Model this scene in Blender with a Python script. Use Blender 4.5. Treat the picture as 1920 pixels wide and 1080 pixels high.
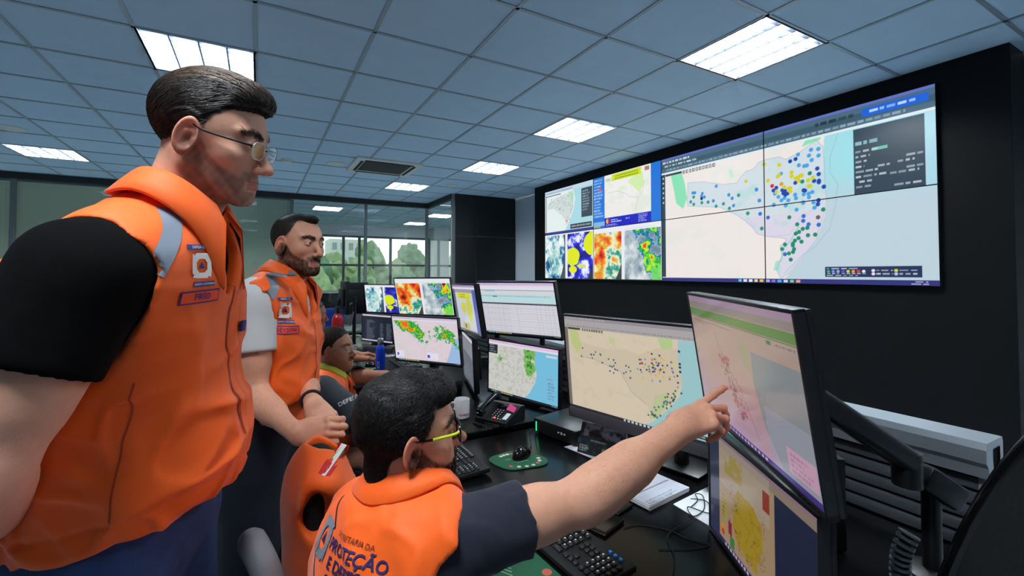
import bpy, bmesh, math, random
import numpy as np
from mathutils import Vector, Matrix
from mathutils.bvhtree import BVHTree

SC = bpy.context.scene
COL = SC.collection
for o in list(bpy.data.objects):
    bpy.data.objects.remove(o)
rng = np.random.default_rng(11)
random.seed(4)

# ------------------------------------------------------------------ camera, light, exposure
CAM_Z = 1.50
YAW, PITCH, FPX, PPX, PPY = math.radians(29.2), math.radians(1.5), 850.0, 960.0, 490.0
cd = bpy.data.cameras.new('camera')
cam = bpy.data.objects.new('camera', cd)
COL.objects.link(cam)
cam.location = (0, 0, CAM_Z)
cam.rotation_euler = (math.pi / 2 + PITCH, 0, -YAW)
cd.sensor_fit = 'HORIZONTAL'
cd.sensor_width = 36.0
cd.lens = FPX / 1920 * 36
cd.shift_y = (PPY - 540) / 1920
cd.clip_start = 0.05
cd.clip_end = 400
SC.camera = cam
SC.view_settings.view_transform = 'Standard'
SC.view_settings.look = 'None'
SC.view_settings.gamma = 1
SC.view_settings.exposure = 0.0
SC.view_settings.use_curve_mapping = False
try:
    SC.cycles.use_denoising = True
    SC.cycles.max_bounces = 8
    SC.cycles.sample_clamp_indirect = 6
    SC.cycles.caustics_reflective = False
    SC.cycles.caustics_refractive = False
except Exception:
    pass

world = bpy.data.worlds.new('sky')
SC.world = world
world.use_nodes = True
wn = world.node_tree
bg = wn.nodes['Background']
sky = wn.nodes.new('ShaderNodeTexSky')
sky.sky_type = 'HOSEK_WILKIE'
sky.turbidity = 8
sky.sun_direction = (0.3, 0.5, 0.75)
mixw = wn.nodes.new('ShaderNodeMixRGB')
mixw.inputs[0].default_value = 0.82
mixw.inputs[2].default_value = (0.95, 0.98, 1.0, 1)
wn.links.new(sky.outputs[0], mixw.inputs[1])
wn.links.new(mixw.outputs[0], bg.inputs[0])
bg.inputs[1].default_value = 2.2

LAMP_W = 104.0          # watts per ceiling lamp
LAMP_COL = (0.88, 0.96, 1.0)
TUBE_E = 14.0

# ------------------------------------------------------------------ helpers
_f = np.array([math.sin(YAW) * math.cos(PITCH), math.cos(YAW) * math.cos(PITCH), math.sin(PITCH)])
_r = np.array([math.cos(YAW), -math.sin(YAW), 0.0])
_u = np.cross(_r, _f)
EYE = np.array([0, 0, CAM_Z])


def at(px, py, depth):
    """a point of the room that the photograph shows at this pixel, at a distance along the view axis"""
    return EYE + depth * (_f + _r * ((px - PPX) / FPX) - _u * ((py - PPY) / FPX))


def V(*a):
    return np.array(a, float)


def nrm(a):
    a = np.asarray(a, float)
    return a / (np.linalg.norm(a) + 1e-12)


def srgb(c):
    c = np.asarray(c, float)
    return np.where(c <= 0.04045, c / 12.92, ((c + 0.055) / 1.055) ** 2.4)


def C8(r, g, b):
    return tuple(srgb(np.array([r, g, b]) / 255.0))


MATS = {}


def mat(name, col, rough=0.5, metal=0.0, spec=0.5, bump=0.0, bscale=200.0, var=0.0, vscale=8.0, coat=0.0, sss=0.0,
        emit=None, estr=0.0, alpha=1.0, trans=0.0, attr=None, sheen=0.0, ior=1.45):
    if name in MATS:
        return MATS[name]
    m = bpy.data.materials.new(name)
    m.use_nodes = True
    nt = m.node_tree
    b = nt.nodes['Principled BSDF']
    b.inputs['Roughness'].default_value = rough
    b.inputs['Metallic'].default_value = metal
    b.inputs['Specular IOR Level'].default_value = spec
    b.inputs['IOR'].default_value = ior
    b.inputs['Coat Weight'].default_value = coat
    b.inputs['Sheen Weight'].default_value = sheen
    b.inputs['Transmission Weight'].default_value = trans
    if sss:
        b.inputs['Subsurface Weight'].default_value = sss
        b.inputs['Subsurface Radius'].default_value = (0.010, 0.004, 0.002)
        b.inputs['Subsurface Scale'].default_value = 0.6
    b.inputs['Base Color'].default_value = (*col, 1)
    src = None
    tc = None
    if attr:
        a = nt.nodes.new('ShaderNodeAttribute')
        a.attribute_name = attr
        src = a.outputs['Color']
    if var or bump:
        tc = nt.nodes.new('ShaderNodeTexCoord')
    if var:
        n = nt.nodes.new('ShaderNodeTexNoise')
        n.inputs['Scale'].default_value = vscale
        n.inputs['Detail'].default_value = 6
        nt.links.new(tc.outputs['Object'], n.inputs['Vector'])
        mp = nt.nodes.new('ShaderNodeMapRange')
        mp.inputs[1].default_value = 0.25
        mp.inputs[2].default_value = 0.75
        mp.inputs[3].default_value = 1 - var
        mp.inputs[4].default_value = 1 + var
        nt.links.new(n.outputs[0], mp.inputs[0])
        mul = nt.nodes.new('ShaderNodeMixRGB')
        mul.blend_type = 'MULTIPLY'
        mul.inputs[0].default_value = 1
        if src:
            nt.links.new(src, mul.inputs[1])
        else:
            mul.inputs[1].default_value = (*col, 1)
        nt.links.new(mp.outputs[0], mul.inputs[2])
        src = mul.outputs[0]
    if src:
        nt.links.new(src, b.inputs['Base Color'])
    if bump:
        n2 = nt.nodes.new('ShaderNodeTexNoise')
        n2.inputs['Scale'].default_value = bscale
        n2.inputs['Detail'].default_value = 4
        nt.links.new(tc.outputs['Object'], n2.inputs['Vector'])
        bp = nt.nodes.new('ShaderNodeBump')
        bp.inputs['Strength'].default_value = bump
        bp.inputs['Distance'].default_value = 0.002
        nt.links.new(n2.outputs[0], bp.inputs['Height'])
        nt.links.new(bp.outputs[0], b.inputs['Normal'])
    if emit is not None:
        b.inputs['Emission Color'].default_value = (*emit, 1)
        b.inputs['Emission Strength'].default_value = estr
    if alpha < 1:
        b.inputs['Alpha'].default_value = alpha
    MATS[name] = m
    return m


def link(o, parent=None):
    COL.objects.link(o)
    if parent is not None:
        o.parent = parent
    return o


def tag(o, label=None, cat=None, group=None, kind=None):
    if label:
        o['label'] = label
    if cat:
        o['category'] = cat
    if group:
        o['group'] = group
    if kind:
        o['kind'] = kind
    return o


def thing(name, label, cat, loc=(0, 0, 0), rz=0.0, group=None):
    o = bpy.data.objects.new(name, None)
    o.empty_display_size = 0.1
    link(o)
    o.location = tuple(float(x) for x in loc)
    o.rotation_euler = (0, 0, rz)
    return tag(o, label, cat, group)


def mesh(name, v, f, m=None, parent=None, smooth=False, col=None, inv=None):
    """one mesh object; v in world coordinates when inv (parent's inverse matrix) is given, else local"""
    me = bpy.data.meshes.new(name)
    v = np.asarray(v, np.float32)
    if isinstance(f, np.ndarray):
        n, k = f.shape
        me.vertices.add(len(v))
        me.vertices.foreach_set('co', v.ravel())
        me.loops.add(n * k)
        me.loops.foreach_set('vertex_index', f.astype(np.int32).ravel())
        me.polygons.add(n)
        me.polygons.foreach_set('loop_start', np.arange(0, n * k, k, dtype=np.int32))
        me.update(calc_edges=True)
        me.validate()
    else:
        me.from_pydata(v.tolist(), [], [list(q) for q in f])
    if col is not None:
        a = me.color_attributes.new('Col', 'FLOAT_COLOR', 'POINT')
        c4 = np.ones((len(v), 4), np.float32)
        c4[:, :3] = col
        a.data.foreach_set('color', c4.ravel())
    if smooth:
        me.polygons.foreach_set('use_smooth', np.ones(len(me.polygons), bool))
    if m:
        for q in (m if isinstance(m, (list, tuple)) else [m]):
            me.materials.append(q)
    o = bpy.data.objects.new(name, me)
    return link(o, parent)


class MB:
    """collects shapes for ONE mesh object"""

    def __init__(self):
        self.v, self.f, self.mi, self.n = [], [], [], 0

    def add(self, v, f, mi=0):
        v = np.asarray(v, float)
        self.v.append(v)
        self.f += [[i + self.n for i in q] for q in f]
        self.mi += [mi] * len(f)
        self.n += len(v)
        return self

    def box(self, c, s, bev=0.0, rot=None, mi=0, seg=2):
        bm = bmesh.new()
        bmesh.ops.create_cube(bm, size=1)
        bmesh.ops.scale(bm, vec=s, verts=bm.verts)
        if bev:
            bmesh.ops.bevel(bm, geom=list(bm.edges), offset=min(bev, min(s) * 0.49), segments=seg, profile=0.5, affect='EDGES')
        v = np.array([p.co[:] for p in bm.verts])
        f = [[p.index for p in q.verts] for q in bm.faces]
        bm.free()
        if rot is not None:
            v = v @ np.asarray(rot).T
        return self.add(v + np.asarray(c, float), f, mi)

    def tube(self, path, r, n=10, caps=True, mi=0, closed=False):
        path = np.asarray(path, float)
        m = len(path)
        r = np.broadcast_to(np.asarray(r, float), (m,))
        if closed:
            t = np.roll(path, -1, 0) - np.roll(path, 1, 0)
        else:
            t = np.gradient(path, axis=0)
        t /= np.linalg.norm(t, axis=1)[:, None] + 1e-12
        ref = V(0, 0, 1) if abs(t[0][2]) < 0.9 else V(1, 0, 0)
        x = nrm(np.cross(t[0], ref))
        v = []
        for i in range(m):
            x = nrm(x - t[i] * (x @ t[i]))
            y = np.cross(t[i], x)
            for k in range(n):
                a = 2 * math.pi * k / n
                v.append(path[i] + r[i] * (math.cos(a) * x + math.sin(a) * y))
        f = []
        for i in range(m if closed else m - 1):
            j = (i + 1) % m
            for k in range(n):
                f.append([i * n + k, i * n + (k + 1) % n, j * n + (k + 1) % n, j * n + k])
        if caps and not closed:
            f.append(list(range(n))[::-1])
            f.append([(m - 1) * n + k for k in range(n)])
        return self.add(v, f, mi)

    def lathe(self, prof, c=(0, 0, 0), n=32, mi=0, axis=None, sx=1.0, sy=1.0):
        v = []
        for (r, z) in prof:
            for k in range(n):
                a = 2 * math.pi * k / n
                v.append((r * math.cos(a) * sx, r * math.sin(a) * sy, z))
        f = []
        for i in range(len(prof) - 1):
            for k in range(n):
                f.append([i * n + k, i * n + (k + 1) % n, (i + 1) * n + (k + 1) % n, (i + 1) * n + k])
        f.append(list(range(n))[::-1])
        f.append([(len(prof) - 1) * n + k for k in range(n)])
        v = np.array(v)
        if axis is not None:
            v = v @ np.asarray(axis).T
        return self.add(v + np.asarray(c, float), f, mi)

    def prism(self, poly, z0, z1, mi=0, rot=None, c=(0, 0, 0)):
        n = len(poly)
        v = np.array([(x, y, z0) for x, y in poly] + [(x, y, z1) for x, y in poly])
        f = [list(range(n))[::-1], [n + i for i in range(n)]] + [[i, (i + 1) % n, n + (i + 1) % n, n + i] for i in range(n)]
        if rot is not None:
            v = v @ np.asarray(rot).T
        return self.add(v + np.asarray(c, float), f, mi)

    def quad(self, a, b, c, d, mi=0):
        return self.add([a, b, c, d], [[0, 1, 2, 3]], mi)

    def build(self, name, m, parent=None, smooth=True, ang=40):
        o = mesh(name, np.concatenate(self.v), self.f, m, parent)
        me = o.data
        me.polygons.foreach_set('material_index', np.array(self.mi, np.int32))
        if smooth:
            me.polygons.foreach_set('use_smooth', np.ones(len(me.polygons), bool))
            try:
                me.set_sharp_from_angle(angle=math.radians(ang))
            except Exception:
                pass
        return o


def rotz(a):
    c, s = math.cos(a), math.sin(a)
    return np.array([[c, -s, 0], [s, c, 0], [0, 0, 1.0]])


def rotx(a):
    c, s = math.cos(a), math.sin(a)
    return np.array([[1.0, 0, 0], [0, c, -s], [0, s, c]])


def roty(a):
    c, s = math.cos(a), math.sin(a)
    return np.array([[c, 0, s], [0, 1.0, 0], [-s, 0, c]])


def frame(fwd, up=(0, 0, 1)):
    """columns: right, forward, up"""
    fw = nrm(fwd)
    rt = nrm(np.cross(fw, up))
    return np.stack([rt, fw, np.cross(rt, fw)], 1)


def copy_tree(o, parent=None):
    c = o.copy()
    COL.objects.link(c)
    if parent is not None:
        c.parent = parent
    for ch in list(o.children):
        copy_tree(ch, c)
    return c


def spline(pts, n=40, closed=False):
    p = np.asarray(pts, float)
    m = len(p)
    out = []
    segs = m if closed else m - 1
    for i in range(segs):
        if closed:
            p0, p1, p2, p3 = p[(i - 1) % m], p[i], p[(i + 1) % m], p[(i + 2) % m]
        else:
            p0, p1, p2, p3 = p[max(i - 1, 0)], p[i], p[i + 1], p[min(i + 2, m - 1)]
        k = max(2, n // segs)
        for t in np.linspace(0, 1, k, endpoint=False):
            out.append(0.5 * ((2 * p1) + (-p0 + p2) * t + (2 * p0 - 5 * p1 + 4 * p2 - p3) * t ** 2 + (-p0 + 3 * p1 - 3 * p2 + p3) * t ** 3))
    if not closed:
        out.append(p[-1])
    return np.array(out)


def text_mesh(s, size, ext=0.0, align='CENTER', bold=True):
    """lettering as 2D vertices + faces"""
    cu = bpy.data.curves.new('t', 'FONT')
    cu.body = s
    cu.size = size
    cu.align_x = align
    cu.align_y = 'CENTER'
    if bold:
        cu.offset = size * 0.018
    cu.resolution_u = 3
    ob = bpy.data.objects.new('t', cu)
    COL.objects.link(ob)
    bpy.context.view_layer.update()
    dg = bpy.context.evaluated_depsgraph_get()
    me = bpy.data.meshes.new_from_object(ob.evaluated_get(dg))
    v = np.array([p.co[:] for p in me.vertices]) if len(me.vertices) else np.zeros((0, 3))
    f = [list(p.vertices) for p in me.polygons]
    bpy.data.objects.remove(ob)
    bpy.data.curves.remove(cu)
    bpy.data.meshes.remove(me)
    return v, f
# ------------------------------------------------------------------ setting
CE = 2.94
M_tile = mat('ceiling_tile', C8(190, 218, 238), 0.85, bump=0.25, bscale=120, var=0.03)
M_bar = mat('ceiling_bar', C8(158, 174, 184), 0.35, metal=0.3)
M_black = mat('black_cladding', C8(5, 6, 8), 0.55, spec=0.25, var=0.12, vscale=2.0)
M_white = mat('white_wall', C8(198, 205, 212), 0.7, bump=0.1)
M_grey = mat('grey_wall', C8(205, 208, 212), 0.7, bump=0.1)
M_floor = mat('carpet', C8(158, 170, 180), 0.95, bump=0.8, bscale=500, var=0.2, vscale=60)
M_alu = mat('aluminium', C8(128, 134, 134), 0.5, metal=0.6)
M_header = mat('dark_header', C8(38, 44, 46), 0.5)
M_dpanel = mat('dark_laminate', C8(24, 26, 28), 0.38, var=0.06)


def pane_glass(name, tint, refl):
    m = bpy.data.materials.new(name)
    m.use_nodes = True
    nt = m.node_tree
    out = nt.nodes['Material Output']
    nt.nodes.remove(nt.nodes['Principled BSDF'])
    tr = nt.nodes.new('ShaderNodeBsdfTransparent')
    tr.inputs[0].default_value = (*tint, 1)
    gl = nt.nodes.new('ShaderNodeBsdfGlossy')
    gl.inputs['Roughness'].default_value = 0.02
    lw = nt.nodes.new('ShaderNodeFresnel')
    lw.inputs['IOR'].default_value = 1.5
    ad = nt.nodes.new('ShaderNodeMath')
    ad.operation = 'MULTIPLY_ADD'
    ad.inputs[1].default_value = 1.0
    ad.inputs[2].default_value = refl
    ad.use_clamp = True
    mx = nt.nodes.new('ShaderNodeMixShader')
    geo = nt.nodes.new('ShaderNodeNewGeometry')
    inv = nt.nodes.new('ShaderNodeMath')
    inv.operation = 'SUBTRACT'
    inv.inputs[0].default_value = 1.0
    fr = nt.nodes.new('ShaderNodeMath')
    fr.operation = 'MULTIPLY'
    nt.links.new(geo.outputs['Backfacing'], inv.inputs[1])
    nt.links.new(lw.outputs[0], ad.inputs[0])
    nt.links.new(ad.outputs[0], fr.inputs[0])
    nt.links.new(inv.outputs[0], fr.inputs[1])
    nt.links.new(fr.outputs[0], mx.inputs[0])
    nt.links.new(tr.outputs[0], mx.inputs[1])
    nt.links.new(gl.outputs[0], mx.inputs[2])
    nt.links.new(mx.outputs[0], out.inputs['Surface'])
    return m


M_glass = pane_glass('glass', (0.90, 0.94, 0.91), 0.06)
M_lens = pane_glass('lens_glass', (0.97, 0.98, 0.98), 0.03)
M_blind = mat('blind_slat', C8(205, 210, 192), 0.28, metal=0.25)
M_lampw = mat('lamp_white', C8(235, 238, 240), 0.4)
M_louvre = mat('louvre_aluminium', C8(112, 122, 142), 0.3, metal=0.3)
M_tube = mat('tube_light', (1, 1, 1), 0.5, emit=(0.95, 0.98, 1.0), estr=TUBE_E)
M_acw = mat('plastic_white', C8(216, 220, 214), 0.5)
M_dark = mat('dark_void', C8(26, 28, 29), 0.7)

X0, DX, Y0, DY = -0.035, 0.622, 1.475, 0.625


def gx(k):
    return X0 + DX * k


def gy(j):
    return Y0 + DY * j


XL, XR, YB, YP = -5.01, 4.06, -2.9, 9.04
lamp_cells = [(4, 0), (4, 3), (4, 6), (3, 9), (-1, 3), (-4, 9), (-1, -2), (4, -3), (-1, 9)]
AC_X, AC_Y, AC_S = 1.46, 6.16, 0.84

mb = MB()
for k in range(-8, 7):
    for j in range(-7, 13):
        if (k, j) in lamp_cells:
            continue
        a, b = gx(k), min(gx(k + 1), XR + 0.3)
        c, d = gy(j), min(gy(j + 1), YP)
        if a >= b or c >= d:
            continue
        mb.quad((a, c, CE), (a, d, CE), (b, d, CE), (b, c, CE))
tag(mb.build('ceiling', M_tile, smooth=False), kind='structure')
mb = MB()
for k in range(-8, 8):
    if gx(k) < XR + 0.3:
        mb.box((gx(k), (YB + YP) / 2, CE - 0.002), (0.022, YP - YB, 0.008))
for j in range(-7, 13):
    mb.box(((XL + XR) / 2, gy(j), CE - 0.0025), (XR - XL + 0.5, 0.022, 0.007))
tag(mb.build('trim_1', M_bar, smooth=False), kind='structure')

floor = MB().box((1.0, 5.5, -0.05), (13.5, 17.4, 0.1)).build('floor', M_floor, smooth=False)
tag(floor, kind='structure')
# video wall cladding (stands proud of the side wall), side wall, rear wall, left wall
tag(MB().box((XR + 0.14, 3.70, CE / 2), (0.28, 5.56, CE), bev=0.006).build('wall_right', M_black, smooth=False), kind='structure')
tag(MB().box((XR + 0.33, 2.4, CE / 2), (0.1, 10.6, CE)).build('wall_side', M_white, smooth=False), kind='structure')
tag(MB().box((-0.4, YB - 0.05, CE / 2), (9.6, 0.1, CE)).build('wall_rear', M_grey, smooth=False), kind='structure')
tag(MB().box((XL - 0.05, 3.1, CE / 2), (0.1, 12.0, CE)).build('wall_left', M_grey, smooth=False), kind='structure')
# dark laminate wall beside the glass, with thin metal joints
mb = MB()
zj = 1.5 + (512 - 438) / 850 * 7.9 * 0.985
for (xa, xb) in ((3.09, 3.49), (3.50, 4.33)):
    for (za, zb) in ((0.0, zj - 0.006), (zj + 0.006, CE)):
        mb.box(((xa + xb) / 2, 7.63, (za + zb) / 2), (xb - xa, 0.03, zb - za), bev=0.002)
tag(mb.build('wall_panel', M_dpanel, smooth=False), kind='structure')
mb = MB().box((3.71, 7.645, zj), (1.25, 0.03, 0.016)).box((3.495, 7.645, CE / 2), (0.014, 0.03, CE))
tag(mb.build('trim_2', M_alu, smooth=False), kind='structure')

# glass partition
posts = [-4.35, -3.05, -1.90, -0.73, 0.51, 1.80, 3.03]
mb = MB()
for x in posts:
    mb.box((x, YP, 1.42), (0.055, 0.06, 2.84), bev=0.004)
mb.box((3.06, 7.66, CE / 2), (0.07, 0.06, CE), bev=0.004)
tag(mb.build('trim_3', M_alu, smooth=False), kind='structure')
mb = MB().box((-0.95, YP, 2.89), (8.1, 0.10, 0.10)).box((3.06, 8.35, 2.89), (0.08, 1.4, 0.10))
mb.box((-0.95, YP, 0.05), (8.1, 0.08, 0.10)).box((3.06, 8.35, 0.05), (0.06, 1.4, 0.10))
tag(mb.build('trim_4', M_header, smooth=False), kind='structure')
for i in range(len(posts) - 1):
    a, b = posts[i] + 0.0275, posts[i + 1] - 0.0275
    g = MB().box(((a + b) / 2, YP, 1.47), (b - a, 0.008, 2.74)).build('window_%d' % (i + 1), M_glass, smooth=False)
    tag(g, kind='structure')
tag(MB().box((3.06, 8.35, 1.47), (0.008, 1.32, 2.74)).build('window_7', M_glass, smooth=False), kind='structure')

blind_lab = ['grey-green venetian blind behind the glass at the far left edge', 'closed grey-green blind behind the glass left of the first man',
             'grey-green venetian blind hidden mostly behind the first man', 'closed grey-green blind behind the glass left of the bearded man']
for i in range(4):
    a, b = posts[i] + 0.004, posts[i + 1] - 0.004
    mb = MB()
    nsl = 76
    for s in range(nsl):
        z = 0.16 + s * (2.66 / nsl)
        mb.quad((a, YP + 0.052, z), (b, YP + 0.052, z), (b, YP + 0.040, z + 0.036), (a, YP + 0.040, z + 0.036))
    t = thing('window_blind', blind_lab[i], 'blind', ((a + b) / 2, YP + 0.05, 0))
    o = mb.build('slats', M_blind, t, smooth=False)
    o.matrix_parent_inverse = Matrix.Translation(t.location).inverted()
    o2 = MB().box(((a + b) / 2, YP + 0.05, 2.83), (b - a, 0.04, 0.035), bev=0.004).build('head_rail', M_alu, t)
    o2.matrix_parent_inverse = Matrix.Translation(t.location).inverted()
    o3 = MB().tube([(b - 0.10, YP + 0.03, 2.8), (b - 0.10, YP + 0.03, 1.9)], 0.004, 6).build('wand', M_lampw, t)
    o3.matrix_parent_inverse = Matrix.Translation(t.location).inverted()

# room behind the glass, with its window wall
mb = MB()
mb.quad((-1.6, YP + 0.06, CE), (-1.6, 14.2, CE), (7.6, 14.2, CE), (7.6, YP + 0.06, CE))
tag(mb.build('ceiling_far', M_tile, smooth=False), kind='structure')
mb = MB()
for k in range(-2, 12):
    mb.box((gx(k), 11.6, CE - 0.002), (0.022, 5.0, 0.008))
for j in range(13, 21):
    mb.box((3.0, gy(j), CE - 0.0025), (9.1, 0.022, 0.007))
tag(mb.build('trim_5', M_bar, smooth=False), kind='structure')
WZ0, WZ1, WY = 0.93, 2.62, 14.0
mb = MB()
mb.box((3.0, WY + 0.08, WZ0 / 2), (9.2, 0.16, WZ0))
tag(mb.build('wall_window_low', M_dpanel, smooth=False), kind='structure')
mb = MB().box((3.0, WY + 0.08, (WZ1 + CE) / 2), (9.2, 0.16, CE - WZ1)).box((-0.85, WY + 0.08, 1.8), (1.5, 0.16, 1.8)).box((5.05, WY - 0.15, CE / 2), (0.5, 0.5, CE))
tag(mb.build('wall_window_high', M_white, smooth=False), kind='structure')
tag(MB().box((-1.65, 11.6, CE / 2), (0.1, 5.0, CE)).box((7.65, 11.6, CE / 2), (0.1, 5.0, CE)).build('wall_far', M_grey, smooth=False), kind='structure')
tag(MB().box((3.0, WY - 0.02, WZ0 + 0.02), (9.0, 0.28, 0.05), bev=0.005).build('trim_6', M_white, smooth=False), kind='structure')
M_wframe = mat('window_frame', C8(70, 80, 90), 0.5)
mb = MB()
for x in (-0.1, 1.0, 2.17, 2.62, 3.55, 4.8, 5.6, 6.4, 7.2):
    mb.box((x, WY + 0.05, (WZ0 + WZ1) / 2), (0.07, 0.07, WZ1 - WZ0))
for z in (WZ0 + 0.03, 1.74, WZ1 - 0.03):
    mb.box((3.6, WY + 0.05, z), (7.5, 0.06, 0.06))
tag(mb.build('trim_7', M_wframe, smooth=False), kind='structure')
tag(MB().box((3.6, WY + 0.06, (WZ0 + WZ1) / 2), (7.5, 0.006, WZ1 - WZ0)).build('window_8', M_glass, smooth=False), kind='structure')

# outdoors: lawn, trees and a pale block
tag(MB().box((25, 75, -4.2), (190, 118, 0.2)).build('ground', mat('lawn', C8(104, 128, 92), 0.9, var=0.25, vscale=0.6), smooth=False), kind='structure')
M_leaf = [mat('leaf_%d' % i, C8(*c), 0.9, bump=1.0, bscale=3, var=0.35, vscale=1.4) for i, c in enumerate(((120, 150, 118), (98, 132, 104), (140, 164, 124)))]
M_trunk = mat('tree_trunk', C8(90, 78, 66), 0.9)


def blob(c, r, sq, seed, n=26, amp=0.25):
    g = np.random.default_rng(seed)
    K = g.normal(size=(10, 3)) * 2.6
    ph = g.uniform(0, 6.28, 10)
    v, f = [], []
    for i in range(n + 1):
        th = math.pi * i / n
        for k in range(2 * n):
            p = 2 * math.pi * k / (2 * n)
            d = np.array([math.sin(th) * math.cos(p), math.sin(th) * math.sin(p), math.cos(th)])
            s = 1 + amp * np.mean(np.sin(K @ d * 1.6 + ph)) * 2 + 0.03 * g.normal()
            v.append(np.asarray(c) + d * r * s * V(1, 1, sq))
    for i in range(n):
        for k in range(2 * n):
            f.append([i * 2 * n + k, i * 2 * n + (k + 1) % (2 * n), (i + 1) * 2 * n + (k + 1) % (2 * n), (i + 1) * 2 * n + k])
    return v, f


trees = []
for q in range(9):
    trees.append((-0.5 + 3.3 * q, 43 + 1.5 * (q % 2), 1.45, 2.9 + 0.8 * math.sin(q * 2.3)))
for q in range(7):
    trees.append((0.8 + 2.9 * q, 36 + 0.8 * (q % 2), 1.3, 1.8 + 0.4 * math.sin(q * 1.7)))
for q in range(6):
    trees.append((0.4 + 2.5 * q, 29, 1.1, 0.8 + 0.3 * math.sin(q * 2.9)))
tl = ['tall pale green tree', 'mid green bushy tree', 'yellowish green tree']
for i, (x, y, r, zc) in enumerate(trees):
    row = 'in the far row' if y > 40 else ('in the middle row' if y > 30 else 'in the near row')
    t = thing('tree', tl[i % 3] + ' ' + row + ' beyond the office windows', 'tree', (x, y, -4.1), group='trees beyond the windows, ' + tl[i % 3] + ' ' + row)
    mb = MB()
    for q in range(4):
        a = q * 1.7 + i
        vv, ff = blob((0.28 * r * math.cos(a), 0.28 * r * math.sin(a), zc + 4.1 - r * 0.5 * q), r * (0.66 + 0.04 * q), 1.25, i * 7 + q)
        mb.add(vv, ff)
    mb.build('crown', M_leaf[i % 3], t)
    MB().tube([(0, 0, 0), (0.05, 0, zc + 4.1 - r * 0.4)], (0.22, 0.14), 8).build('trunk', M_trunk, t)
t = thing('apartment_building', 'pale apartment block rising behind the trees', 'building', (10.9, 70, -4.1))
MB().box((0, 0, 5.2), (4.6, 5, 10.4)).build('wall', mat('pale_render', C8(215, 220, 224), 0.8), t, smooth=False)
M_bw = mat('far_window', C8(150, 160, 172), 0.3)
for r_ in range(4):
    for c_ in range(4):
        MB().box((-1.65 + 1.1 * c_, -2.5, 3.4 + 2.0 * r_), (0.6, 0.08, 1.0)).build('window', M_bw, t, smooth=False)

# ------------------------------------------------------------------ ceiling lamps
lamp_lab = {(4, 0): 'recessed square ceiling lamp nearest above the right end of the video wall', (4, 3): 'second recessed square ceiling lamp along the video wall',
            (4, 6): 'third recessed square ceiling lamp along the video wall', (3, 9): 'small far ceiling lamp close to the glass partition, right of the air conditioner',
            (-1, 3): 'recessed square ceiling lamp right above the head of the man with glasses', (-4, 9): 'recessed ceiling lamp cut by the left edge of the photo',
            (-1, -2): 'recessed ceiling lamp above the camera side of the room', (4, -3): 'recessed ceiling lamp behind the camera near the video wall', (-4, -2): 'recessed ceiling lamp in the rear left corner', (-1, 9): 'recessed ceiling lamp hidden behind the face of the man with glasses', (-4, 3): 'recessed ceiling lamp left of the photo'}


def ceiling_lamp(k, j):
    cx, cy = gx(k) + DX / 2, gy(j) + DY / 2
    t = thing('ceiling_lamp', lamp_lab[(k, j)], 'lamp', (cx, cy, CE), group='recessed ceiling lamps')
    S, H = 0.60, 0.085
    mb = MB()   # open housing
    h = S / 2
    mb.quad((-h, -h, H), (h, -h, H), (h, h, H), (-h, h, H))
    for (a, b) in (((-h, -h), (h, -h)), ((h, -h), (h, h)), ((h, h), (-h, h)), ((-h, h), (-h, -h))):
        mb.quad((*a, 0), (*b, 0), (*b, H), (*a, H))
    mb.build('housing', M_lampw, t, smooth=False)
    mb = MB()
    for (c, s) in (((0, -h - 0.004, -0.002), (S + 0.03, 0.016, 0.008)), ((0, h + 0.004, -0.002), (S + 0.03, 0.016, 0.008)), ((-h - 0.004, 0, -0.002), (0.016, S, 0.008)), ((h + 0.004, 0, -0.002), (0.016, S, 0.008))):
        mb.box(c, s, bev=0.002)
    mb.build('frame', M_lampw, t, smooth=False)
    for q in range(4):
        x = -0.225 + 0.15 * q
        MB().tube([(x, -0.28, 0.045), (x, 0.28, 0.045)], 0.013, 8).build('tube', M_tube, t)
    mb = MB()
    for q in range(5):
        x = -0.3 + 0.15 * q
        w0, w1 = 0.016, 0.004
        mb.quad((x - w0, -h, 0.03), (x - w0, h, 0.03), (x - w1, h, -0.004), (x - w1, -h, -0.004))
        mb.quad((x + w0, -h, 0.03), (x + w0, h, 0.03), (x + w1, h, -0.004), (x + w1, -h, -0.004))
        mb.quad((x - w1, -h, -0.004), (x - w1, h, -0.004), (x + w1, h, -0.004), (x + w1, -h, -0.004))
    for q in range(9):
        y = -0.27 + 0.0675 * q
        mb.quad((-h, y - 0.004, 0.03), (h, y - 0.004, 0.03), (h, y - 0.001, -0.002), (-h, y - 0.001, -0.002))
        mb.quad((-h, y + 0.004, 0.03), (h, y + 0.004, 0.03), (h, y + 0.001, -0.002), (-h, y + 0.001, -0.002))
    mb.build('louvre', M_louvre, t, smooth=False)
    ld = bpy.data.lights.new('lamp_light', 'AREA')
    ld.energy = LAMP_W
    ld.color = LAMP_COL
    ld.shape = 'SQUARE'
    ld.size = 0.57
    lo = bpy.data.objects.new('lamp_light', ld)
    link(lo, t)
    lo.location = (0, 0, 0.075)
    return t


for kj in lamp_cells:
    ceiling_lamp(*kj)
for x, y in ((1.3, 10.6), (3.9, 10.6), (3.9, 12.6)):
    t = thing('ceiling_lamp', 'surface lamp in the room behind the glass partition', 'lamp', (x, y, CE), group='lamps behind the glass')
    MB().box((0, 0, -0.015), (0.6, 0.6, 0.03), bev=0.004).build('frame', M_lampw, t)
    MB().box((0, 0, -0.032), (0.54, 0.54, 0.006)).build('diffuser', mat('diffuser', (1, 1, 1), emit=(0.95, 1, 0.98), estr=12.0), t, smooth=False)

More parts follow.
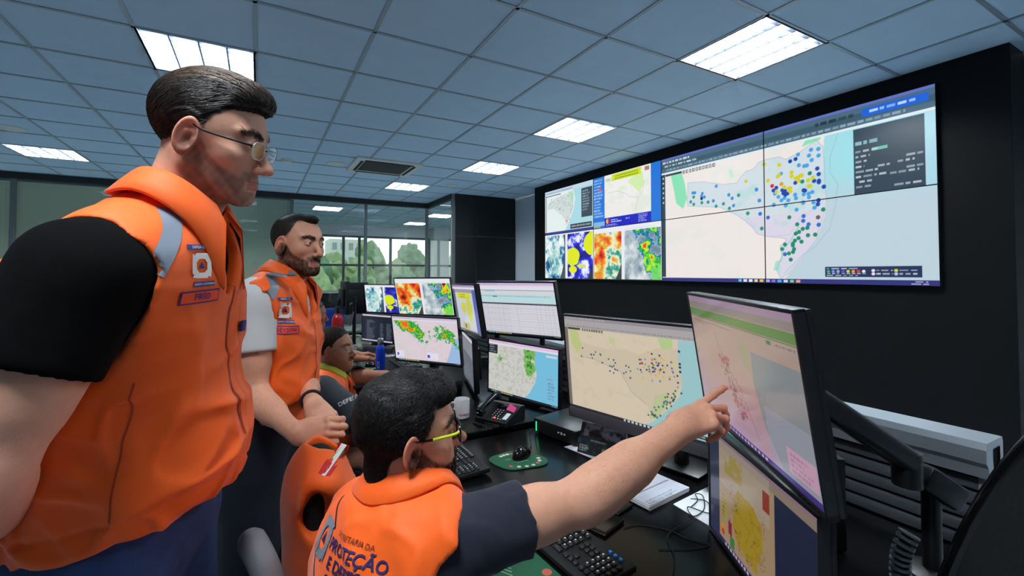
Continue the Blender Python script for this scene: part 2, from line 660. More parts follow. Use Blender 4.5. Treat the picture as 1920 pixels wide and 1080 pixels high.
# air conditioner cassette
t = thing('air_conditioner', 'square white air conditioner cassette in the ceiling with a dark grille', 'air conditioner', (AC_X, AC_Y, CE))
mb = MB()
h, g0, g1 = AC_S / 2, 0.30, 0.24
mb.box((0, -(h + g0) / 2, -0.012), (AC_S, h - g0, 0.03), bev=0.008).box((0, (h + g0) / 2, -0.012), (AC_S, h - g0, 0.03), bev=0.008)
mb.box((-(h + g0) / 2, 0, -0.012), (h - g0, 2 * g0, 0.03), bev=0.008).box(((h + g0) / 2, 0, -0.012), (h - g0, 2 * g0, 0.03), bev=0.008)
mb.build('panel', M_acw, t)
mb = MB()
for s in (-1, 1):
    mb.box((0, s * 0.335, -0.029), (0.62, 0.035, 0.006)).box((s * 0.335, 0, -0.029), (0.035, 0.58, 0.006))
mb.build('air_slot', M_dark, t, smooth=False)
mb = MB()
for q in range(24):
    mb.box((0, -0.282 + q * 0.0245, -0.016), (0.58, 0.012, 0.012))
mb.box((0, 0, -0.004), (0.6, 0.6, 0.006))
mb.build('grille', mat('grille_grey', C8(78, 82, 80), 0.6), t, smooth=False)
for (px_, py_, nm, lb, ct, rr) in ((538, 299, 'smoke_detector', 'small round white smoke detector on the ceiling beside the glasses of the first man', 'smoke detector', 0.07),
                                   (630, 307, 'ceiling_speaker', 'flat round ceiling speaker just left of the air conditioner', 'speaker', 0.12),
                                   (708, 346, 'ceiling_speaker', 'flat round ceiling speaker near the small far lamp', 'speaker', 0.10),
                                   (20, 240, 'ceiling_speaker', 'flat round ceiling speaker at the left edge of the photo', 'speaker', 0.12)):
    dvec = _f + _r * ((px_ - PPX) / FPX) - _u * ((py_ - PPY) / FPX)
    p = EYE + dvec * ((CE - CAM_Z) / dvec[2])
    if nm == 'ceiling_speaker' and px_ == 708:
        p = V(2.75, 6.95, CE)
    t = thing(nm, lb, ct, p)
    MB().lathe([(rr, 0.0), (rr, -0.006), (rr * 0.92, -0.012), (rr * 0.86, -0.012)], n=36).build('rim', M_acw, t)
    if nm == 'smoke_detector':
        MB().lathe([(rr * 0.8, -0.01), (rr * 0.7, -0.035), (rr * 0.4, -0.045), (0.001, -0.046)], n=32).build('sensor', M_acw, t)
    else:
        MB().lathe([(rr * 0.86, -0.008), (rr * 0.6, -0.011), (0.001, -0.012)], n=32).build('grille', mat('speaker_grille', C8(150, 155, 156), 0.6, bump=0.8, bscale=600), t)
# ------------------------------------------------------------------ pictures shown on the screens (painted into vertex colours, emitted by the panels)
def vnoise(w, h, fx, fy, seed, octs=4, gain=0.55):
    g = np.random.default_rng(seed)
    out = np.zeros((h, w))
    amp, tot = 1.0, 0.0
    for o in range(octs):
        nx, ny = max(2, int(fx * 2 ** o) + 2), max(2, int(fy * 2 ** o) + 2)
        t = g.random((ny, nx))
        x = np.linspace(0, nx - 1.001, w)
        y = np.linspace(0, ny - 1.001, h)
        xi, yi = x.astype(int), y.astype(int)
        xf, yf = x - xi, y - yi
        xf = xf * xf * (3 - 2 * xf)
        yf = yf * yf * (3 - 2 * yf)
        a = t[np.ix_(yi, xi)] * (1 - xf) + t[np.ix_(yi, xi + 1)] * xf
        b = t[np.ix_(yi + 1, xi)] * (1 - xf) + t[np.ix_(yi + 1, xi + 1)] * xf
        out += amp * (a * (1 - yf)[:, None] + b * yf[:, None])
        tot += amp
        amp *= gain
    return out / tot


def ramp(v, stops):
    xs = [s[0] for s in stops]
    cs = np.array([s[1] for s in stops], float)
    return np.stack([np.interp(v, xs, cs[:, i]) for i in range(3)], -1)


class Pic:
    def __init__(s, w, h, c=(255, 255, 255)):
        s.w, s.h = w, h
        s.a = np.ones((h, w, 3)) * np.array(c, float)
        s.Y, s.X = np.mgrid[0:h, 0:w]
        s.X = (s.X + 0.5) / w
        s.Y = (s.Y + 0.5) / h

    def blend(s, m, c, al=1.0):
        m = (np.asarray(m, float) * al)[..., None]
        s.a = s.a * (1 - m) + np.asarray(c, float) * m
        return s

    def rect(s, x0, y0, x1, y1, c, al=1.0):
        return s.blend((s.X >= x0) & (s.X < x1) & (s.Y >= y0) & (s.Y < y1), c, al)

    def poly(s, pts, c, al=1.0):
        m = np.zeros((s.h, s.w), bool)
        n = len(pts)
        for i in range(n):
            (xa, ya), (xb, yb) = pts[i], pts[(i + 1) % n]
            if ya == yb:
                continue
            m ^= ((s.Y >= min(ya, yb)) & (s.Y < max(ya, yb)) & (s.X < xa + (s.Y - ya) * (xb - xa) / (yb - ya)))
        return s.blend(m, c, al)

    def disc(s, x, y, r, c, asp=1.78, al=1.0):
        d = np.sqrt(((s.X - x) * asp) ** 2 + (s.Y - y) ** 2)
        return s.blend(np.clip((r - d) * s.h + 0.5, 0, 1), c, al)

    def line(s, pts, wd, c, asp=1.78, al=1.0):
        dm = np.full((s.h, s.w), 9.0)
        for (xa, ya), (xb, yb) in zip(pts[:-1], pts[1:]):
            bx, by = (xb - xa) * asp, yb - ya
            px, py = (s.X - xa) * asp, s.Y - ya
            t = np.clip((px * bx + py * by) / (bx * bx + by * by + 1e-9), 0, 1)
            dm = np.minimum(dm, np.hypot(px - t * bx, py - t * by))
        return s.blend(np.clip((wd - dm) * s.h + 0.5, 0, 1), c, al)

    def words(s, x0, y0, x1, y1, c, seed=0, al=0.9, lines=1):
        """rows of small print"""
        g = np.random.default_rng(seed)
        lh = (y1 - y0) / lines
        for k in range(lines):
            x = x0
            end = x1 - (x1 - x0) * 0.4 * g.random() * (lines > 1)
            while x < end:
                w = g.uniform(0.012, 0.04) * 0.6
                s.rect(x, y0 + k * lh + lh * 0.2, min(x + w, end), y0 + k * lh + lh * 0.75, c, al * g.uniform(0.6, 1))
                x += w + 0.006
        return s

    def put(s, other, x0, y0, x1, y1):
        xi, yi = np.where((s.X[0] >= x0) & (s.X[0] < x1))[0], np.where((s.Y[:, 0] >= y0) & (s.Y[:, 0] < y1))[0]
        u = np.clip(((s.X[0][xi] - x0) / (x1 - x0) * other.w).astype(int), 0, other.w - 1)
        v = np.clip(((s.Y[:, 0][yi] - y0) / (y1 - y0) * other.h).astype(int), 0, other.h - 1)
        s.a[np.ix_(yi, xi)] = other.a[np.ix_(v, u)]
        return s

    def crop(s, x0, y0, x1, y1):
        o = Pic(1, 1)
        sub = s.a[int(round(y0 * s.h)):int(round(y1 * s.h)), int(round(x0 * s.w)):int(round(x1 * s.w))]
        o.a = sub.copy()
        o.h, o.w = sub.shape[:2]
        return o


def screen_mat(name, strength=1.0, gloss=0.25, glow=True):
    if name in MATS:
        return MATS[name]
    m = bpy.data.materials.new(name)
    m.use_nodes = True
    nt = m.node_tree
    b = nt.nodes['Principled BSDF']
    b.inputs['Base Color'].default_value = (0.01, 0.01, 0.012, 1)
    b.inputs['Roughness'].default_value = gloss
    b.inputs['Specular IOR Level'].default_value = 0.5
    a = nt.nodes.new('ShaderNodeAttribute')
    a.attribute_name = 'Col'
    nt.links.new(a.outputs['Color'], b.inputs['Emission Color'])
    b.inputs['Emission Strength'].default_value = strength
    MATS[name] = m
    return m


def screen_mesh(name, pic, w, h, y, m, parent, bulge=0.0):
    """the lit panel in the local x-z plane, facing -y"""
    H, W = pic.a.shape[:2]
    xs = np.linspace(-w / 2, w / 2, W)
    zs = np.linspace(h / 2, -h / 2, H)
    v = np.zeros((H, W, 3), np.float32)
    v[..., 0] = xs[None, :]
    v[..., 2] = zs[:, None]
    v[..., 1] = y
    i = np.arange(H * W).reshape(H, W)
    f = np.stack([i[1:, :-1], i[1:, 1:], i[:-1, 1:], i[:-1, :-1]], -1).reshape(-1, 4)
    c = srgb(np.clip(pic.a, 0, 255) / 255).reshape(-1, 3)
    return mesh(name, v.reshape(-1, 3), f, m, parent, col=c)


# ---- the video wall: 4 x 2 panels on the plane x = 4.02
VX, VY0, VY1, VZ0, VZ1 = 4.02, 6.10, 1.262, 1.41, 2.80


def wall_uv(px, py):
    """where a pixel of the photo falls on the wall picture (u along the wall, v down)"""
    d = _f + _r * ((px - PPX) / FPX) - _u * ((py - PPY) / FPX)
    p = EYE + d * (VX / d[0])
    return (VY0 - p[1]) / (VY0 - VY1), (VZ1 - p[2]) / (VZ1 - VZ0)


def rmap(px, py):
    """coordinates in the right-hand 2x2 block"""
    u, v = wall_uv(px, py)
    return ((u - 0.5) * 2, v)


def rain_map(w, h):
    P = Pic(w, h, (236, 229, 224))
    n = vnoise(w, h, 12, 7, 3)
    P.blend(np.clip((n - 0.55) * 6, 0, 1), (222, 226, 218), 0.5)
    R = lambda L: [rmap(*q) for q in L]
    state = [(1290, 343), (1320, 341), (1356, 346), (1382, 343), (1390, 331), (1399, 321), (1413, 317), (1423, 304), (1437, 299), (1460, 294), (1473, 299), (1500, 285), (1530, 262),
             (1543, 275), (1545, 300), (1547, 350), (1550, 377), (1544, 404), (1536, 428), (1530, 450), (1505, 482), (1478, 513), (1464, 523), (1455, 505), (1466, 480), (1462, 462),
             (1475, 450), (1468, 446), (1440, 444), (1420, 438), (1410, 425), (1395, 412), (1380, 402), (1350, 389), (1325, 388), (1290, 387), (1288, 375)]
    sea = [(1560, 180), (1545, 262), (1545, 300), (1547, 350), (1551, 377), (1546, 404), (1538, 428), (1531, 450), (1506, 482), (1480, 513), (1464, 530), (1800, 560), (1800, 120), (1600, 150)]
    P.poly(R(sea), (188, 208, 218))
    # sea is cyan in the upper half, greyer below
    sm = np.zeros((h, w, 3))
    Q = Pic(w, h, (0, 0, 0)).poly(R(sea), (255, 255, 255))
    mk = Q.a[..., 0] / 255
    P.blend(mk * np.clip((0.55 - P.Y) * 5, 0, 1) * np.clip((P.X - 0.45) * 3, 0, 1), (150, 224, 232), 0.8)
    P.poly(R(state), (208, 220, 226))
    low = Pic(w, h, (0, 0, 0)).poly(R(state), (255, 255, 255)).a[..., 0] / 255
    P.blend(low * (P.Y > 0.56), (219, 209, 228), 0.75)
    P.blend(low * np.clip((vnoise(w, h, 16, 9, 8) - 0.55) * 8, 0, 1), (172, 216, 214), 0.55)
    for g in ([(1258, 330), (1268, 322), (1279, 326), (1284, 345), (1288, 372), (1281, 392), (1268, 382), (1262, 350)], [(1503, 276), (1510, 262), (1525, 252), (1543, 247), (1537, 262), (1520, 268)]):
        P.poly(R(g), (128, 224, 176), 0.9)
    P.poly(R([(1366, 318), (1372, 318), (1377, 330), (1370, 334)]), (190, 228, 210), 0.9)
    P.poly(R([(1454, 490), (1464, 488), (1460, 508), (1450, 507)]), (150, 220, 200), 0.8)
    P.line(R([(1497, 425), (1483, 450), (1470, 465), (1464, 490)]), 0.004, (140, 205, 190), al=0.8)
    P.line(R(state + state[:1]), 0.0022, (168, 176, 196), al=0.7)
    P.line(R([(1573, 245), (1556, 295), (1556, 323), (1571, 346), (1567, 381), (1556, 428), (1528, 463), (1505, 478), (1470, 513)]), 0.002, (150, 190, 205), al=0.8)
    P.line(R([(1440, 444), (1480, 440), (1502, 405), (1520, 395), (1540, 380)]), 0.0015, (190, 180, 205), al=0.7)
    Z2 = lambda L: [(1400 + x / 2.571, 140 + y / 2.571) for x, y in L]
    Z3 = lambda L: [(1240 + x / 6.354, 230 + y / 6.354) for x, y in L]
    Z4 = lambda L: [(1240 + x / 6.4, 390 + y / 6.4) for x, y in L]
    dots = []
    for L, c in ((Z2([(310, 362), (345, 358), (300, 390), (346, 390), (313, 412), (247, 385), (251, 437), (277, 441), (290, 438), (233, 580), (237, 597), (275, 578), (298, 575), (316, 567), (300, 592), (152, 590), (167, 607),
                      (182, 595), (200, 607), (135, 575), (165, 478), (327, 640), (240, 650), (130, 628), (188, 630), (272, 617), (322, 615), (62, 607), (48, 553)]), (70, 160, 222)),
                 (Z2([(235, 407), (209, 418), (340, 453), (347, 480), (348, 512), (348, 519), (372, 541), (128, 559), (142, 546), (171, 558), (184, 562), (176, 573), (186, 580), (196, 574), (234, 522), (274, 558), (281, 560), (343, 624), (346, 606), (325, 513)]), (22, 66, 172)),
                 (Z2([(84, 432), (156, 435), (102, 511), (149, 492), (156, 484), (216, 472), (216, 490), (235, 499), (247, 497), (257, 488), (265, 487), (250, 513), (296, 510), (318, 498), (299, 538), (306, 538), (210, 548), (200, 550), (210, 564), (143, 567), (180, 543)]), (214, 204, 30)),
                 (Z2([(167, 528)]), (230, 150, 20)), (Z2([(122, 537)]), (214, 30, 40)),
                 (Z2([(66, 670), (102, 688), (274, 681), (272, 704), (298, 721), (347, 723), (184, 866)]), (40, 110, 200)),
                 (Z2([(304, 476), (268, 516), (6, 667), (74, 741), (205, 687), (243, 721), (270, 743), (236, 766), (252, 758), (295, 774), (330, 771), (250, 788), (232, 800), (264, 805), (222, 815), (222, 823), (184, 819), (170, 841), (228, 841), (203, 862), (223, 855), (212, 892), (369, 649), (292, 738)]), (20, 136, 104)),
                 (Z2([(344, 687)]), (96, 92, 84)),
                 (Z3([(375, 838), (400, 836), (488, 845), (480, 875), (513, 887), (655, 757), (805, 862), (845, 903), (1137, 800), (1172, 930), (862, 990), (620, 933)]), (60, 140, 214)), (Z3([(480, 905)]), (14, 50, 110)),
                 (Z3([(350, 945), (386, 974), (483, 955), (557, 948), (653, 997), (741, 968), (812, 1024), (922, 866), (385, 887)]), (30, 150, 140)), (Z3([(1010, 698)]), (214, 204, 60)),
                 (Z4([(1040, 62), (1208, 245)]), (30, 150, 120)), (Z4([(1188, 68)]), (40, 120, 210))):
        dots += [(q, c) for q in L]
    for q, c in dots:
        x, y = rmap(*q)
        P.disc(x, y, 0.0125, c)
    # browser bars, tool strip, side panel, legend, task bar
    P.rect(0, 0, 1, 0.115, (74, 104, 124))
    P.rect(0, 0, 1, 0.018, (96, 110, 190))
    P.rect(0, 0.05, 1, 0.085, (60, 88, 104))
    P.words(0.01, 0.022, 0.16, 0.05, (225, 235, 240), 4)
    P.words(0.02, 0.055, 0.2, 0.08, (215, 230, 235), 5)
    P.words(0.03, 0.085, 0.93, 0.112, (190, 212, 222), 6, al=0.6)
    P.rect(0.82, 0.03, 0.985, 0.075, (26, 96, 214)).words(0.84, 0.04, 0.96, 0.065, (220, 235, 255), 7)
    P.words(0.68, 0.035, 0.80, 0.07, (30, 44, 54), 9)
    P.rect(0, 0.115, 1, 0.128, (222, 232, 236))
    P.rect(0.0, 0.13, 0.022, 0.965, (44, 66, 78))
    for k in range(6):
        P.disc(0.011, 0.16 + 0.04 * k, 0.008, (190, 214, 220))
    P.rect(0.024, 0.132, 0.12, 0.15, (52, 66, 74))
    for k in range(10):
        P.rect(0.125 + 0.017 * k, 0.132, 0.137 + 0.017 * k, 0.158, (84, 92, 96))
        P.rect(0.129 + 0.017 * k, 0.138, 0.134 + 0.017 * k, 0.152, (225, 228, 228))
    P.rect(0.795, 0.135, 0.975, 0.50, (44, 62, 76))
    P.rect(0.975, 0.13, 1.0, 0.50, (170, 214, 228))
    P.words(0.80, 0.20, 0.86, 0.235, (160, 220, 220), 21)
    P.rect(0.845, 0.255, 0.885, 0.272, (110, 190, 170))
    for k, (a, b) in enumerate(((0.80, 0.86), (0.80, 0.84), (0.80, 0.83), (0.80, 0.825), (0.80, 0.86), (0.80, 0.88), (0.81, 0.85), (0.80, 0.84))):
        P.words(a, 0.255 + 0.028 * k, b, 0.275 + 0.028 * k, (200, 212, 220), 30 + k)
    for k, (a, b, y) in enumerate(((0.93, 0.97, 0.32), (0.91, 0.95, 0.345), (0.86, 0.89, 0.35), (0.93, 0.97, 0.38), (0.89, 0.96, 0.40), (0.90, 0.965, 0.465))):
        P.words(a, y, b, y + 0.02, (205, 214, 222), 50 + k)
    P.rect(0.705, 0.90, 0.962, 0.958, (34, 48, 86))
    P.words(0.71, 0.905, 0.80, 0.915, (220, 226, 236), 60)
    for k, c in enumerate(((60, 180, 110), (80, 160, 240), (170, 160, 240), (60, 90, 210), (220, 210, 50), (240, 160, 40), (226, 50, 70), (230, 236, 240))):
        P.disc(0.715 + 0.0145 * k, 0.926, 0.0085, c)
        P.words(0.711 + 0.0145 * k, 0.935, 0.721 + 0.0145 * k, 0.942, (210, 218, 230), 70 + k)
    for k, (x, y, c) in enumerate(((0.842, 0.922, (235, 225, 230)), (0.842, 0.94, (235, 225, 230)), (0.90, 0.922, (200, 220, 60)), (0.90, 0.94, (190, 190, 240)))):
        P.disc(x, y, 0.0085, c)
        P.words(x + 0.008, y - 0.006, x + 0.05, y + 0.006, (210, 216, 226), 80 + k)
    P.words(0.71, 0.946, 0.80, 0.954, (200, 210, 224), 88)
    P.rect(0, 0.972, 1, 1, (46, 48, 122))
    for k, c in enumerate(((90, 200, 240), (220, 230, 240), (235, 235, 235), (230, 220, 120), (230, 190, 40), (160, 170, 230), (140, 110, 220), (60, 170, 230), (200, 210, 220), (120, 200, 120), (230, 150, 120))):
        P.rect(0.39 + 0.022 * k, 0.978, 0.404 + 0.022 * k, 0.995, c)
    P.words(0.945, 0.976, 0.975, 0.985, (210, 216, 240), 90)
    P.words(0.935, 0.987, 0.98, 0.996, (190, 196, 230), 91)
    return P


def sat_clouds(w, h, seed, corner=True):
    n = vnoise(w, h, 4, 5, seed, 6, 0.6)
    P = Pic(w, h)
    P.a = ramp(n, [(0.25, (18, 60, 110)), (0.4, (40, 120, 165)), (0.5, (150, 200, 205)), (0.58, (216, 232, 234)), (0.75, (250, 252, 252))])
    land = np.hypot((P.X - 0.48) * 1.0, (P.Y - 0.55) * 0.8) < 0.24 + 0.1 * vnoise(w, h, 5, 5, seed + 1)
    P.blend(land * 1.0, (140, 204, 186), 0.5)
    P.blend(np.clip((vnoise(w, h, 9, 9, seed + 2) - 0.55) * 9, 0, 1), (240, 246, 246), 0.8)
    if corner:
        P.blend(np.hypot(P.X + 0.1, P.Y - 0.35) > 1.06, (70, 84, 80))
    return P


def sat_blue_yellow(w, h, seed):
    n = vnoise(w, h, 4, 5, seed, 6, 0.6)
    P = Pic(w, h)
    P.a = ramp(n, [(0.3, (20, 18, 120)), (0.47, (34, 34, 200)), (0.56, (60, 70, 224)), (0.62, (200, 205, 240)), (0.75, (240, 242, 250))])
    m = vnoise(w, h, 3, 3, seed + 5, 4)
    yb = (np.hypot((P.X - 0.2) * 1.1, (P.Y - 0.50) * 1.5) < 0.30 + 0.16 * (m - 0.5)) | (np.hypot(P.X - 1.0, (P.Y - 0.25) * 1.4) < 0.36 + 0.16 * (m - 0.5)) | (np.hypot(P.X - 0.22, (P.Y - 0.8) * 2) < 0.16) | (np.hypot((P.X - 0.55) * 0.8, (P.Y - 0.72) * 5) < 0.14)
    P.blend(yb, (222, 232, 16))
    P.blend(np.hypot(P.X + 0.05, P.Y - 0.3) > 1.10, (40, 50, 60))
    return P


def sat_orange(w, h, seed):
    n = vnoise(w, h, 3, 4, seed, 6, 0.6)
    P = Pic(w, h)
    v = n + 0.22 * np.exp(-(((P.X - 0.25) / 0.22) ** 2 + ((P.Y - 0.5) / 0.18) ** 2)) + 0.28 * np.exp(-(((P.X - 0.9) / 0.2) ** 2 + ((P.Y - 0.15) / 0.2) ** 2)) - 0.2 * np.exp(-(((P.X - 0.75) / 0.3) ** 2 + ((P.Y - 0.62) / 0.2) ** 2))
    P.a = ramp(v, [(0.28, (40, 150, 130)), (0.36, (190, 216, 190)), (0.42, (245, 240, 225)), (0.5, (232, 214, 130)), (0.58, (226, 170, 50)), (0.68, (240, 100, 20)), (0.8, (214, 40, 16)), (0.92, (70, 30, 20))])
    P.blend(np.hypot(P.X + 0.1, P.Y - 0.25) > 1.16, (60, 66, 66))
    return P


def sat_radar(w, h, seed):
    n = vnoise(w, h, 4, 4, seed, 6, 0.6)
    P = Pic(w, h)
    P.a = ramp(n, [(0.3, (112, 134, 148)), (0.5, (168, 184, 192)), (0.7, (222, 228, 230))])
    dline = (P.X - 0.25) - 0.5 * P.Y
    v = n + 0.35 * np.clip(dline + 0.05, -0.4, 0.35) - 0.03
    v = v + 0.25 * np.exp(-(((P.X - 0.62) / 0.16) ** 2 + ((P.Y - 0.30) / 0.1) ** 2)) + 0.25 * np.exp(-(((P.X - 0.78) / 0.1) ** 2 + ((P.Y - 0.03) / 0.06) ** 2))
    c = ramp(v, [(0.5, (225, 235, 235)), (0.53, (120, 200, 220)), (0.57, (20, 60, 190)), (0.62, (20, 170, 60)), (0.68, (120, 224, 60)), (0.76, (236, 230, 30)), (0.84, (240, 110, 20)), (0.92, (190, 20, 20)), (0.98, (50, 20, 20))])
    mk = np.clip((v - 0.5) * 30, 0, 1) * np.clip((dline + 0.06 + 0.2 * (vnoise(w, h, 6, 6, seed + 3) - 0.5)) * 20, 0, 1)
    P.a = P.a * (1 - mk[..., None]) + c * mk[..., None]
    P.blend((P.X > 0.74) & (P.Y > 0.62 + 0.15 * np.sin(P.X * 9)) & (dline > 0), (110, 220, 100), 0.85)
    return P


def mini_map(w, h):
    P = Pic(w, h, (226, 236, 236))
    P.poly([(0.62, 0.08), (0.66, 0.3), (0.62, 0.55), (0.5, 0.85), (0.42, 1), (1, 1), (1, 0.08)], (168, 216, 226))
    P.poly([(0.06, 0.3), (0.3, 0.18), (0.55, 0.14), (0.63, 0.2), (0.62, 0.5), (0.5, 0.8), (0.45, 0.72), (0.38, 0.6), (0.2, 0.42), (0.06, 0.42)], (206, 218, 212))
    P.poly([(0.52, 0.12), (0.62, 0.12), (0.63, 0.35), (0.57, 0.35)], (176, 222, 188))
    g = np.random.default_rng(2)
    for k in range(70):
        x, y = g.uniform(0.1, 0.62), g.uniform(0.18, 0.6)
        if y < 0.3 + x * 0.5:
            P.disc(x, y, 0.010, [(120, 150, 200), (90, 110, 190), (150, 120, 130)][k % 3])
    for k in range(7):
        P.disc(0.5 + 0.02 * g.normal(), 0.72 + 0.05 * g.normal(), 0.013, (220, 90, 90))
    P.rect(0, 0, 1, 0.09, (196, 214, 232)).words(0.02, 0.03, 0.6, 0.08, (120, 140, 170), 3)
    P.rect(0.03, 0.11, 0.36, 0.13, (40, 60, 60))
    P.rect(0.02, 0.1, 0.035, 0.95, (34, 60, 56))
    P.rect(0.78, 0.12, 0.985, 0.72, (54, 70, 80)).words(0.80, 0.16, 0.95, 0.6, (170, 186, 196), 5, lines=8)
    P.rect(0.56, 0.83, 0.97, 0.93, (46, 56, 62)).words(0.58, 0.85, 0.95, 0.91, (214, 214, 220), 6)
    P.rect(0, 0.95, 1, 1, (50, 60, 140))
    return P


def alert_map(w, h):
    P = Pic(w, h, (34, 116, 214))
    P.rect(0.19, 0.0, 0.87, 0.82, (236, 234, 230))
    n = vnoise(w, h, 10, 8, 6)
    P.blend((P.X > 0.19) & (P.X < 0.87) & (P.Y < 0.82) & (n > 0.6), (222, 230, 214), 0.7)
    P.poly([(0.66, 0.12), (0.76, 0.1), (0.78, 0.3), (0.72, 0.46), (0.64, 0.34), (0.55, 0.22)], (206, 234, 160), 0.85)
    P.poly([(0.4, 0.3), (0.5, 0.26), (0.55, 0.34), (0.42, 0.36)], (214, 234, 190), 0.8)
    P.line([(0.25, 0.35), (0.4, 0.35), (0.52, 0.42), (0.58, 0.5), (0.7, 0.55), (0.76, 0.45), (0.78, 0.25)], 0.004, (190, 200, 210))
    P.line([(0.7, 0.55), (0.66, 0.75)], 0.004, (180, 190, 200))
    P.rect(0.31, 0.02, 0.74, 0.14, (206, 226, 18)).words(0.36, 0.035, 0.7, 0.08, (70, 110, 30), 3).words(0.36, 0.085, 0.7, 0.13, (70, 110, 30), 4)
    P.rect(0.21, 0.07, 0.29, 0.12, (190, 214, 160))
    P.rect(0.79, 0.03, 0.85, 0.1, (180, 120, 110))
    P.words(0.01, 0.03, 0.17, 0.80, (190, 216, 244), 8, lines=13)
    P.blend((np.hypot((P.X - 0.12) * 1.8, P.Y - 0.27) < 0.05) & (P.Y < 0.27), (240, 70, 60))
    P.rect(0.19, 0.82, 0.87, 1, (26, 32, 190))
    P.disc(0.24, 0.885, 0.05, (240, 190, 30)).blend((np.hypot((P.X - 0.24) * 1.78, P.Y - 0.885) < 0.05) & (P.X > 0.24), (226, 60, 40))
    P.words(0.29, 0.85, 0.46, 0.93, (226, 232, 250), 9, lines=2).words(0.21, 0.94, 0.48, 0.99, (210, 220, 250), 10, lines=2)
    P.words(0.52, 0.86, 0.58, 0.9, (220, 228, 250), 11).words(0.7, 0.83, 0.84, 0.98, (190, 200, 240), 12, lines=5)
    P.rect(0.0, 0.88, 0.19, 0.96, (200, 220, 240), 0.6).words(0.01, 0.95, 0.12, 1.0, (220, 230, 60), 13)
    return P


def twin(w, h, a, b, bar=0.08):
    P = Pic(w, h, (232, 234, 240))
    P.put(a, 0.01, bar, 0.455, 0.985)
    P.put(b, 0.50, bar, 0.99, 0.985)
    P.words(0.5, bar - 0.05, 0.9, bar - 0.015, (190, 196, 206), 3, al=0.5)
    P.rect(0, 0.985, 1, 1, (40, 44, 54))
    return P


def monitor_chrome(P, top=(206, 190, 220), bar=(34, 38, 52)):
    P.rect(0, 0, 1, 0.05, top)
    P.words(0.02, 0.012, 0.3, 0.04, tuple(int(c * 0.75) for c in top), 2, al=0.6)
    P.rect(0, 0.05, 1, 0.085, (222, 220, 226))
    P.rect(0, 0.965, 1, 1, bar)
    g = np.random.default_rng(9)
    for k in range(12):
        P.rect(0.05 + 0.028 * k, 0.972, 0.066 + 0.028 * k, 0.993, [(220, 225, 235), (90, 170, 230), (230, 190, 70), (150, 200, 150)][int(g.integers(4))])
    P.words(0.92, 0.972, 0.99, 0.993, (200, 205, 215), 77)
    return P


def scr_terminal(w, h):
    P = Pic(w, h, (22, 27, 40))
    P.rect(0, 0, 1, 0.06, (206, 196, 216)).rect(0, 0.95, 1, 1, (190, 180, 206))
    P.rect(0.12, 0.18, 0.14, 0.9, (40, 46, 60))
    P.words(0.16, 0.2, 0.45, 0.92, (120, 130, 150), 5, lines=20)
    P.words(0.6, 0.3, 0.72, 0.92, (110, 120, 140), 6, lines=18).words(0.8, 0.3, 0.97, 0.9, (116, 124, 146), 7, lines=18)
    P.rect(0.25, 0.3, 0.5, 0.5, (26, 32, 48))
    return P


def scr_radar(w, h):
    P = Pic(w, h, (222, 206, 214))
    n = vnoise(w, h, 14, 9, 4)
    P.blend(np.clip((n - 0.58) * 7, 0, 1), (202, 204, 196), 0.55)
    P.poly([(0.92, 0.45), (1, 0.4), (1, 1), (0.78, 1), (0.84, 0.8)], (150, 186, 226), 0.9)
    q = vnoise(w, h, 18, 12, 12, 5, 0.7)

    def storm(cx, cy, sx, sy, ang):
        dx, dy = P.X - cx, (P.Y - cy) * 0.62
        a, b = dx * math.cos(ang) + dy * math.sin(ang), -dx * math.sin(ang) + dy * math.cos(ang)
        v = 1.15 - np.sqrt((a / sx) ** 2 + (b / sy) ** 2) + (q - 0.5) * 2.6
        c = ramp(v, [(0.1, (150, 200, 180)), (0.3, (30, 170, 80)), (0.55, (20, 150, 40)), (0.8, (120, 200, 30)), (0.95, (240, 200, 20)), (1.2, (236, 90, 20))])
        m = np.clip((v - 0.12) * 6, 0, 1)[..., None]
        P.a = P.a * (1 - m) + c * m
    storm(0.25, 0.23, 0.30, 0.105, 0.5)
    storm(0.81, 0.37, 0.13, 0.09, 0.35)
    storm(0.92, 0.5, 0.12, 0.04, 0.9)
    P.rect(0.02, 0.78, 0.14, 0.92, (226, 222, 236)).rect(0.03, 0.83, 0.06, 0.89, (60, 90, 220))
    P.rect(0.5, 0.78, 0.68, 0.93, (226, 222, 236)).rect(0.51, 0.83, 0.55, 0.9, (60, 90, 220))
    return monitor_chrome(P)


def scr_lime(w, h):
    P = Pic(w, h, (150, 148, 172))
    P.rect(0, 0.05, 0.1, 0.96, (70, 74, 100)).words(0.01, 0.1, 0.09, 0.9, (130, 134, 160), 4, lines=16)
    P.rect(0.12, 0.16, 0.86, 0.94, (196, 202, 214))
    P.rect(0.2, 0.16, 0.78, 0.29, (210, 214, 40)).words(0.3, 0.18, 0.7, 0.28, (110, 120, 40), 5, lines=2)
    n = vnoise(w, h, 6, 6, 5)
    P.blend((np.hypot(P.X - 0.42, (P.Y - 0.48) * 0.8) < 0.10 + 0.1 * (n - 0.5)) | (np.hypot((P.X - 0.68) * 1.2, (P.Y - 0.5) * 0.55) < 0.14 + 0.1 * (n - 0.5)), (202, 206, 70))
    P.rect(0.3, 0.80, 0.6, 0.93, (190, 186, 120)).disc(0.42, 0.87, 0.05, (120, 60, 50))
    P.rect(0.86, 0.1, 1, 0.96, (80, 96, 170))
    return monitor_chrome(P, (168, 140, 196))


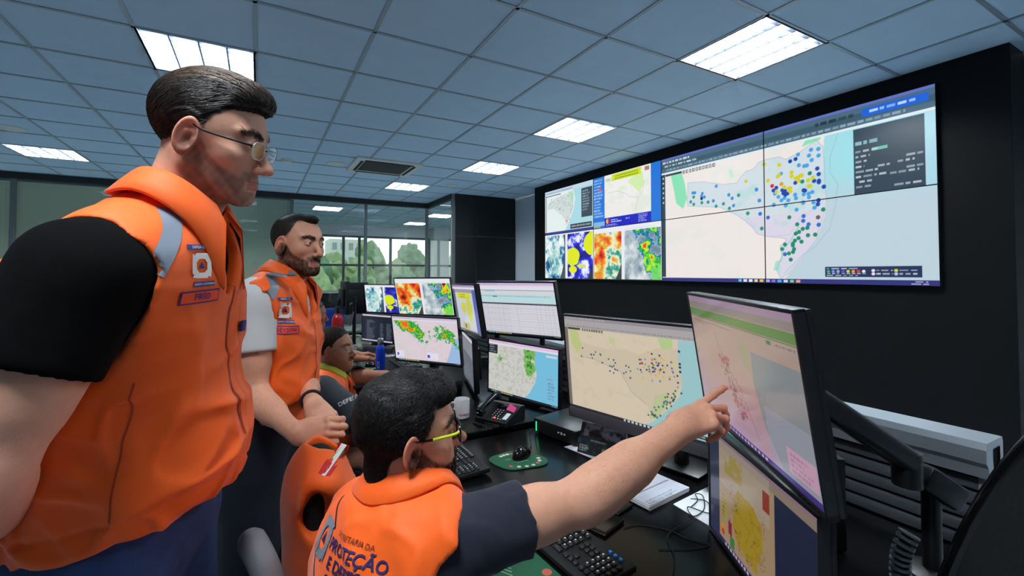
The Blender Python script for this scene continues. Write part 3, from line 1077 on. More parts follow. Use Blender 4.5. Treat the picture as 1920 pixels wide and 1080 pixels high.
def scr_sheet(w, h):
    P = Pic(w, h, (214, 212, 220))
    P.rect(0, 0.05, 1, 0.13, (226, 224, 232)).rect(0, 0.135, 1, 0.15, (130, 146, 170)).rect(0.1, 0.15, 0.24, 0.17, (150, 200, 216))
    P.rect(0, 0.22, 1, 0.38, (188, 220, 224)).words(0.03, 0.23, 0.95, 0.28, (120, 150, 160), 4, al=0.5)
    P.rect(0.2, 0.25, 0.26, 0.275, (110, 120, 130))
    P.rect(0, 0.385, 1, 0.41, (40, 44, 54)).words(0.02, 0.388, 0.98, 0.406, (200, 205, 215), 5, al=0.7)
    for k in range(26):
        y = 0.43 + k * 0.0205
        P.rect(0, y, 1, y + 0.0035, (184, 182, 192))
        P.words(0.02, y + 0.006, 0.4, y + 0.018, (170, 170, 182), 20 + k, al=0.5)
    for x in (0.1, 0.25, 0.31, 0.5, 0.75, 0.8, 0.86, 0.9, 0.95):
        P.rect(x, 0.41, x + 0.004, 0.96, (178, 180, 188))
    return monitor_chrome(P, (204, 180, 220))


def scr_coast(w, h):
    P = Pic(w, h, (206, 206, 200))
    n = vnoise(w, h, 30, 20, 7, 4, 0.8)
    P.blend(np.clip((n - 0.52) * 9, 0, 1), (176, 180, 170), 0.7)
    m = vnoise(w, h, 14, 10, 9, 4, 0.7)
    g = np.exp(-((P.X - 0.62) / 0.10) ** 2) * np.clip((0.75 - P.Y) * 3, 0, 1) + 0.75 * np.exp(-(((P.X - 0.2) / 0.07) ** 2 + ((P.Y - 0.3) / 0.2) ** 2)) + 0.3 * np.exp(-((P.X - 0.05) / 0.1) ** 2)
    P.blend(np.clip((g * m - 0.24) * 9, 0, 1), (104, 176, 72), 0.85)
    P.blend(np.clip((g * vnoise(w, h, 24, 18, 19, 3, 0.8) - 0.46) * 12, 0, 1), (40, 130, 30), 0.9)
    P.poly([(0.70, 0.08), (0.69, 0.3), (0.72, 0.5), (0.70, 0.65), (0.62, 0.86), (0.55, 0.97), (1, 0.97), (1, 0.08)], (118, 190, 222))
    P.rect(0.0, 0.06, 0.14, 0.26, (44, 48, 58)).words(0.02, 0.08, 0.12, 0.24, (150, 156, 168), 4, lines=4)
    P.rect(0.84, 0.12, 0.98, 0.16, (200, 214, 226)).words(0.85, 0.52, 0.93, 0.55, (190, 90, 100), 6)
    P.words(0.87, 0.58, 0.97, 0.9, (110, 130, 170), 7, lines=6)
    return monitor_chrome(P, (222, 190, 226))


def scr_dots(w, h):
    """large beige rain map on the desk monitor in the middle"""
    P = Pic(w, h, (222, 206, 182))
    n = vnoise(w, h, 16, 10, 5, 5)
    P.blend(np.clip((n - 0.55) * 7, 0, 1), (208, 200, 170), 0.5)
    P.poly([(0.72, 0.12), (0.71, 0.3), (0.73, 0.5), (0.71, 0.62), (0.66, 0.74), (0.55, 0.93), (0.5, 0.97), (1, 0.97), (1, 0.12)], (160, 206, 210))
    P.poly([(0.10, 0.26), (0.3, 0.3), (0.42, 0.27), (0.5, 0.3), (0.6, 0.22), (0.71, 0.2), (0.73, 0.5), (0.66, 0.72), (0.56, 0.85), (0.52, 0.76), (0.44, 0.68), (0.38, 0.5), (0.2, 0.42), (0.10, 0.42)], (212, 198, 172), 0.9)
    P.poly([(0.03, 0.13), (0.10, 0.14), (0.12, 0.3), (0.09, 0.4), (0.05, 0.3)], (190, 206, 130), 0.8)
    P.poly([(0.61, 0.12), (0.69, 0.12), (0.69, 0.2), (0.63, 0.22)], (182, 212, 140), 0.9)
    P.poly([(0.58, 0.66), (0.64, 0.62), (0.66, 0.7), (0.58, 0.88), (0.54, 0.9)], (190, 204, 150), 0.8)
    P.poly([(0.32, 0.17), (0.36, 0.18), (0.35, 0.25), (0.32, 0.23)], (196, 208, 150), 0.8)
    g = np.random.default_rng(31)
    P.line([(0.10, 0.42), (0.2, 0.42), (0.38, 0.5), (0.44, 0.68), (0.52, 0.76)], 0.003, (180, 170, 160))
    for k in range(26):
        x = g.uniform(0.11, 0.45)
        y = 0.27 + 0.42 * (x - 0.1) + g.uniform(0.02, 0.16)
        P.disc(x, y, 0.009, [(70, 96, 130), (60, 110, 110), (50, 70, 110)][k % 3])
    for k in range(70):
        x, y = 0.60 + 0.06 * g.normal(), 0.40 + 0.07 * g.normal()
        if x < 0.72:
            P.disc(x, y, 0.009, [(40, 50, 120), (222, 196, 40), (90, 110, 160), (140, 150, 170), (226, 176, 40), (70, 80, 140)][k % 6])
    for k in range(40):
        t = g.random()
        x, y = 0.69 - 0.13 * t + 0.02 * g.normal(), 0.58 + 0.30 * t + 0.015 * g.normal()
        P.disc(x, y, 0.009, [(50, 110, 80), (40, 90, 70), (90, 120, 150)][k % 3])
    P.disc(0.515, 0.38, 0.012, (220, 40, 40))
    P.disc(0.575, 0.33, 0.011, (236, 120, 30))
    for y in (0.22, 0.33, 0.36, 0.40):
        P.disc(0.722, y, 0.011, (40, 50, 100))
    P.rect(0, 0, 1, 0.035, (150, 148, 154)).rect(0, 0.035, 1, 0.115, (176, 172, 174))
    P.words(0.02, 0.005, 0.3, 0.03, (210, 210, 214), 3, al=0.5).words(0.02, 0.085, 0.9, 0.11, (130, 126, 130), 4, al=0.6)
    P.rect(0, 0.115, 0.025, 0.965, (120, 112, 108))
    P.rect(0.027, 0.118, 0.12, 0.137, (70, 66, 66))
    for k in range(9):
        P.rect(0.13 + 0.017 * k, 0.118, 0.143 + 0.017 * k, 0.142, (120, 116, 112))
    P.rect(0.945, 0.10, 1.0, 0.52, (58, 62, 66)).words(0.95, 0.12, 0.995, 0.5, (176, 180, 184), 5, lines=16)
    P.rect(0.74, 0.92, 1, 0.955, (60, 66, 72)).words(0.75, 0.925, 0.98, 0.95, (180, 186, 190), 6)
    P.rect(0, 0.965, 1, 1, (44, 46, 54))
    for k in range(12):
        P.rect(0.38 + 0.024 * k, 0.972, 0.394 + 0.024 * k, 0.993, (200, 205, 212))
    return P


def scr_pink(w, h):
    """tall near monitor at the pointing hand"""
    P = Pic(w, h, (194, 168, 158))
    n = vnoise(w, h, 10, 8, 15, 4)
    P.a = ramp(np.clip(P.Y + 0.25 * (n - 0.5), 0, 1), [(0, (186, 164, 150)), (0.45, (196, 166, 156)), (0.75, (196, 160, 168)), (1, (206, 170, 196))])
    P.poly([(0.66, 0.30), (1, 0.30), (1, 0.96), (0.78, 0.96), (0.68, 0.75), (0.64, 0.5)], (150, 156, 160))
    P.blend((P.X > 0.7) & (P.Y > 0.62), (176, 178, 200), 0.5)
    q = vnoise(w, h, 26, 20, 17, 4, 0.8)
    band = np.exp(-((P.X - 0.34 - 0.28 * (P.Y - 0.3)) / 0.14) ** 2) * np.clip((P.Y - 0.25) * 6, 0, 1) * np.clip((0.95 - P.Y) * 6, 0, 1)
    P.blend(np.clip((band * q - 0.50) * 14, 0, 1), (112, 84, 84), 0.6)
    P.blend(np.clip((band * vnoise(w, h, 30, 24, 23, 3, 0.8) - 0.54) * 14, 0, 1), (190, 84, 110), 0.75)
    P.poly([(0.54, 0.26), (0.64, 0.28), (0.64, 0.46), (0.56, 0.40)], (168, 176, 130), 0.6)
    P.line([(0.3, 0.25), (0.36, 0.45), (0.5, 0.6), (0.62, 0.9)], 0.003, (150, 120, 116))
    P.rect(0, 0, 1, 0.05, (178, 150, 176)).rect(0, 0.05, 1, 0.10, (160, 146, 140))
    P.rect(0, 0.105, 1, 0.165, (108, 148, 76))
    P.rect(0, 0.17, 1, 0.178, (96, 104, 60))
    P.words(0.02, 0.19, 0.5, 0.215, (140, 120, 110), 4, al=0.5)
    P.rect(0.1, 0.215, 0.2, 0.228, (190, 150, 110)).rect(0.26, 0.205, 0.33, 0.22, (206, 170, 110))
    P.rect(0.80, 0.185, 0.83, 0.21, (70, 140, 70)).words(0.86, 0.19, 0.98, 0.21, (120, 110, 110), 5)
    P.rect(0.82, 0.78, 0.99, 0.93, (216, 172, 196)).words(0.84, 0.80, 0.97, 0.92, (180, 140, 170), 6, lines=4)
    P.rect(0, 0.962, 1, 1, (74, 54, 140))
    for k in range(14):
        P.rect(0.25 + 0.03 * k, 0.97, 0.268 + 0.03 * k, 0.992, (206, 196, 226))
    return P


def scr_yellow(w, h):
    P = Pic(w, h, (176, 148, 116))
    P.rect(0, 0, 1, 0.10, (150, 132, 116))
    n = vnoise(w, h, 8, 8, 25, 5)
    P.rect(0, 0.05, 0.13, 0.96, (50, 58, 82))
    P.blend((P.X > 0.13) & (P.Y < 0.42 + 0.1 * (n - 0.5)) & (P.X < 0.66), (182, 172, 158), 0.55)
    P.blend((np.hypot((P.X - 0.44) * 1.9, (P.Y - 0.62) * 0.9) < 0.27 + 0.22 * (n - 0.5)) & (P.X > 0.2) & (P.X < 0.62), (176, 146, 34), 0.95)
    P.blend((P.X > 0.2) & (P.X < 0.4) & (P.Y > 0.1) & (P.Y < 0.3) & (n > 0.5), (168, 148, 60), 0.7)
    q = vnoise(w, h, 14, 12, 27, 3)
    P.blend((np.abs(q - 0.5) < 0.012) & (P.X > 0.25) & (P.X < 0.62) & (P.Y > 0.35), (104, 86, 40), 0.7)
    P.rect(0.17, 0.52, 0.22, 0.74, (178, 168, 60)).words(0.17, 0.52, 0.22, 0.74, (120, 110, 50), 4, lines=6)
    P.rect(0.24, 0.72, 0.28, 0.84, (150, 40, 60)).rect(0.26, 0.84, 0.31, 0.94, (70, 130, 70))
    P.disc(0.17, 0.86, 0.045, (230, 150, 40)).disc(0.175, 0.89, 0.03, (210, 60, 40))
    P.rect(0.60, 0.14, 0.66, 0.3, (150, 60, 40))
    P.rect(0.70, 0.10, 1, 0.96, (34, 40, 68))
    P.rect(0, 0.0, 1, 0.03, (150, 120, 140))
    P.rect(0, 0.955, 1, 1, (54, 48, 100))
    for k in range(9):
        P.rect(0.2 + 0.03 * k, 0.965, 0.218 + 0.03 * k, 0.99, (206, 196, 226))
    return P


def scr_plain(w, h):
    P = Pic(w, h, (96, 100, 112))
    P.rect(0.05, 0.1, 0.95, 0.4, (132, 132, 142)).words(0.1, 0.45, 0.9, 0.9, (120, 122, 132), 4, lines=12)
    return monitor_chrome(P, (170, 160, 180))
# ------------------------------------------------------------------ desk furniture
M_desk = mat('black_worktop', C8(9, 9, 10), 0.22, spec=0.3, var=0.15, vscale=3)
M_pl = mat('black_plastic', C8(22, 23, 25), 0.38)
M_plm = mat('black_plastic_matte', C8(16, 17, 19), 0.6)
M_plg = mat('black_gloss', C8(12, 13, 15), 0.12)
M_bez = mat('monitor_bezel', C8(24, 25, 29), 0.35)
M_bezl = mat('monitor_bezel_grey', C8(84, 84, 90), 0.4)
M_rail = mat('grey_rail', C8(176, 184, 192), 0.32, metal=0.5)
M_slat = mat('slat_grey', C8(96, 102, 108), 0.45, metal=0.3)
M_steel = mat('steel', C8(180, 182, 184), 0.25, metal=1.0)
M_key = mat('key_black', C8(30, 31, 34), 0.5)
M_paper = mat('paper', C8(226, 228, 232), 0.7)
M_green = mat('mousepad_green', C8(22, 88, 58), 0.7, bump=0.3, bscale=900)
M_rub = mat('rubber', C8(18, 18, 20), 0.7)
M_mark = mat('print_white', C8(225, 225, 220), 0.6)
DZ = 0.75


def onz(px, py, z=DZ):
    d = _f + _r * ((px - PPX) / FPX) - _u * ((py - PPY) / FPX)
    return EYE + d * ((z - CAM_Z) / d[2])


def desk(y0, y1, z, lab, open_end=False):
    t = thing('desk', lab, 'desk', (1.15, (y0 + y1) / 2, 0))
    L = y1 - y0
    MB().box((0, 0, z - 0.016), (1.06, L - 0.01, 0.032), bev=0.006).build('worktop', M_desk, t)
    for s in (-1, 1):
        if open_end and s < 0:
            MB().box((0.46, s * (L / 2 - 0.05), (z - 0.032) / 2), (0.06, 0.06, z - 0.032), bev=0.003).build('leg', M_pl, t)
        else:
            MB().box((0.02, s * (L / 2 - 0.05), (z - 0.032) / 2), (0.9, 0.03, z - 0.032), bev=0.003).build('side_panel', M_pl, t)
    MB().box((0.44, 0, 0.40), (0.02, L - 0.16, 0.55)).build('modesty_panel', M_pl, t, smooth=False)
    return t


desk(0.46, 1.90, 0.75, 'near black glossy control desk under the pointing arm', open_end=True)
desk(1.93, 4.05, 0.765, 'middle black control desk carrying the mug and the telephone')
desk(4.08, 5.60, 0.75, 'far black control desk carrying the dark terminal monitor')


def slatwall(y0, y1, lab):
    t = thing('slatwall_rail', lab, 'rail', (1.74, (y0 + y1) / 2, 0))
    L = y1 - y0
    mb = MB()
    prof = [(-0.075, 1.0), (-0.075, 1.035), (-0.068, 1.053), (0.045, 1.053), (0.05, 1.04), (0.05, 0.985), (-0.02, 0.975), (-0.03, 0.955), (-0.055, 0.955), (-0.06, 0.985)]
    n = len(prof)
    v = [(x, -L / 2, z) for x, z in prof] + [(x, L / 2, z) for x, z in prof]
    mb.add(v, [list(range(n)), [n + i for i in range(n)][::-1]] + [[i, n + i, n + (i + 1) % n, (i + 1) % n] for i in range(n)])
    mb.build('top_rail', M_rail, t, smooth=False)
    mb = MB()
    for k in range(5):
        mb.box((-0.01, 0, 0.925 - 0.042 * k), (0.03, L - 0.02, 0.032), bev=0.004)
    mb.build('slats', M_slat, t)
    MB().box((0.012, 0, 0.87), (0.012, L - 0.02, 0.22)).build('backing', M_plm, t, smooth=False)
    MB().box((0.012, 0, 0.38), (0.014, L - 0.06, 0.72)).build('kick_panel', M_plm, t, smooth=False)
    for s in (-1, 1):
        MB().box((0, s * (L / 2 - 0.015), 0.52), (0.06, 0.03, 1.03), bev=0.003).build('upright', M_rail, t)
    return t


slatwall(0.44, 1.93, 'grey metal rail wall behind the near desk, its top edge shining blue')
slatwall(1.95, 4.6, 'grey metal rail wall behind the middle desk')


def mon_frame(c, yaw, tilt, roll=0.0):
    yaw, tilt, roll = map(math.radians, (yaw, tilt, roll))
    n0 = V(math.cos(yaw), math.sin(yaw), 0)
    up = V(0, 0, 1)
    n = n0 * math.cos(tilt) - up * math.sin(tilt)
    v = up * math.cos(tilt) + n0 * math.sin(tilt)
    R = V(-math.sin(yaw), math.cos(yaw), 0)
    R2 = R * math.cos(roll) + v * math.sin(roll)
    v2 = v * math.cos(roll) - R * math.sin(roll)
    return np.stack([R2, -n, v2], 1)


def from_eye(c, s):
    return EYE + s * (np.asarray(c, float) - EYE)


def monitor(c, yaw, tilt, w, h, pic, lab, group=None, chin=0.0, bez=0.008, strength=1.0, grey=False, stand=None, roll=0.0, sback=0.085, name='monitor', gloss=0.3, scr=None):
    R = mon_frame(c, yaw, tilt, roll)
    t = thing(name, lab, 'monitor', (0, 0, 0), group=group)
    t.matrix_world = Matrix.Translation(Vector(c)) @ Matrix(R.tolist()).to_4x4()
    mb = MB()
    d = 0.022
    bm_ = 0.013 + chin
    mb.box((0, 0.0, h / 2 - bez / 2), (w, d, bez), bev=0.002)
    mb.box((0, 0.0, -h / 2 + bm_ / 2), (w, d, bm_), bev=0.002, mi=1 if grey else 0)
    for s in (-1, 1):
        mb.box((s * (w / 2 - bez / 2), 0.0, 0), (bez, d, h), bev=0.002)
    mb.box((0, d / 2 + 0.006, 0), (w - 0.004, 0.014, h - 0.004), bev=0.004)
    mb.build('bezel', [M_bez, M_bezl], t)
    MB().box((0, 0.040, -0.01), (w * 0.62, 0.032, h * 0.6), bev=0.012).build('back_shell', M_pl, t)
    if pic is not None:
        sw, sh = w - 2 * bez, h - bez - bm_
        o = screen_mesh('screen', pic, sw, sh, -0.0085, scr or screen_mat('screen_light', strength, gloss), t)
        o.location = (0, 0, (bm_ - bez) / 2)
    mb = MB()
    for k in range(3):
        mb.box((w * 0.36 + 0.016 * k, -0.0115, -h / 2 + bm_ * 0.45), (0.007, 0.003, 0.003))
    mb.build('button', M_plg, t, smooth=False)
    if stand:
        base_z = stand
        Ri = R.T
        foot = np.asarray(c) + V(-math.cos(math.radians(yaw)), -math.sin(math.radians(yaw)), 0) * sback
        cb = np.asarray(c) - R[:, 1] * (-0.05)
        pts = np.array([cb, foot * V(1, 1, 0) + V(0, 0, c[2] - 0.06), foot * V(1, 1, 0) + V(0, 0, base_z + 0.012)])
        loc = (pts - np.asarray(c)) @ R
        MB().tube(loc, (0.022, 0.024, 0.028), 12).build('stand_neck', M_pl, t)
        fl = (foot * V(1, 1, 0) + V(0, 0, base_z + 0.0065) - np.asarray(c)) @ R
        rb = R.T @ rotz(math.radians(yaw) - math.pi / 2)
        MB().box(fl, (0.22, 0.17, 0.012), bev=0.005, rot=rb).build('stand_foot', M_pl, t)
    return t


S_H = screen_mat('screen_light', 0.95, 0.3)
S_D = screen_mat('screen_dim', 0.62, 0.15)
monitor(from_eye((1.215, 5.0, 1.219), 0.92), 219.2, 8.8, 0.497, 0.299, twin(220, 130, sat_clouds(100, 115, 41), sat_blue_yellow(100, 115, 43)),
        'far upper monitor showing a satellite disc and a blue and yellow picture', stand=None)
monitor(from_eye((1.206, 5.328, 0.865), 0.92), 207.3, -0.6, 0.497, 0.299, scr_terminal(220, 130), 'far lower monitor showing dark terminal text', stand=0.752)
monitor((1.178, 3.568, 1.308), 218.3, 14.3, 0.54, 0.325, twin(260, 150, sat_orange(120, 130, 45), sat_radar(120, 130, 47), 0.13),
        'upper monitor showing an orange heat map beside a green radar picture', roll=0.5)
monitor((0.978, 2.922, 1.055), 215.2, 9.6, 0.54, 0.325, scr_radar(300, 175), 'lower monitor showing two green and yellow storm patches on pink', stand=0.767)
monitor(from_eye((1.166, 2.676, 1.272), 0.95), 172.7, 9.0, 0.513, 0.309, scr_lime(220, 130), 'narrow-looking upper monitor with a lime block map, seen very obliquely', roll=1.2)
monitor((1.190, 2.698, 0.95), 163.6, 2.7, 0.54, 0.325, scr_plain(180, 110), 'lower monitor seen almost edge-on left of the telephone')
monitor(from_eye((1.266, 2.200, 1.299), 1.035), 204.0, 15.0, 0.559, 0.336, scr_sheet(300, 175), 'upper monitor showing a pale spreadsheet', roll=0.5)
monitor((1.304, 2.217, 0.945), 197.3, 0.2, 0.54, 0.325, scr_coast(320, 190), 'lower monitor with a grey coast map and blue sea above the telephone', stand=0.767, roll=-0.9)
monitor(from_eye((1.038, 1.035, 1.172), 1.14), 191.9, 5.6, 0.70, 0.42, scr_dots(420, 240), 'large middle monitor with a beige map of rain dots and pale blue sea', chin=0.028, grey=True, stand=0.752, sback=0.27, scr=screen_mat('screen_beige', 0.85, 0.25))
FC = (1.007, 0.682, 1.260)
monitor(FC, 145.8, 8.5, 0.615, 0.365, scr_pink(360, 210), 'near tall-looking monitor with a pinkish map that the finger touches', roll=-0.5, scr=S_D)
GC = from_eye((1.254, 0.811, 0.765), 0.86)
GC = from_eye((1.254, 0.811, 0.765), 0.83) + V(0, 0, 0.014)
monitor(GC, 149.0, 0.0, 0.51, 0.302, scr_yellow(320, 190), 'near lower monitor with a yellow map under the pinkish one', stand=0.752, scr=S_D)

# dark backs of monitors on the next row of desks
far = thing('desk', 'dark desk in the far row, half hidden behind the bearded man', 'desk', (0.75, 6.35, 0))
MB().box((0, 0, 0.735), (1.9, 0.8, 0.03), bev=0.004).build('worktop', M_desk, far)
for s in (-1, 1):
    MB().box((s * 0.9, 0, 0.36), (0.03, 0.76, 0.72)).build('side_panel', M_pl, far, smooth=False)
fm = monitor(at(667, 559, 5.2), 75, 0, 0.27, 0.36, None, 'dark back of a monitor left of the satellite picture', stand=None)
fm2 = monitor(at(648, 558, 4.7), 5, 0, 0.24, 0.34, None, 'thin dark monitor seen edge-on in the far row', stand=0.752)
Rq = mon_frame((0, 0, 0), 75, 0)
cq = np.array(fm.matrix_world.translation)
bq = cq + Rq[:, 1] * 0.17
t = thing('monitor_mount', 'black twin monitor mount with slanting struts in the far row', 'monitor mount', (bq[0], bq[1], 0.751))
base = np.array(t.location)
MB().tube([(0, 0, 0), (0, 0, cq[2] - 0.751 + 0.02)], 0.02, 10).build('pole', M_pl, t)
hub = V(0, 0, cq[2] - 0.751)
MB().tube([hub, cq + Rq[:, 1] * 0.0566 - base], 0.014, 8).build('strut', M_slat, t)
MB().tube([hub - V(0, 0, 0.03), at(628, 592, 4.95) - base], 0.012, 8).build('strut', M_slat, t)
MB().tube([hub - V(0, 0, 0.12), at(656, 610, 4.95) - base], 0.010, 8).build('strut', M_slat, t)
MB().lathe([(0.03, 0), (0.03, 0.06)], tuple(hub - V(0, 0, 0.03)), 14).build('clamp', M_pl, t)
p = at(633, 598, 4.38)
t = thing('fire_extinguisher', 'red fire extinguisher with a black head on the far desk behind the seated man', 'fire extinguisher', p * V(1, 1, 0) + V(0, 0, 0.751))
MB().lathe([(0.05, 0), (0.055, 0.01), (0.055, 0.30), (0.04, 0.345), (0.018, 0.36)], n=20).build('body', mat('red_paint', C8(150, 18, 22), 0.3), t)
MB().lathe([(0.018, 0.36), (0.022, 0.37), (0.02, 0.42), (0.008, 0.43)], n=14).box((0.03, 0, 0.415), (0.09, 0.02, 0.014), bev=0.004).build('valve', M_pl, t)
# blue bottle
p = onz(713, 704, 0.767) * V(1, 1, 0) + V(0, 0, 0.766)
t = thing('water_bottle', 'blue metal water bottle with a steel cap on the desk', 'bottle', p)
MB().lathe([(0.030, 0), (0.033, 0.004), (0.033, 0.185), (0.030, 0.205), (0.020, 0.222), (0.019, 0.228)], n=36).build('body', mat('bottle_blue', C8(14, 62, 190), 0.28, coat=0.3), t)
MB().lathe([(0.021, 0.226), (0.022, 0.23), (0.022, 0.262), (0.019, 0.266)], n=30).build('cap', M_steel, t)
mb = MB()
vdir = nrm(V(-p[0], -p[1], 0))
for k, (a, z0, z1) in enumerate(((-0.6, 0.06, 0.105), (-0.25, 0.06, 0.105), (-0.42, 0.06, 0.064), (-0.42, 0.101, 0.105))):
    a0 = math.atan2(vdir[1], vdir[0]) + a
    wv = 0.035 if k < 2 else 0.17
    pts = [(0.0336 * math.cos(a0 + s), 0.0336 * math.sin(a0 + s)) for s in (-wv, 0, wv)]
    mb.add([(x, y, z) for z in (z0, z1) for x, y in pts], [[0, 1, 4, 3], [1, 2, 5, 4]])
mb.build('logo', M_mark, t, smooth=False)

# mug with red print
p = onz(866, 782, 0.767) * V(1, 1, 0) + V(0, 0, 0.766)
t = thing('mug', 'white mug with small red print beside the telephone', 'mug', p)
MB().lathe([(0.034, 0), (0.039, 0.003), (0.040, 0.092), (0.0385, 0.095), (0.037, 0.092), (0.036, 0.012), (0.001, 0.010)], n=40).build('body', mat('mug_white', C8(236, 237, 239), 0.25), t)
d0 = math.atan2(-p[1] * 1.0, -p[0]) - 1.35
hx, hy = math.cos(d0), math.sin(d0)
MB().tube([(0.038 * hx, 0.038 * hy, 0.078), (0.060 * hx, 0.060 * hy, 0.080), (0.070 * hx, 0.070 * hy, 0.058), (0.064 * hx, 0.064 * hy, 0.032), (0.038 * hx, 0.038 * hy, 0.018)], 0.006, 8).build('handle', MATS['mug_white'], t)
tv, tf = text_mesh('VERMELHA', 0.014)
ac = math.atan2(-p[1], -p[0]) + 0.42
tv2 = np.array([(0.0406 * math.cos(ac + x / 0.0406), 0.0406 * math.sin(ac + x / 0.0406), 0.022 + y) for x, y, z in tv])
mesh('print', tv2, tf, mat('print_red', C8(196, 50, 40), 0.5), t)

# desk telephone
p = onz(930, 795, 0.767) * V(1, 1, 0) + V(0.05, 0.05, 0.766)
t = thing('telephone', 'black desk telephone with a red light under the coast map monitor', 'telephone', p, math.radians(-62))
t.scale = (0.87, 0.87, 0.87)
wedge = [(-0.10, 0.0), (0.10, 0.0), (0.10, 0.075), (0.06, 0.078), (-0.10, 0.022)]
Rw = np.array([[0, 0, 1.0], [1, 0, 0], [0, 1, 0]])
mb = MB()
pv = [(x, y, z) for x in (-0.105, 0.105) for (y, z) in wedge]
mb.add(pv, [[0, 1, 2, 3, 4], [9, 8, 7, 6, 5]] + [[i, 5 + i, 5 + (i + 1) % 5, (i + 1) % 5] for i in range(5)])
mb.build('body', M_pl, t, smooth=False)
sl = math.atan2(0.056, 0.16)
Rk = rotx(sl)


def onph(x, s, lift=0.004):
    return V(x, -0.10 + s * math.cos(sl), 0.022 + s * math.sin(sl) + lift)


mb = MB()
for r_ in range(4):
    for c_ in range(3):
        mb.box(onph(-0.010 + 0.020 * c_, 0.04 + 0.018 * r_), (0.013, 0.011, 0.005), bev=0.002, rot=Rk)
mb.build('keypad', M_key, t)
mb = MB()
for r_ in range(4):
    for c_ in range(3):
        mb.box(onph(-0.010 + 0.020 * c_, 0.04 + 0.018 * r_, 0.0068), (0.004, 0.005, 0.0006), rot=Rk)
for c_ in range(4):
    mb.box(onph(0.0 + 0.018 * c_, 0.022, 0.004), (0.005, 0.004, 0.002), rot=Rk)
mb.build('digits', M_mark, t, smooth=False)
MB().lathe([(0.006, 0), (0.006, 0.004), (0.004, 0.006)], onph(0.012, 0.026, 0.002), 14).build('message_light', mat('red_led', C8(220, 40, 40), 0.3, emit=(1.0, 0.1, 0.08), estr=1.5), t)
MB().lathe([(0.004, 0), (0.004, 0.003)], onph(0.034, 0.026, 0.002), 10).build('lamp', mat('amber_led', C8(200, 150, 60), 0.3), t)
MB().box(onph(0.075, 0.055, 0.003), (0.026, 0.055, 0.003), rot=Rk).build('label_card', M_paper, t, smooth=False)
MB().box(onph(0.02, 0.135, 0.006), (0.10, 0.035, 0.006), bev=0.002, rot=Rk).build('display', M_plg, t)
mb = MB()
hs = spline([onph(-0.072, 0.0, 0.034), onph(-0.072, 0.02, 0.042), onph(-0.072, 0.10, 0.044), onph(-0.072, 0.165, 0.042), onph(-0.072, 0.19, 0.030)], 24)
rr = 0.017 + 0.008 * np.abs(np.linspace(-1, 1, len(hs))) ** 3
mb.tube(hs, rr, 14)
mb.box(onph(-0.072, 0.012, 0.026), (0.046, 0.05, 0.026), bev=0.01, rot=Rk).box(onph(-0.072, 0.178, 0.026), (0.046, 0.05, 0.026), bev=0.01, rot=Rk)
mb.build('handset', M_plg, t)
cz = [(-0.09 + 0.012 * math.cos(q * 1.2) + 0.0008 * q, -0.115 - 0.004 * math.sin(q * 0.2), 0.006 + 0.003 * math.sin(q * 1.2)) for q in range(10)]
loop = spline([(-0.09, -0.10, 0.03), (-0.10, -0.125, 0.008), (-0.05, -0.15, 0.006), (0.03, -0.15, 0.006), (0.07, -0.135, 0.006), (0.06, -0.12, 0.006), (-0.02, -0.125, 0.006)], 160)
cc = loop.copy()
cc[:, 2] += 0.0 + 0.004 * (1 + np.sin(np.arange(len(cc)) * 1.7))
cc[:, 1] += 0.004 * np.cos(np.arange(len(cc)) * 1.7)
MB().tube(cc, 0.0028, 6).build('coiled_cord', M_rub, t)
pk = thing('sticky_note', 'bright pink sticky note leaning on the telephone', 'note', (0, 0, 0))
M_pink = mat('pink_paper', C8(226, 70, 140), 0.7)
Rt = rotz(math.radians(-62))
q = [p + Rt @ onph(x, s, l) * 0.87 for x, s, l in ((0.045, 0.10, 0.012), (0.105, 0.085, 0.012), (0.105, 0.115, 0.022), (0.050, 0.135, 0.026))]
MB().add(q + [v + V(0, 0, 0.0006) for v in q], [[3, 2, 1, 0], [4, 5, 6, 7], [0, 1, 5, 4], [1, 2, 6, 5], [2, 3, 7, 6], [3, 0, 4, 7]]).build('note', M_pink, pk, smooth=False)


def sff(name, lab, c, size, rz, z0, lit=False, cat='computer'):
    t = thing(name, lab, cat, (c[0], c[1], z0), rz)
    MB().box((0, 0, size[2] / 2 + 0.004), size, bev=0.004).build('case', M_pl, t)
    mb = MB()
    for sx in (-1, 1):
        for sy in (-1, 1):
            mb.box((sx * size[0] * 0.4, sy * size[1] * 0.4, 0.002), (0.02, 0.02, 0.004))
    mb.build('foot', M_rub, t, smooth=False)
    mb = MB()
    for k in range(3):
        mb.box((-size[0] / 2 - 0.0005, -0.03 - 0.018 * k, size[2] * 0.6), (0.002, 0.009, 0.006 + 0.004 * (k == 1)))
    mb.build('port', M_mark, t, smooth=False)
    MB().box((-size[0] * 0.34, size[1] * -0.5 - 0.0006, size[2] * 0.45), (0.05, 0.0015, size[2] * 0.35)).build('sticker', M_slat, t, smooth=False)
    if lit:
        MB().box((-size[0] / 2 - 0.0006, size[1] * 0.43, size[2] * 0.5), (0.002, 0.005, size[2] * 0.7)).build('power_light', mat('green_led', C8(30, 200, 110), 0.3, emit=(0.05, 0.9, 0.35), estr=1.2), t, smooth=False)
    return t


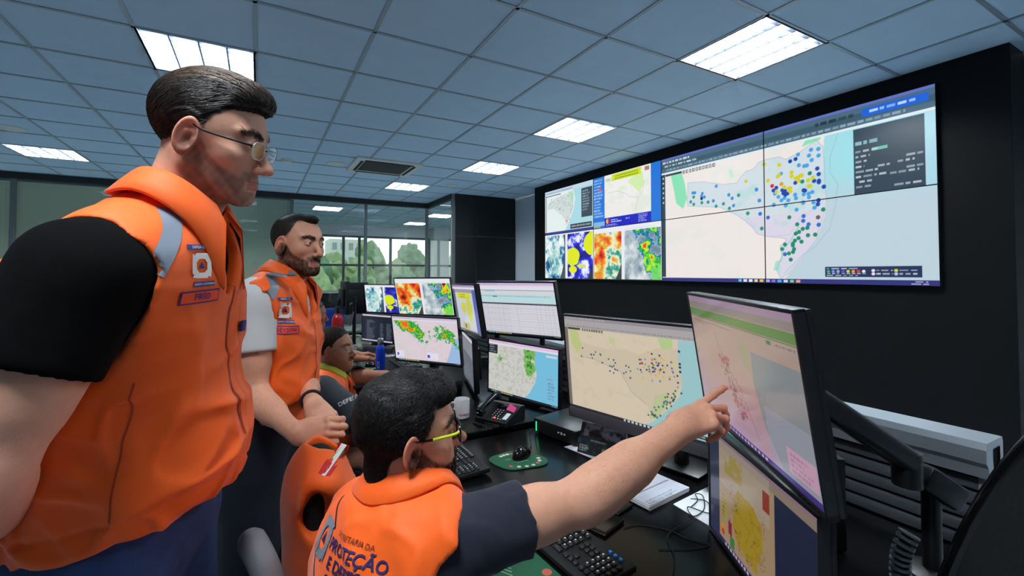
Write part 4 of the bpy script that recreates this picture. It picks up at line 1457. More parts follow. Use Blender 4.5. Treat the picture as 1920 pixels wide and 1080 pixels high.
sff('mini_computer', 'flat black mini computer with a green light under the coast map monitor', (1.30, 1.74), (0.26, 0.26, 0.062), math.radians(12), 0.751, True)
sff('computer_box', 'dark flat computer box lying under the storm map monitor', (1.03, 2.64), (0.10, 0.13, 0.075), math.radians(35), 0.766)
sff('docking_station', 'dark grey box under the large beige map monitor', (1.515, 0.965), (0.18, 0.28, 0.11), math.radians(10), 0.751)
tc = (onz(1590, 945, 1.0) + onz(1668, 962, 1.0) + onz(1575, 862, 1.0) + onz(1645, 880, 1.0)) / 4
sff('desktop_computer', 'black desktop computer standing behind the near monitors', (1.36, 0.755), (0.17, 0.17, 0.245), math.radians(-34), 0.751)
tv, tf = text_mesh('L.V.W.', 0.022)
q0, q1 = 0, 0


# keyboards
def keyboard(name, lab, c, rz, z, blue=False):
    t = thing(name, lab, 'keyboard', (c[0], c[1], z), rz)
    Rk2 = rotx(0.06)
    MB().box((0, 0, 0.011), (0.445, 0.150, 0.018), bev=0.005, rot=Rk2).build('base', M_plm, t)
    mb, mb2 = MB(), MB()
    rows = [(0.055, 15), (0.030, 15), (0.012, 14), (-0.006, 13), (-0.024, 12), (-0.043, 8)]
    for (y, n) in rows:
        for k in range(n):
            w = 0.285 / n
            x = -0.21 + w * (k + 0.5)
            tgt = mb
            tgt.box(Rk2 @ V(x, y, 0.0225), (w - 0.0035, 0.0145, 0.008), bev=0.0025, rot=Rk2, seg=1)
    for r_, y in enumerate((0.030, 0.012, -0.024, -0.043)):
        for k in range(3):
            if r_ == 2 and k != 1:
                continue
            mb.box(Rk2 @ V(0.092 + 0.0185 * k, y, 0.0225), (0.015, 0.0145, 0.008), bev=0.0025, rot=Rk2, seg=1)
    for y in (0.030, 0.012, -0.006, -0.024, -0.043):
        for k in range(4):
            mb.box(Rk2 @ V(0.152 + 0.0185 * k, y, 0.0225), (0.015, 0.0145, 0.008), bev=0.0025, rot=Rk2, seg=1)
    mb.build('keys', M_key, t)
    for (y, n) in rows[:5]:
        for k in range(n):
            w = 0.285 / n
            mb2.box(Rk2 @ V(-0.213 + w * (k + 0.5), y + 0.002, 0.0267), (0.004, 0.005, 0.0004), rot=Rk2)
    for y in (0.030, 0.012, -0.006, -0.024):
        for k in range(3):
            mb2.box(Rk2 @ V(0.150 + 0.0185 * k, y + 0.002, 0.0267), (0.004, 0.005, 0.0004), rot=Rk2)
    mb2.build('key_legends', M_mark, t, smooth=False)
    if blue:
        mb3 = MB()
        for k in range(3):
            mb3.box(Rk2 @ V(0.152 + 0.0185 * k, 0.055, 0.0228), (0.010, 0.008, 0.008), bev=0.002, rot=Rk2)
        mb3.build('blue_key', mat('key_blue', C8(50, 120, 200), 0.4), t)
    return t


keyboard('keyboard', 'black keyboard in front of the face of the pointing man', (0.690, 1.705), math.radians(-91), 0.754).scale = (0.8, 1, 1)
ka, kb = onz(1096, 995, 0.77), onz(1195, 1066, 0.77)
kd = nrm(kb - ka)
kang = math.atan2(kd[1], kd[0])
kc = kb - kd * 0.2225 + V(kd[1], -kd[0], 0) * 0.075
keyboard('keyboard', 'black keyboard with blue keys below the outstretched arm', kc, kang, 0.754, True)
keyboard('keyboard', 'black keyboard on the middle desk under the hands behind the blue bottle', (1.03, 3.60), math.radians(-90), 0.770)


# mouse pads and mice
def pad(lab, c, rz, z, shape, dots):
    t = thing('mouse_pad', lab, 'mouse pad', (c[0], c[1], z), rz)
    MB().prism(shape, 0, 0.004).build('pad', M_green, t, smooth=False)
    mb, mb2 = MB(), MB()
    for k, (x, y, r) in enumerate(dots):
        (mb if k % 4 else mb2).lathe([(r, 0.004), (r, 0.0046), (0.0005, 0.0047)], (x, y, 0), 16)
    mb.build('badges', mat('badge_cream', C8(214, 206, 190), 0.6), t, smooth=False)
    mb2.build('red_badges', mat('badge_red', C8(196, 90, 70), 0.6), t, smooth=False)
    mb3 = MB()
    for k in range(5):
        mb3.box((-0.03 + 0.012 * k, 0.01 - 0.006 * k, 0.0043), (0.05, 0.003, 0.0006), rot=rotz(0.5))
    mb3.build('print_lines', mat('print_pale_green', C8(130, 180, 150), 0.6), t, smooth=False)
    return t


th = np.linspace(0, 2 * math.pi, 48, endpoint=False)
bean = [((0.105 + 0.014 * math.cos(2 * a + 0.5) - 0.016 * math.exp(-((a - 2.2) / 0.35) ** 2)) * math.cos(a), (0.085 + 0.01 * math.cos(3 * a)) * math.sin(a)) for a in th]
bd = [(0.085 * math.cos(a), 0.064 * math.sin(a), 0.008) for a in np.linspace(-1.9, 0.3, 7)] + [(0.082 * math.cos(a), 0.064 * math.sin(a), 0.008) for a in np.linspace(1.7, 2.6, 5)]
pc = (onz(925, 878) + onz(1020, 858) + onz(965, 838) + onz(975, 888)) / 4
pad('green bean-shaped mouse pad with cream badges under the black mouse', pc, math.radians(-30), 0.7505, bean, bd)
rect = [(-0.13, -0.10), (0.13, -0.10), (0.13, 0.10), (-0.13, 0.10)]
pb = onz(1046, 1062)
pad('green rectangular mouse pad with logos at the bottom edge of the photo', kc + V(kd[1], -kd[0], 0) * 0.186 + kd * 0.02, kang, 0.7505, rect, [(0.075, 0.078, 0.013), (0.10, 0.055, 0.014), (0.105, 0.02, 0.014), (0.10, -0.02, 0.014)])
pad('green round mouse pad far down the desk beside the blue bottle', onz(688, 691, 0.766), 0.4, 0.7662, bean, bd)
pad('small green mouse pad far behind the head of the seated man', onz(662, 630, 0.75), 1.0, 0.7505, bean, bd)


def mouse(lab, c, rz, z, cord=None):
    t = thing('computer_mouse', lab, 'mouse', (c[0], c[1], z), rz)
    v, f = [], []
    n, m = 10, 24
    for i in range(n + 1):
        a = (math.pi / 2) * i / n
        for k in range(m):
            b = 2 * math.pi * k / m
            sq = 0.9
            v.append((0.031 * math.cos(a) ** 0.7 * math.cos(b), 0.055 * math.cos(a) ** 0.7 * math.sin(b), 0.002 + 0.034 * math.sin(a) * (1 - 0.25 * math.sin(b))))
    for i in range(n):
        for k in range(m):
            f.append([i * m + k, i * m + (k + 1) % m, (i + 1) * m + (k + 1) % m, (i + 1) * m + k])
    f.append(list(range(m))[::-1])
    MB().add(v, f).build('shell', M_plg, t)
    MB().tube([(0, 0.024, 0.029), (0, 0.040, 0.022)], 0.0035, 8).build('wheel', M_rub, t)
    if cord is not None:
        Ri = rotz(-rz)
        cp = np.array([Ri @ (np.asarray(q_) - V(c[0], c[1], z)) for q_ in cord])
        MB().tube(spline(np.vstack([[(0, 0.054, 0.008)], cp]), 24), 0.0018, 6).build('cord', M_rub, t)
    return t


mp = onz(978, 851, 0.765)
mouse('glossy black mouse on the bean-shaped green pad', mp, math.radians(-60), 0.7548, [mp + V(0.10, 0.09, -0.012), mp + V(0.16, 0.20, -0.012), mp + V(0.2, 0.26, -0.010)])
mouse('dark mouse on the round pad beside the blue bottle', onz(697, 684, 0.785), math.radians(-80), 0.7705)

# calendar, papers, phones, cables
c0, c1 = onz(1082, 848), onz(1166, 872)
t = thing('desk_calendar', 'standing desk calendar with a cloudy town picture under the large monitor', 'calendar', (c0 + c1) / 2 * V(1, 1, 0) + V(0, 0, 0.7535))
base = np.array(t.location)
wd = nrm((c1 - c0) * V(1, 1, 0))
W2 = np.linalg.norm(c1 - c0) / 2
bk = V(-wd[1], wd[0], 0)
if bk[0] < 0:
    bk = -bk
Hc = 0.115
P = Pic(110, 70, (26, 34, 44))
nz = vnoise(110, 70, 6, 5, 61, 5)
P.blend(np.clip((nz - 0.42) * 5, 0, 1) * (P.Y < 0.45), (150, 168, 180), 0.9)
P.blend((P.Y > 0.42) * np.clip((vnoise(110, 70, 9, 6, 62, 4) - 0.48) * 8, 0, 1), (44, 84, 48), 0.9)
P.blend((P.Y > 0.45) & (P.Y < 0.62), (34, 52, 92), 0.45)
P.words(0.26, 0.5, 0.62, 0.6, (200, 214, 190), 3).words(0.04, 0.72, 0.32, 0.92, (220, 224, 224), 4, lines=4).words(0.55, 0.7, 0.9, 0.94, (200, 210, 200), 5, lines=5)
g_ = np.random.default_rng(5)
for k in range(30):
    P.rect(0.05 + 0.9 * g_.random(), 0.46 + 0.3 * g_.random(), 0.0, 0.0, (0, 0, 0))
H_, W_ = P.a.shape[:2]
xs, zs = np.linspace(-1, 1, W_), np.linspace(1, 0, H_)
v = (wd[None, None] * (W2 * xs)[None, :, None] + V(0, 0, 1)[None, None] * (Hc * zs)[:, None, None] + bk[None, None] * (0.045 * zs)[:, None, None]).reshape(-1, 3)
ii = np.arange(H_ * W_).reshape(H_, W_)
ff = np.stack([ii[1:, :-1], ii[1:, 1:], ii[:-1, 1:], ii[:-1, :-1]], -1).reshape(-1, 4)
mesh('front_page', v, ff, mat('printed_page', (1, 1, 1), 0.35, attr='Col'), t, col=srgb(np.clip(P.a, 0, 255) / 255).reshape(-1, 3))
q = [wd * W2 * s + bk * e + V(0, 0, z) for s, e, z in ((-1, 0.045, Hc), (1, 0.045, Hc), (1, 0.10, 0), (-1, 0.10, 0))]
q2 = [wd * W2 * s + bk * e + V(0, 0, z) for s, e, z in ((-1, 0.002, -0.001), (1, 0.002, -0.001), (1, 0.047, Hc), (-1, 0.047, Hc))]
MB().quad(*q).quad(*q2).build('stand_card', M_paper, t, smooth=False)
mb = MB()
for k in range(14):
    cc_ = wd * (W2 * (-0.9 + 0.139 * k)) + bk * 0.045 + V(0, 0, Hc)
    mb.tube([cc_ + bk * 0.006 * math.cos(a) + V(0, 0, 0.006 * math.sin(a)) for a in np.linspace(0, 6.0, 9)], 0.0007, 5)
mb.build('wire_binding', M_steel, t)


def sheet(name, lab, cat, corners, z, th_, m):
    c = np.mean(corners, 0)
    t = thing(name, lab, cat, (c[0], c[1], z))
    q = [(p[0] - c[0], p[1] - c[1]) for p in corners]
    area = sum(q[i][0] * q[(i + 1) % 4][1] - q[(i + 1) % 4][0] * q[i][1] for i in range(4))
    if area < 0:
        q = q[::-1]
    MB().prism(q, 0, th_).build('sheet', m, t, smooth=False)
    return t, c


sheet('paper_sheet', 'plain white sheet lying under the desk calendar', 'paper', [onz(1058, 838), onz(1130, 868), onz(1200, 870), onz(1120, 822)], 0.7503, 0.0006, M_paper)
pa = [onz(1190, 934, .765), onz(1218, 950, .765), onz(1296, 912, .765), onz(1238, 878, .765)]
cen = np.mean(pa, 0)
t = thing('paper_stack', 'stack of printed forms with coloured stripes below the wrist', 'papers', (cen[0], cen[1], 0.7503))
e1 = nrm((pa[2] - pa[1]) * V(1, 1, 0))
e2 = V(-e1[1], e1[0], 0)
L1, L2 = 0.215, 0.17
org = pa[1] * V(1, 1, 0) - cen * V(1, 1, 0)
mb = MB()
for k in range(9):
    a = 0.02 * math.sin(k * 2.1)
    mb.box(org + e1 * L1 / 2 + e2 * L2 / 2 + V(0, 0, 0.001 + 0.0017 * k) + e1 * 0.004 * math.sin(k * 1.7), (L1, L2, 0.0012), rot=np.stack([e1, e2, V(0, 0, 1)], 1) @ rotz(a))
mb.build('sheets', M_paper, t, smooth=False)
P = Pic(110, 150, (214, 218, 230))
for (y0, cset) in ((0.42, ((80, 130, 200), (196, 60, 60), (90, 150, 90))), (0.70, ((60, 110, 190), (214, 150, 50), (110, 150, 70), (150, 80, 150)))):
    for k in range(14):
        P.rect(0.08 + 0.062 * k, y0, 0.08 + 0.062 * (k + 1), y0 + 0.03, cset[k % len(cset)])
        P.rect(0.08 + 0.062 * k, y0 + 0.035, 0.08 + 0.062 * (k + 1), y0 + 0.05, cset[(k + 1) % len(cset)], 0.6)
P.rect(0, 0.95, 1, 1, (206, 74, 44))
P.words(0.05, 0.02, 0.95, 0.16, (60, 66, 84), 4, lines=4)
P.words(0.1, 0.2, 0.85, 0.4, (178, 184, 200), 5, lines=5, al=0.5)
H_, W_ = P.a.shape[:2]
v = (org[None, None] + (e1 * L1)[None, None] * np.linspace(0, 1, W_)[None, :, None] + (e2 * L2)[None, None] * np.linspace(0, 1, H_)[:, None, None]).reshape(-1, 3) + V(0, 0, 0.0168)
ii = np.arange(H_ * W_).reshape(H_, W_)
ff = np.stack([ii[:-1, :-1], ii[:-1, 1:], ii[1:, 1:], ii[1:, :-1]], -1).reshape(-1, 4)
mesh('top_page', v, ff, MATS['printed_page'], t, col=srgb(np.clip(P.a, 0, 255) / 255).reshape(-1, 3))
sheet('paper_sheet', 'white paper with a tangle of thin cable on it beside the lower near monitor', 'paper', [onz(1262, 946), onz(1336, 990), onz(1420, 950), onz(1330, 912)], 0.7503, 0.0012, M_paper)


def slab(name, lab, cat, cpx, rz, size, z=0.7503):
    c = onz(*cpx)
    t = thing(name, lab, cat, (c[0], c[1], z), rz)
    MB().box((0, 0, size[2] / 2), size, bev=0.006).build('body', M_pl, t)
    MB().box((0, 0, size[2] + 0.0003), (size[0] * 0.9, size[1] * 0.9, 0.0008)).build('screen', M_plg, t, smooth=False)
    mb = MB()
    fr = size[0] / 2
    mb.tube([(-fr, -size[1] / 2, size[2] * 0.6), (fr, -size[1] / 2, size[2] * 0.6)], 0.0016, 6)
    mb.build('metal_edge', M_steel, t)
    return t


slab('smartphone', 'black smartphone with a shiny edge nearer the paper stack', 'phone', (1160, 953), kang + 0.2, (0.055, 0.085, 0.009))
slab('smartphone', 'larger dark phone in a case between keyboard and forearm', 'phone', (1133, 986), kang + 0.25, (0.075, 0.11, 0.014))


def cable(lab, pts, r=0.0016, name='cable', m=None, group=None):
    t = MB().tube(spline(pts, 60), r, 7).build(name, m or M_rub)
    return tag(t, lab, 'cable', group)


cable('thin cable looping over the white paper', [onz(*q, 0.756) for q in ((1296, 950), (1308, 938), (1304, 926), (1318, 930), (1320, 955), (1300, 968), (1290, 950), (1330, 962), (1325, 940), (1295, 935))])
cable('long thin black cable snaking across the near desk', [onz(*q, 0.753) for q in ((1170, 990), (1200, 984), (1250, 993), (1290, 1010), (1330, 1022), (1290, 1030), (1235, 1030))])
cable('black cable curling toward the lower edge of the near desk', [onz(*q, 0.7575) for q in ((1300, 972), (1260, 996), (1252, 1010), (1264, 1040), (1262, 1078))])


# monitor arm behind the near monitors
e1_, e2_ = at(1700, 862, 1.09), at(1745, 905, 1.13)
t = thing('monitor_mount', 'thick black monitor arm sloping down behind the near monitors', 'monitor mount', (e2_[0], e2_[1], 0.751))
b0 = np.array(t.location)
fb = np.asarray(FC) - mon_frame(FC, 145.8, 8.5)[:, 1] * (-0.075)
mb = MB()
d1 = nrm(e1_ - fb)
L = np.linalg.norm(e1_ - fb)
mb.box((fb + e1_) / 2 - b0 + d1 * 0.022, (0.06, L - 0.005, 0.055), bev=0.018, rot=frame(d1), seg=3)
mb.build('upper_arm', M_pl, t)
Rm_ = mon_frame(FC, 145.8, 8.5)
MB().tube([np.asarray(FC) + Rm_[:, 1] * 0.0566 - b0, np.asarray(FC) + Rm_[:, 1] * 0.10 - b0], 0.03, 14).build('bracket', M_pl, t)
MB().box(e2_ - b0 - V(0, 0, 0.0), (0.09, 0.12, 0.06), bev=0.012, rot=frame(d1)).tube([e1_ - b0 + V(0, 0, 0.02), e1_ - b0 - V(0, 0, 0.06)], 0.03, 16).build('joint', M_pl, t)
MB().tube([(0, 0, 0), (0, 0, e2_[2] - 0.751)], 0.02, 14).build('pole', M_pl, t)
MB().lathe([(0.06, 0), (0.06, 0.012), (0.03, 0.02)], n=24).build('clamp', M_pl, t)
# corrugated cable spine hanging at the end of the near desk
sp = [at(1705, 1000, 0.95), at(1692, 1030, 0.95), at(1688, 1060, 0.95), at(1690, 1100, 0.95), at(1700, 1200, 0.95)]
t = thing('cable_spine', 'ribbed grey and black cable spine beside the near chair', 'cable', sp[0])
b0 = np.array(sp[0])
pp = spline([np.array(q_) - b0 for q_ in sp], 36)
MB().tube(pp, 0.011, 10).build('core', M_rub, t)
mb = MB()
for k in range(0, len(pp) - 1, 3):
    mb.tube([pp[k], pp[k] + (pp[k + 1] - pp[k]) * 1.4], 0.019, 12)
mb.build('rings', M_slat, t)


# ------------------------------------------------------------------ office chairs
M_mesh = mat('chair_mesh', C8(17, 18, 20), 0.65, bump=0.8, bscale=800)
M_cush = mat('chair_fabric', C8(24, 25, 28), 0.9, bump=0.6, bscale=500)
M_chr = mat('chair_grey', C8(112, 113, 117), 0.55)


def office_chair(lab, loc, rz, top=1.02, grey_arm=False, bw=0.46, arms=True, armz=0.66, tilt=0.10, rnd=0.30, seat=0.47):
    t = thing('office_chair', lab, 'chair', (loc[0], loc[1], 0), rz)
    nu, nv = 24, 24
    zb = 0.56
    v, f, edge = [], [], []
    for j in range(nv + 1):
        s = j / nv
        z = zb + (top - zb) * s
        wv = bw / 2 * (1 - 0.05 * (1 - s)) * (min(1, ((1 - s) / rnd)) ** 0.5 if s > 1 - rnd else 1.0) * (0.75 + 0.25 * min(1, s / 0.2))
        wv = max(wv, 0.06)
        for i in range(nu + 1):
            u = -1 + 2 * i / nu
            v.append((wv * u, -0.25 - tilt * s + 0.05 * u * u - 0.03 * math.sin(s * 3.1), z))
    for j in range(nv):
        for i in range(nu):
            f.append([j * (nu + 1) + i, j * (nu + 1) + i + 1, (j + 1) * (nu + 1) + i + 1, (j + 1) * (nu + 1) + i])
    n0 = len(v)
    vv = v + [(x, y - 0.02, z) for x, y, z in v]
    ff = [q[::-1] for q in f] + [[a + n0 for a in q] for q in f]
    MB().add(vv, ff).build('backrest', M_mesh, t)
    left = [v[j * (nu + 1)] for j in range(nv + 1)]
    right = [v[j * (nu + 1) + nu] for j in range(nv + 1)]
    topr = [v[nv * (nu + 1) + i] for i in range(nu + 1)]
    bot = [v[i] for i in range(nu + 1)]
    path = np.array(left + topr[1:-1] + right[::-1] + bot[::-1][1:-1]) + V(0, -0.01, 0)
    MB().tube(path, 0.016, 10, closed=True).build('back_frame', M_plg, t)
    MB().box((0, 0.02, seat), (0.48, 0.46, 0.08), bev=0.035, seg=4).build('seat', M_cush, t)
    MB().tube([(0, -0.05, seat - 0.05), (0, -0.25, seat - 0.03), (0, -0.31, 0.62), (0, -0.31, 0.78)], 0.022, 10).build('back_bracket', M_pl, t)
    MB().lathe([(0.03, 0.10), (0.03, 0.26), (0.022, 0.27), (0.022, seat - 0.04)], n=16).build('column', M_pl, t)
    for k in range(5):
        a = k * 2 * math.pi / 5 + 0.3
        leg = MB().tube([(0.02 * math.cos(a), 0.02 * math.sin(a), 0.11), (0.28 * math.cos(a), 0.28 * math.sin(a), 0.075)], (0.026, 0.017), 8).build('leg', M_pl, t)
        MB().lathe([(0.022, -0.012), (0.028, -0.006), (0.028, 0.006), (0.022, 0.012)], (0.28 * math.cos(a), 0.28 * math.sin(a), 0.029), 14, axis=frame((0, 0, 1), (math.cos(a), math.sin(a), 0))).build('caster', M_rub, leg)
    if arms:
        for s in (-1, 1):
            am = MB().tube(spline([(s * 0.23, -0.05, 0.44), (s * 0.29, -0.04, 0.5), (s * 0.29, 0.0, armz - 0.02)], 12), 0.016, 8).build('arm_post', M_pl, t)
            MB().box((s * 0.29, 0.03, armz), (0.075, 0.26, 0.03), bev=0.013, seg=3).build('armrest', M_pl, t)
    return t


office_chair('black office chair at the right edge with a shiny rounded back rim', (1.45, 0.12), math.radians(-90), top=1.315, bw=0.54, arms=False, tilt=0.06, rnd=0.60)
office_chair("black office chair with an orange vest hung over its back", (0.455, 1.53), math.radians(-70), top=0.95, bw=0.30, arms=False)
# blue chair back in the far row
p = at(606, 600, 5.25)
t = thing('chair', 'blue chair back in the far row, half hidden by the bearded man', 'chair', (p[0], p[1], 0))
MB().box((0, 0, 0.93), (0.46, 0.07, 0.32), bev=0.03, seg=3).build('backrest', mat('blue_fabric', C8(24, 60, 160), 0.8, bump=0.5), t)
MB().box((0, 0.25, 0.46), (0.46, 0.44, 0.07), bev=0.03, seg=3).build('seat', MATS['blue_fabric'], t)
MB().tube([(0, 0.02, 0.8), (0, 0.03, 0.5), (0, 0.2, 0.44)], 0.02, 8).build('back_post', M_pl, t)
for sx in (-1, 1):
    for sy in (0.06, 0.44):
        MB().tube([(sx * 0.2, sy, 0.44), (sx * 0.22, sy, 0)], 0.012, 8).build('leg', M_pl, t)



def pole_mount(lab, c, yaw, tilt, z0, back=0.15, side=0.0):
    R = mon_frame(c, yaw, tilt)
    b = V(c[0], c[1], 0) - V(math.cos(math.radians(yaw)), math.sin(math.radians(yaw)), 0) * back + R[:, 0] * V(1, 1, 0) * side
    t = thing('monitor_mount', lab, 'monitor mount', (b[0], b[1], z0))
    b0 = V(b[0], b[1], z0)
    MB().lathe([(0.05, 0), (0.05, 0.01), (0.025, 0.016)], n=20).build('clamp', M_pl, t)
    MB().tube([(0, 0, 0), (0, 0, c[2] - z0 + 0.05)], 0.017, 12).build('pole', M_pl, t)
    e = np.asarray(c) + R[:, 1] * 0.0566 - R[:, 2] * 0.01 + R[:, 0] * side * 0.85
    MB().tube([(0, 0, c[2] - z0), (e + R[:, 1] * 0.035) - b0, (e + R[:, 1] * 0.012) - b0, e - b0], 0.016, 10).build('bracket', M_pl, t)
    return t


pole_mount('black pole mount holding the orange heat map monitor', (1.178, 3.568, 1.308), 218.3, 14.3, 0.766, 0.20)
pole_mount('black pole mount holding the lime block map monitor', tuple(from_eye((1.166, 2.676, 1.272), 0.95)), 172.7, 9.0, 0.766, 0.24, -0.12)
mc_ = bpy.data.objects['monitor_mount.003']
R2_ = mon_frame((1.190, 2.698, 0.95), 163.6, 2.7)
b0 = np.array(mc_.location)
MB().tube([V(0, 0, 0.95 - 0.766), V(1.190, 2.698, 0.95) + R2_[:, 1] * 0.0585 - R2_[:, 0] * -0.03 - b0], 0.014, 10).build('bracket', M_pl, mc_)
pole_mount('black pole mount holding the pale spreadsheet monitor', tuple(from_eye((1.266, 2.200, 1.299), 1.035)), 204.0, 15.0, 0.766, 0.26)
pole_mount('black pole mount holding the far satellite monitor', tuple(from_eye((1.215, 5.0, 1.219), 0.92)), 219.2, 8.8, 0.751, 0.25)
fe = np.array(fm.matrix_world.translation)
# ------------------------------------------------------------------ the video wall
big = rain_map(620, 356)
two_a = twin(300, 172, sat_clouds(140, 150, 51), sat_blue_yellow(140, 150, 53), 0.03)
two_b = twin(300, 172, sat_orange(140, 150, 55), sat_radar(140, 150, 57), 0.10)
cells = [[mini_map(300, 172), alert_map(300, 172), big.crop(0, 0, .5, .5), big.crop(.5, 0, 1, .5)], [two_a, two_b, big.crop(0, .5, .5, 1), big.crop(.5, .5, 1, 1)]]
labs = [['video wall screen with a small rain map and dark side boxes, upper far left', 'video wall screen with a lime-titled alert map in a blue window',
         'video wall screen showing the upper west of the rain map, green patch at its left', 'video wall screen showing many coloured dots and a dark list panel, upper right'],
        ['video wall screen with a satellite disc beside a blue and yellow image', 'video wall screen with an orange heat map beside a green radar image',
         'video wall screen showing the blank lower west of the rain map', 'video wall screen with the lower coast and the dark legend box']]
S_W = screen_mat('screen_wall', 1.0, 0.28)
pw, ph = (VY0 - VY1) / 4, (VZ1 - VZ0) / 2
for r_ in range(2):
    for c_ in range(4):
        yc, zc = VY0 - pw * (c_ + 0.5), VZ1 - ph * (r_ + 0.5)
        t = thing('video_wall_screen', labs[r_][c_], 'screen', (VX, yc, zc), math.radians(-90), 'screens of the video wall')
        MB().box((0, 0.02, 0), (pw - 0.002, 0.036, ph - 0.002)).build('housing', M_plm, t, smooth=False)
        screen_mesh('screen', cells[r_][c_], pw - 0.008, ph - 0.008, -0.0005, S_W, t)
        mb = MB()
        for s in (-1, 1):
            mb.box((s * (pw / 2 - 0.0025), 0.0, 0), (0.003, 0.006, ph - 0.002)).box((0, 0.0, s * (ph / 2 - 0.0025)), (pw - 0.002, 0.006, 0.003))
        mb.build('bezel', M_plm, t, smooth=False)
# ------------------------------------------------------------------ soft modelling: bodies and clothes are grown from blended volumes into one skin each
def smin(a, b, k):
    if k <= 0:
        return np.minimum(a, b)
    h = np.maximum(k - np.abs(a - b), 0) / k
    return np.minimum(a, b) - h * h * k * 0.25


def smax(a, b, k):
    return -smin(-a, -b, k)


def ell(q, c, r):
    p = q - np.asarray(c, q.dtype)
    r = np.asarray(r, q.dtype)
    k0 = np.sqrt(((p / r) ** 2).sum(-1)) + 1e-9
    k1 = np.sqrt(((p / (r * r)) ** 2).sum(-1)) + 1e-9
    return k0 * (k0 - 1) / k1


def cap(q, a, b, ra, rb):
    a, b = np.asarray(a, q.dtype), np.asarray(b, q.dtype)
    ba = b - a
    p = q - a
    h = np.clip((p @ ba) / (ba @ ba + 1e-12), 0, 1)
    return np.sqrt(((p - h[..., None] * ba) ** 2).sum(-1)) - (ra + (rb - ra) * h)


class Cap:
    def __init__(s, a, b, ra, rb=None, k=0.02):
        s.a, s.b, s.ra, s.rb, s.k = np.asarray(a, float), np.asarray(b, float), ra, ra if rb is None else rb, k

    def d(s, P):
        return cap(P, s.a, s.b, s.ra, s.rb)


class Ell:
    def __init__(s, c, r, R=None, k=0.03):
        s.c, s.r, s.R, s.k = np.asarray(c, float), np.asarray(r, float), R, k

    def d(s, P):
        q = P - s.c
        if s.R is not None:
            q = q @ s.R
        return ell(q, (0, 0, 0), s.r)


class Half:
    """everything on the side the normal points to"""

    def __init__(s, p, n, k=0.0):
        s.p, s.n, s.k = np.asarray(p, float), nrm(n), k

    def d(s, P):
        return -((P - s.p) @ s.n)


class Fn:
    def __init__(s, f, k=0.02):
        s.f, s.k = f, k

    def d(s, P):
        return s.f(P)


class Group:
    """blended volumes: add, cut and keep, in order"""

    def __init__(s, k=0.02):
        s.ops, s.k, s.disp = [], k, None

    def add(s, *ps):
        s.ops += [('+', p) for p in ps]
        return s

    def cut(s, *ps):
        s.ops += [('-', p) for p in ps]
        return s

    def keep(s, *ps):
        s.ops += [('*', p) for p in ps]
        return s

    def d(s, P, rel=None):
        out = None
        for i, (op, p) in enumerate(s.ops):
            if rel is not None and not rel[i]:
                continue
            v = p.d(P)
            if op == '+':
                out = v if out is None else smin(out, v, p.k)
            elif out is None:
                continue
            elif op == '-':
                out = smax(out, -v, p.k)
            else:
                out = smax(out, v, p.k)
        if out is None:
            out = np.full(len(P), 9.0)
        if s.disp is not None:
            out = out - s.disp(P)
        return out

    def grad(s, P, e=0.0015):
        g = np.stack([s.d(P + np.eye(3)[i] * e) - s.d(P - np.eye(3)[i] * e) for i in range(3)], -1)
        return g / (np.linalg.norm(g, axis=1)[:, None] + 1e-12)


def axis_lines(lo, hi, base, fine):
    """grid lines, closer together inside the fine ranges (a, b, step)"""
    out = [lo]
    x = lo
    while x < hi:
        st = base
        for a, b, s in fine:
            if a - 2 * base < x < b + base:
                st = min(st, s)
        x += st
        out.append(x)
    return np.array(out)


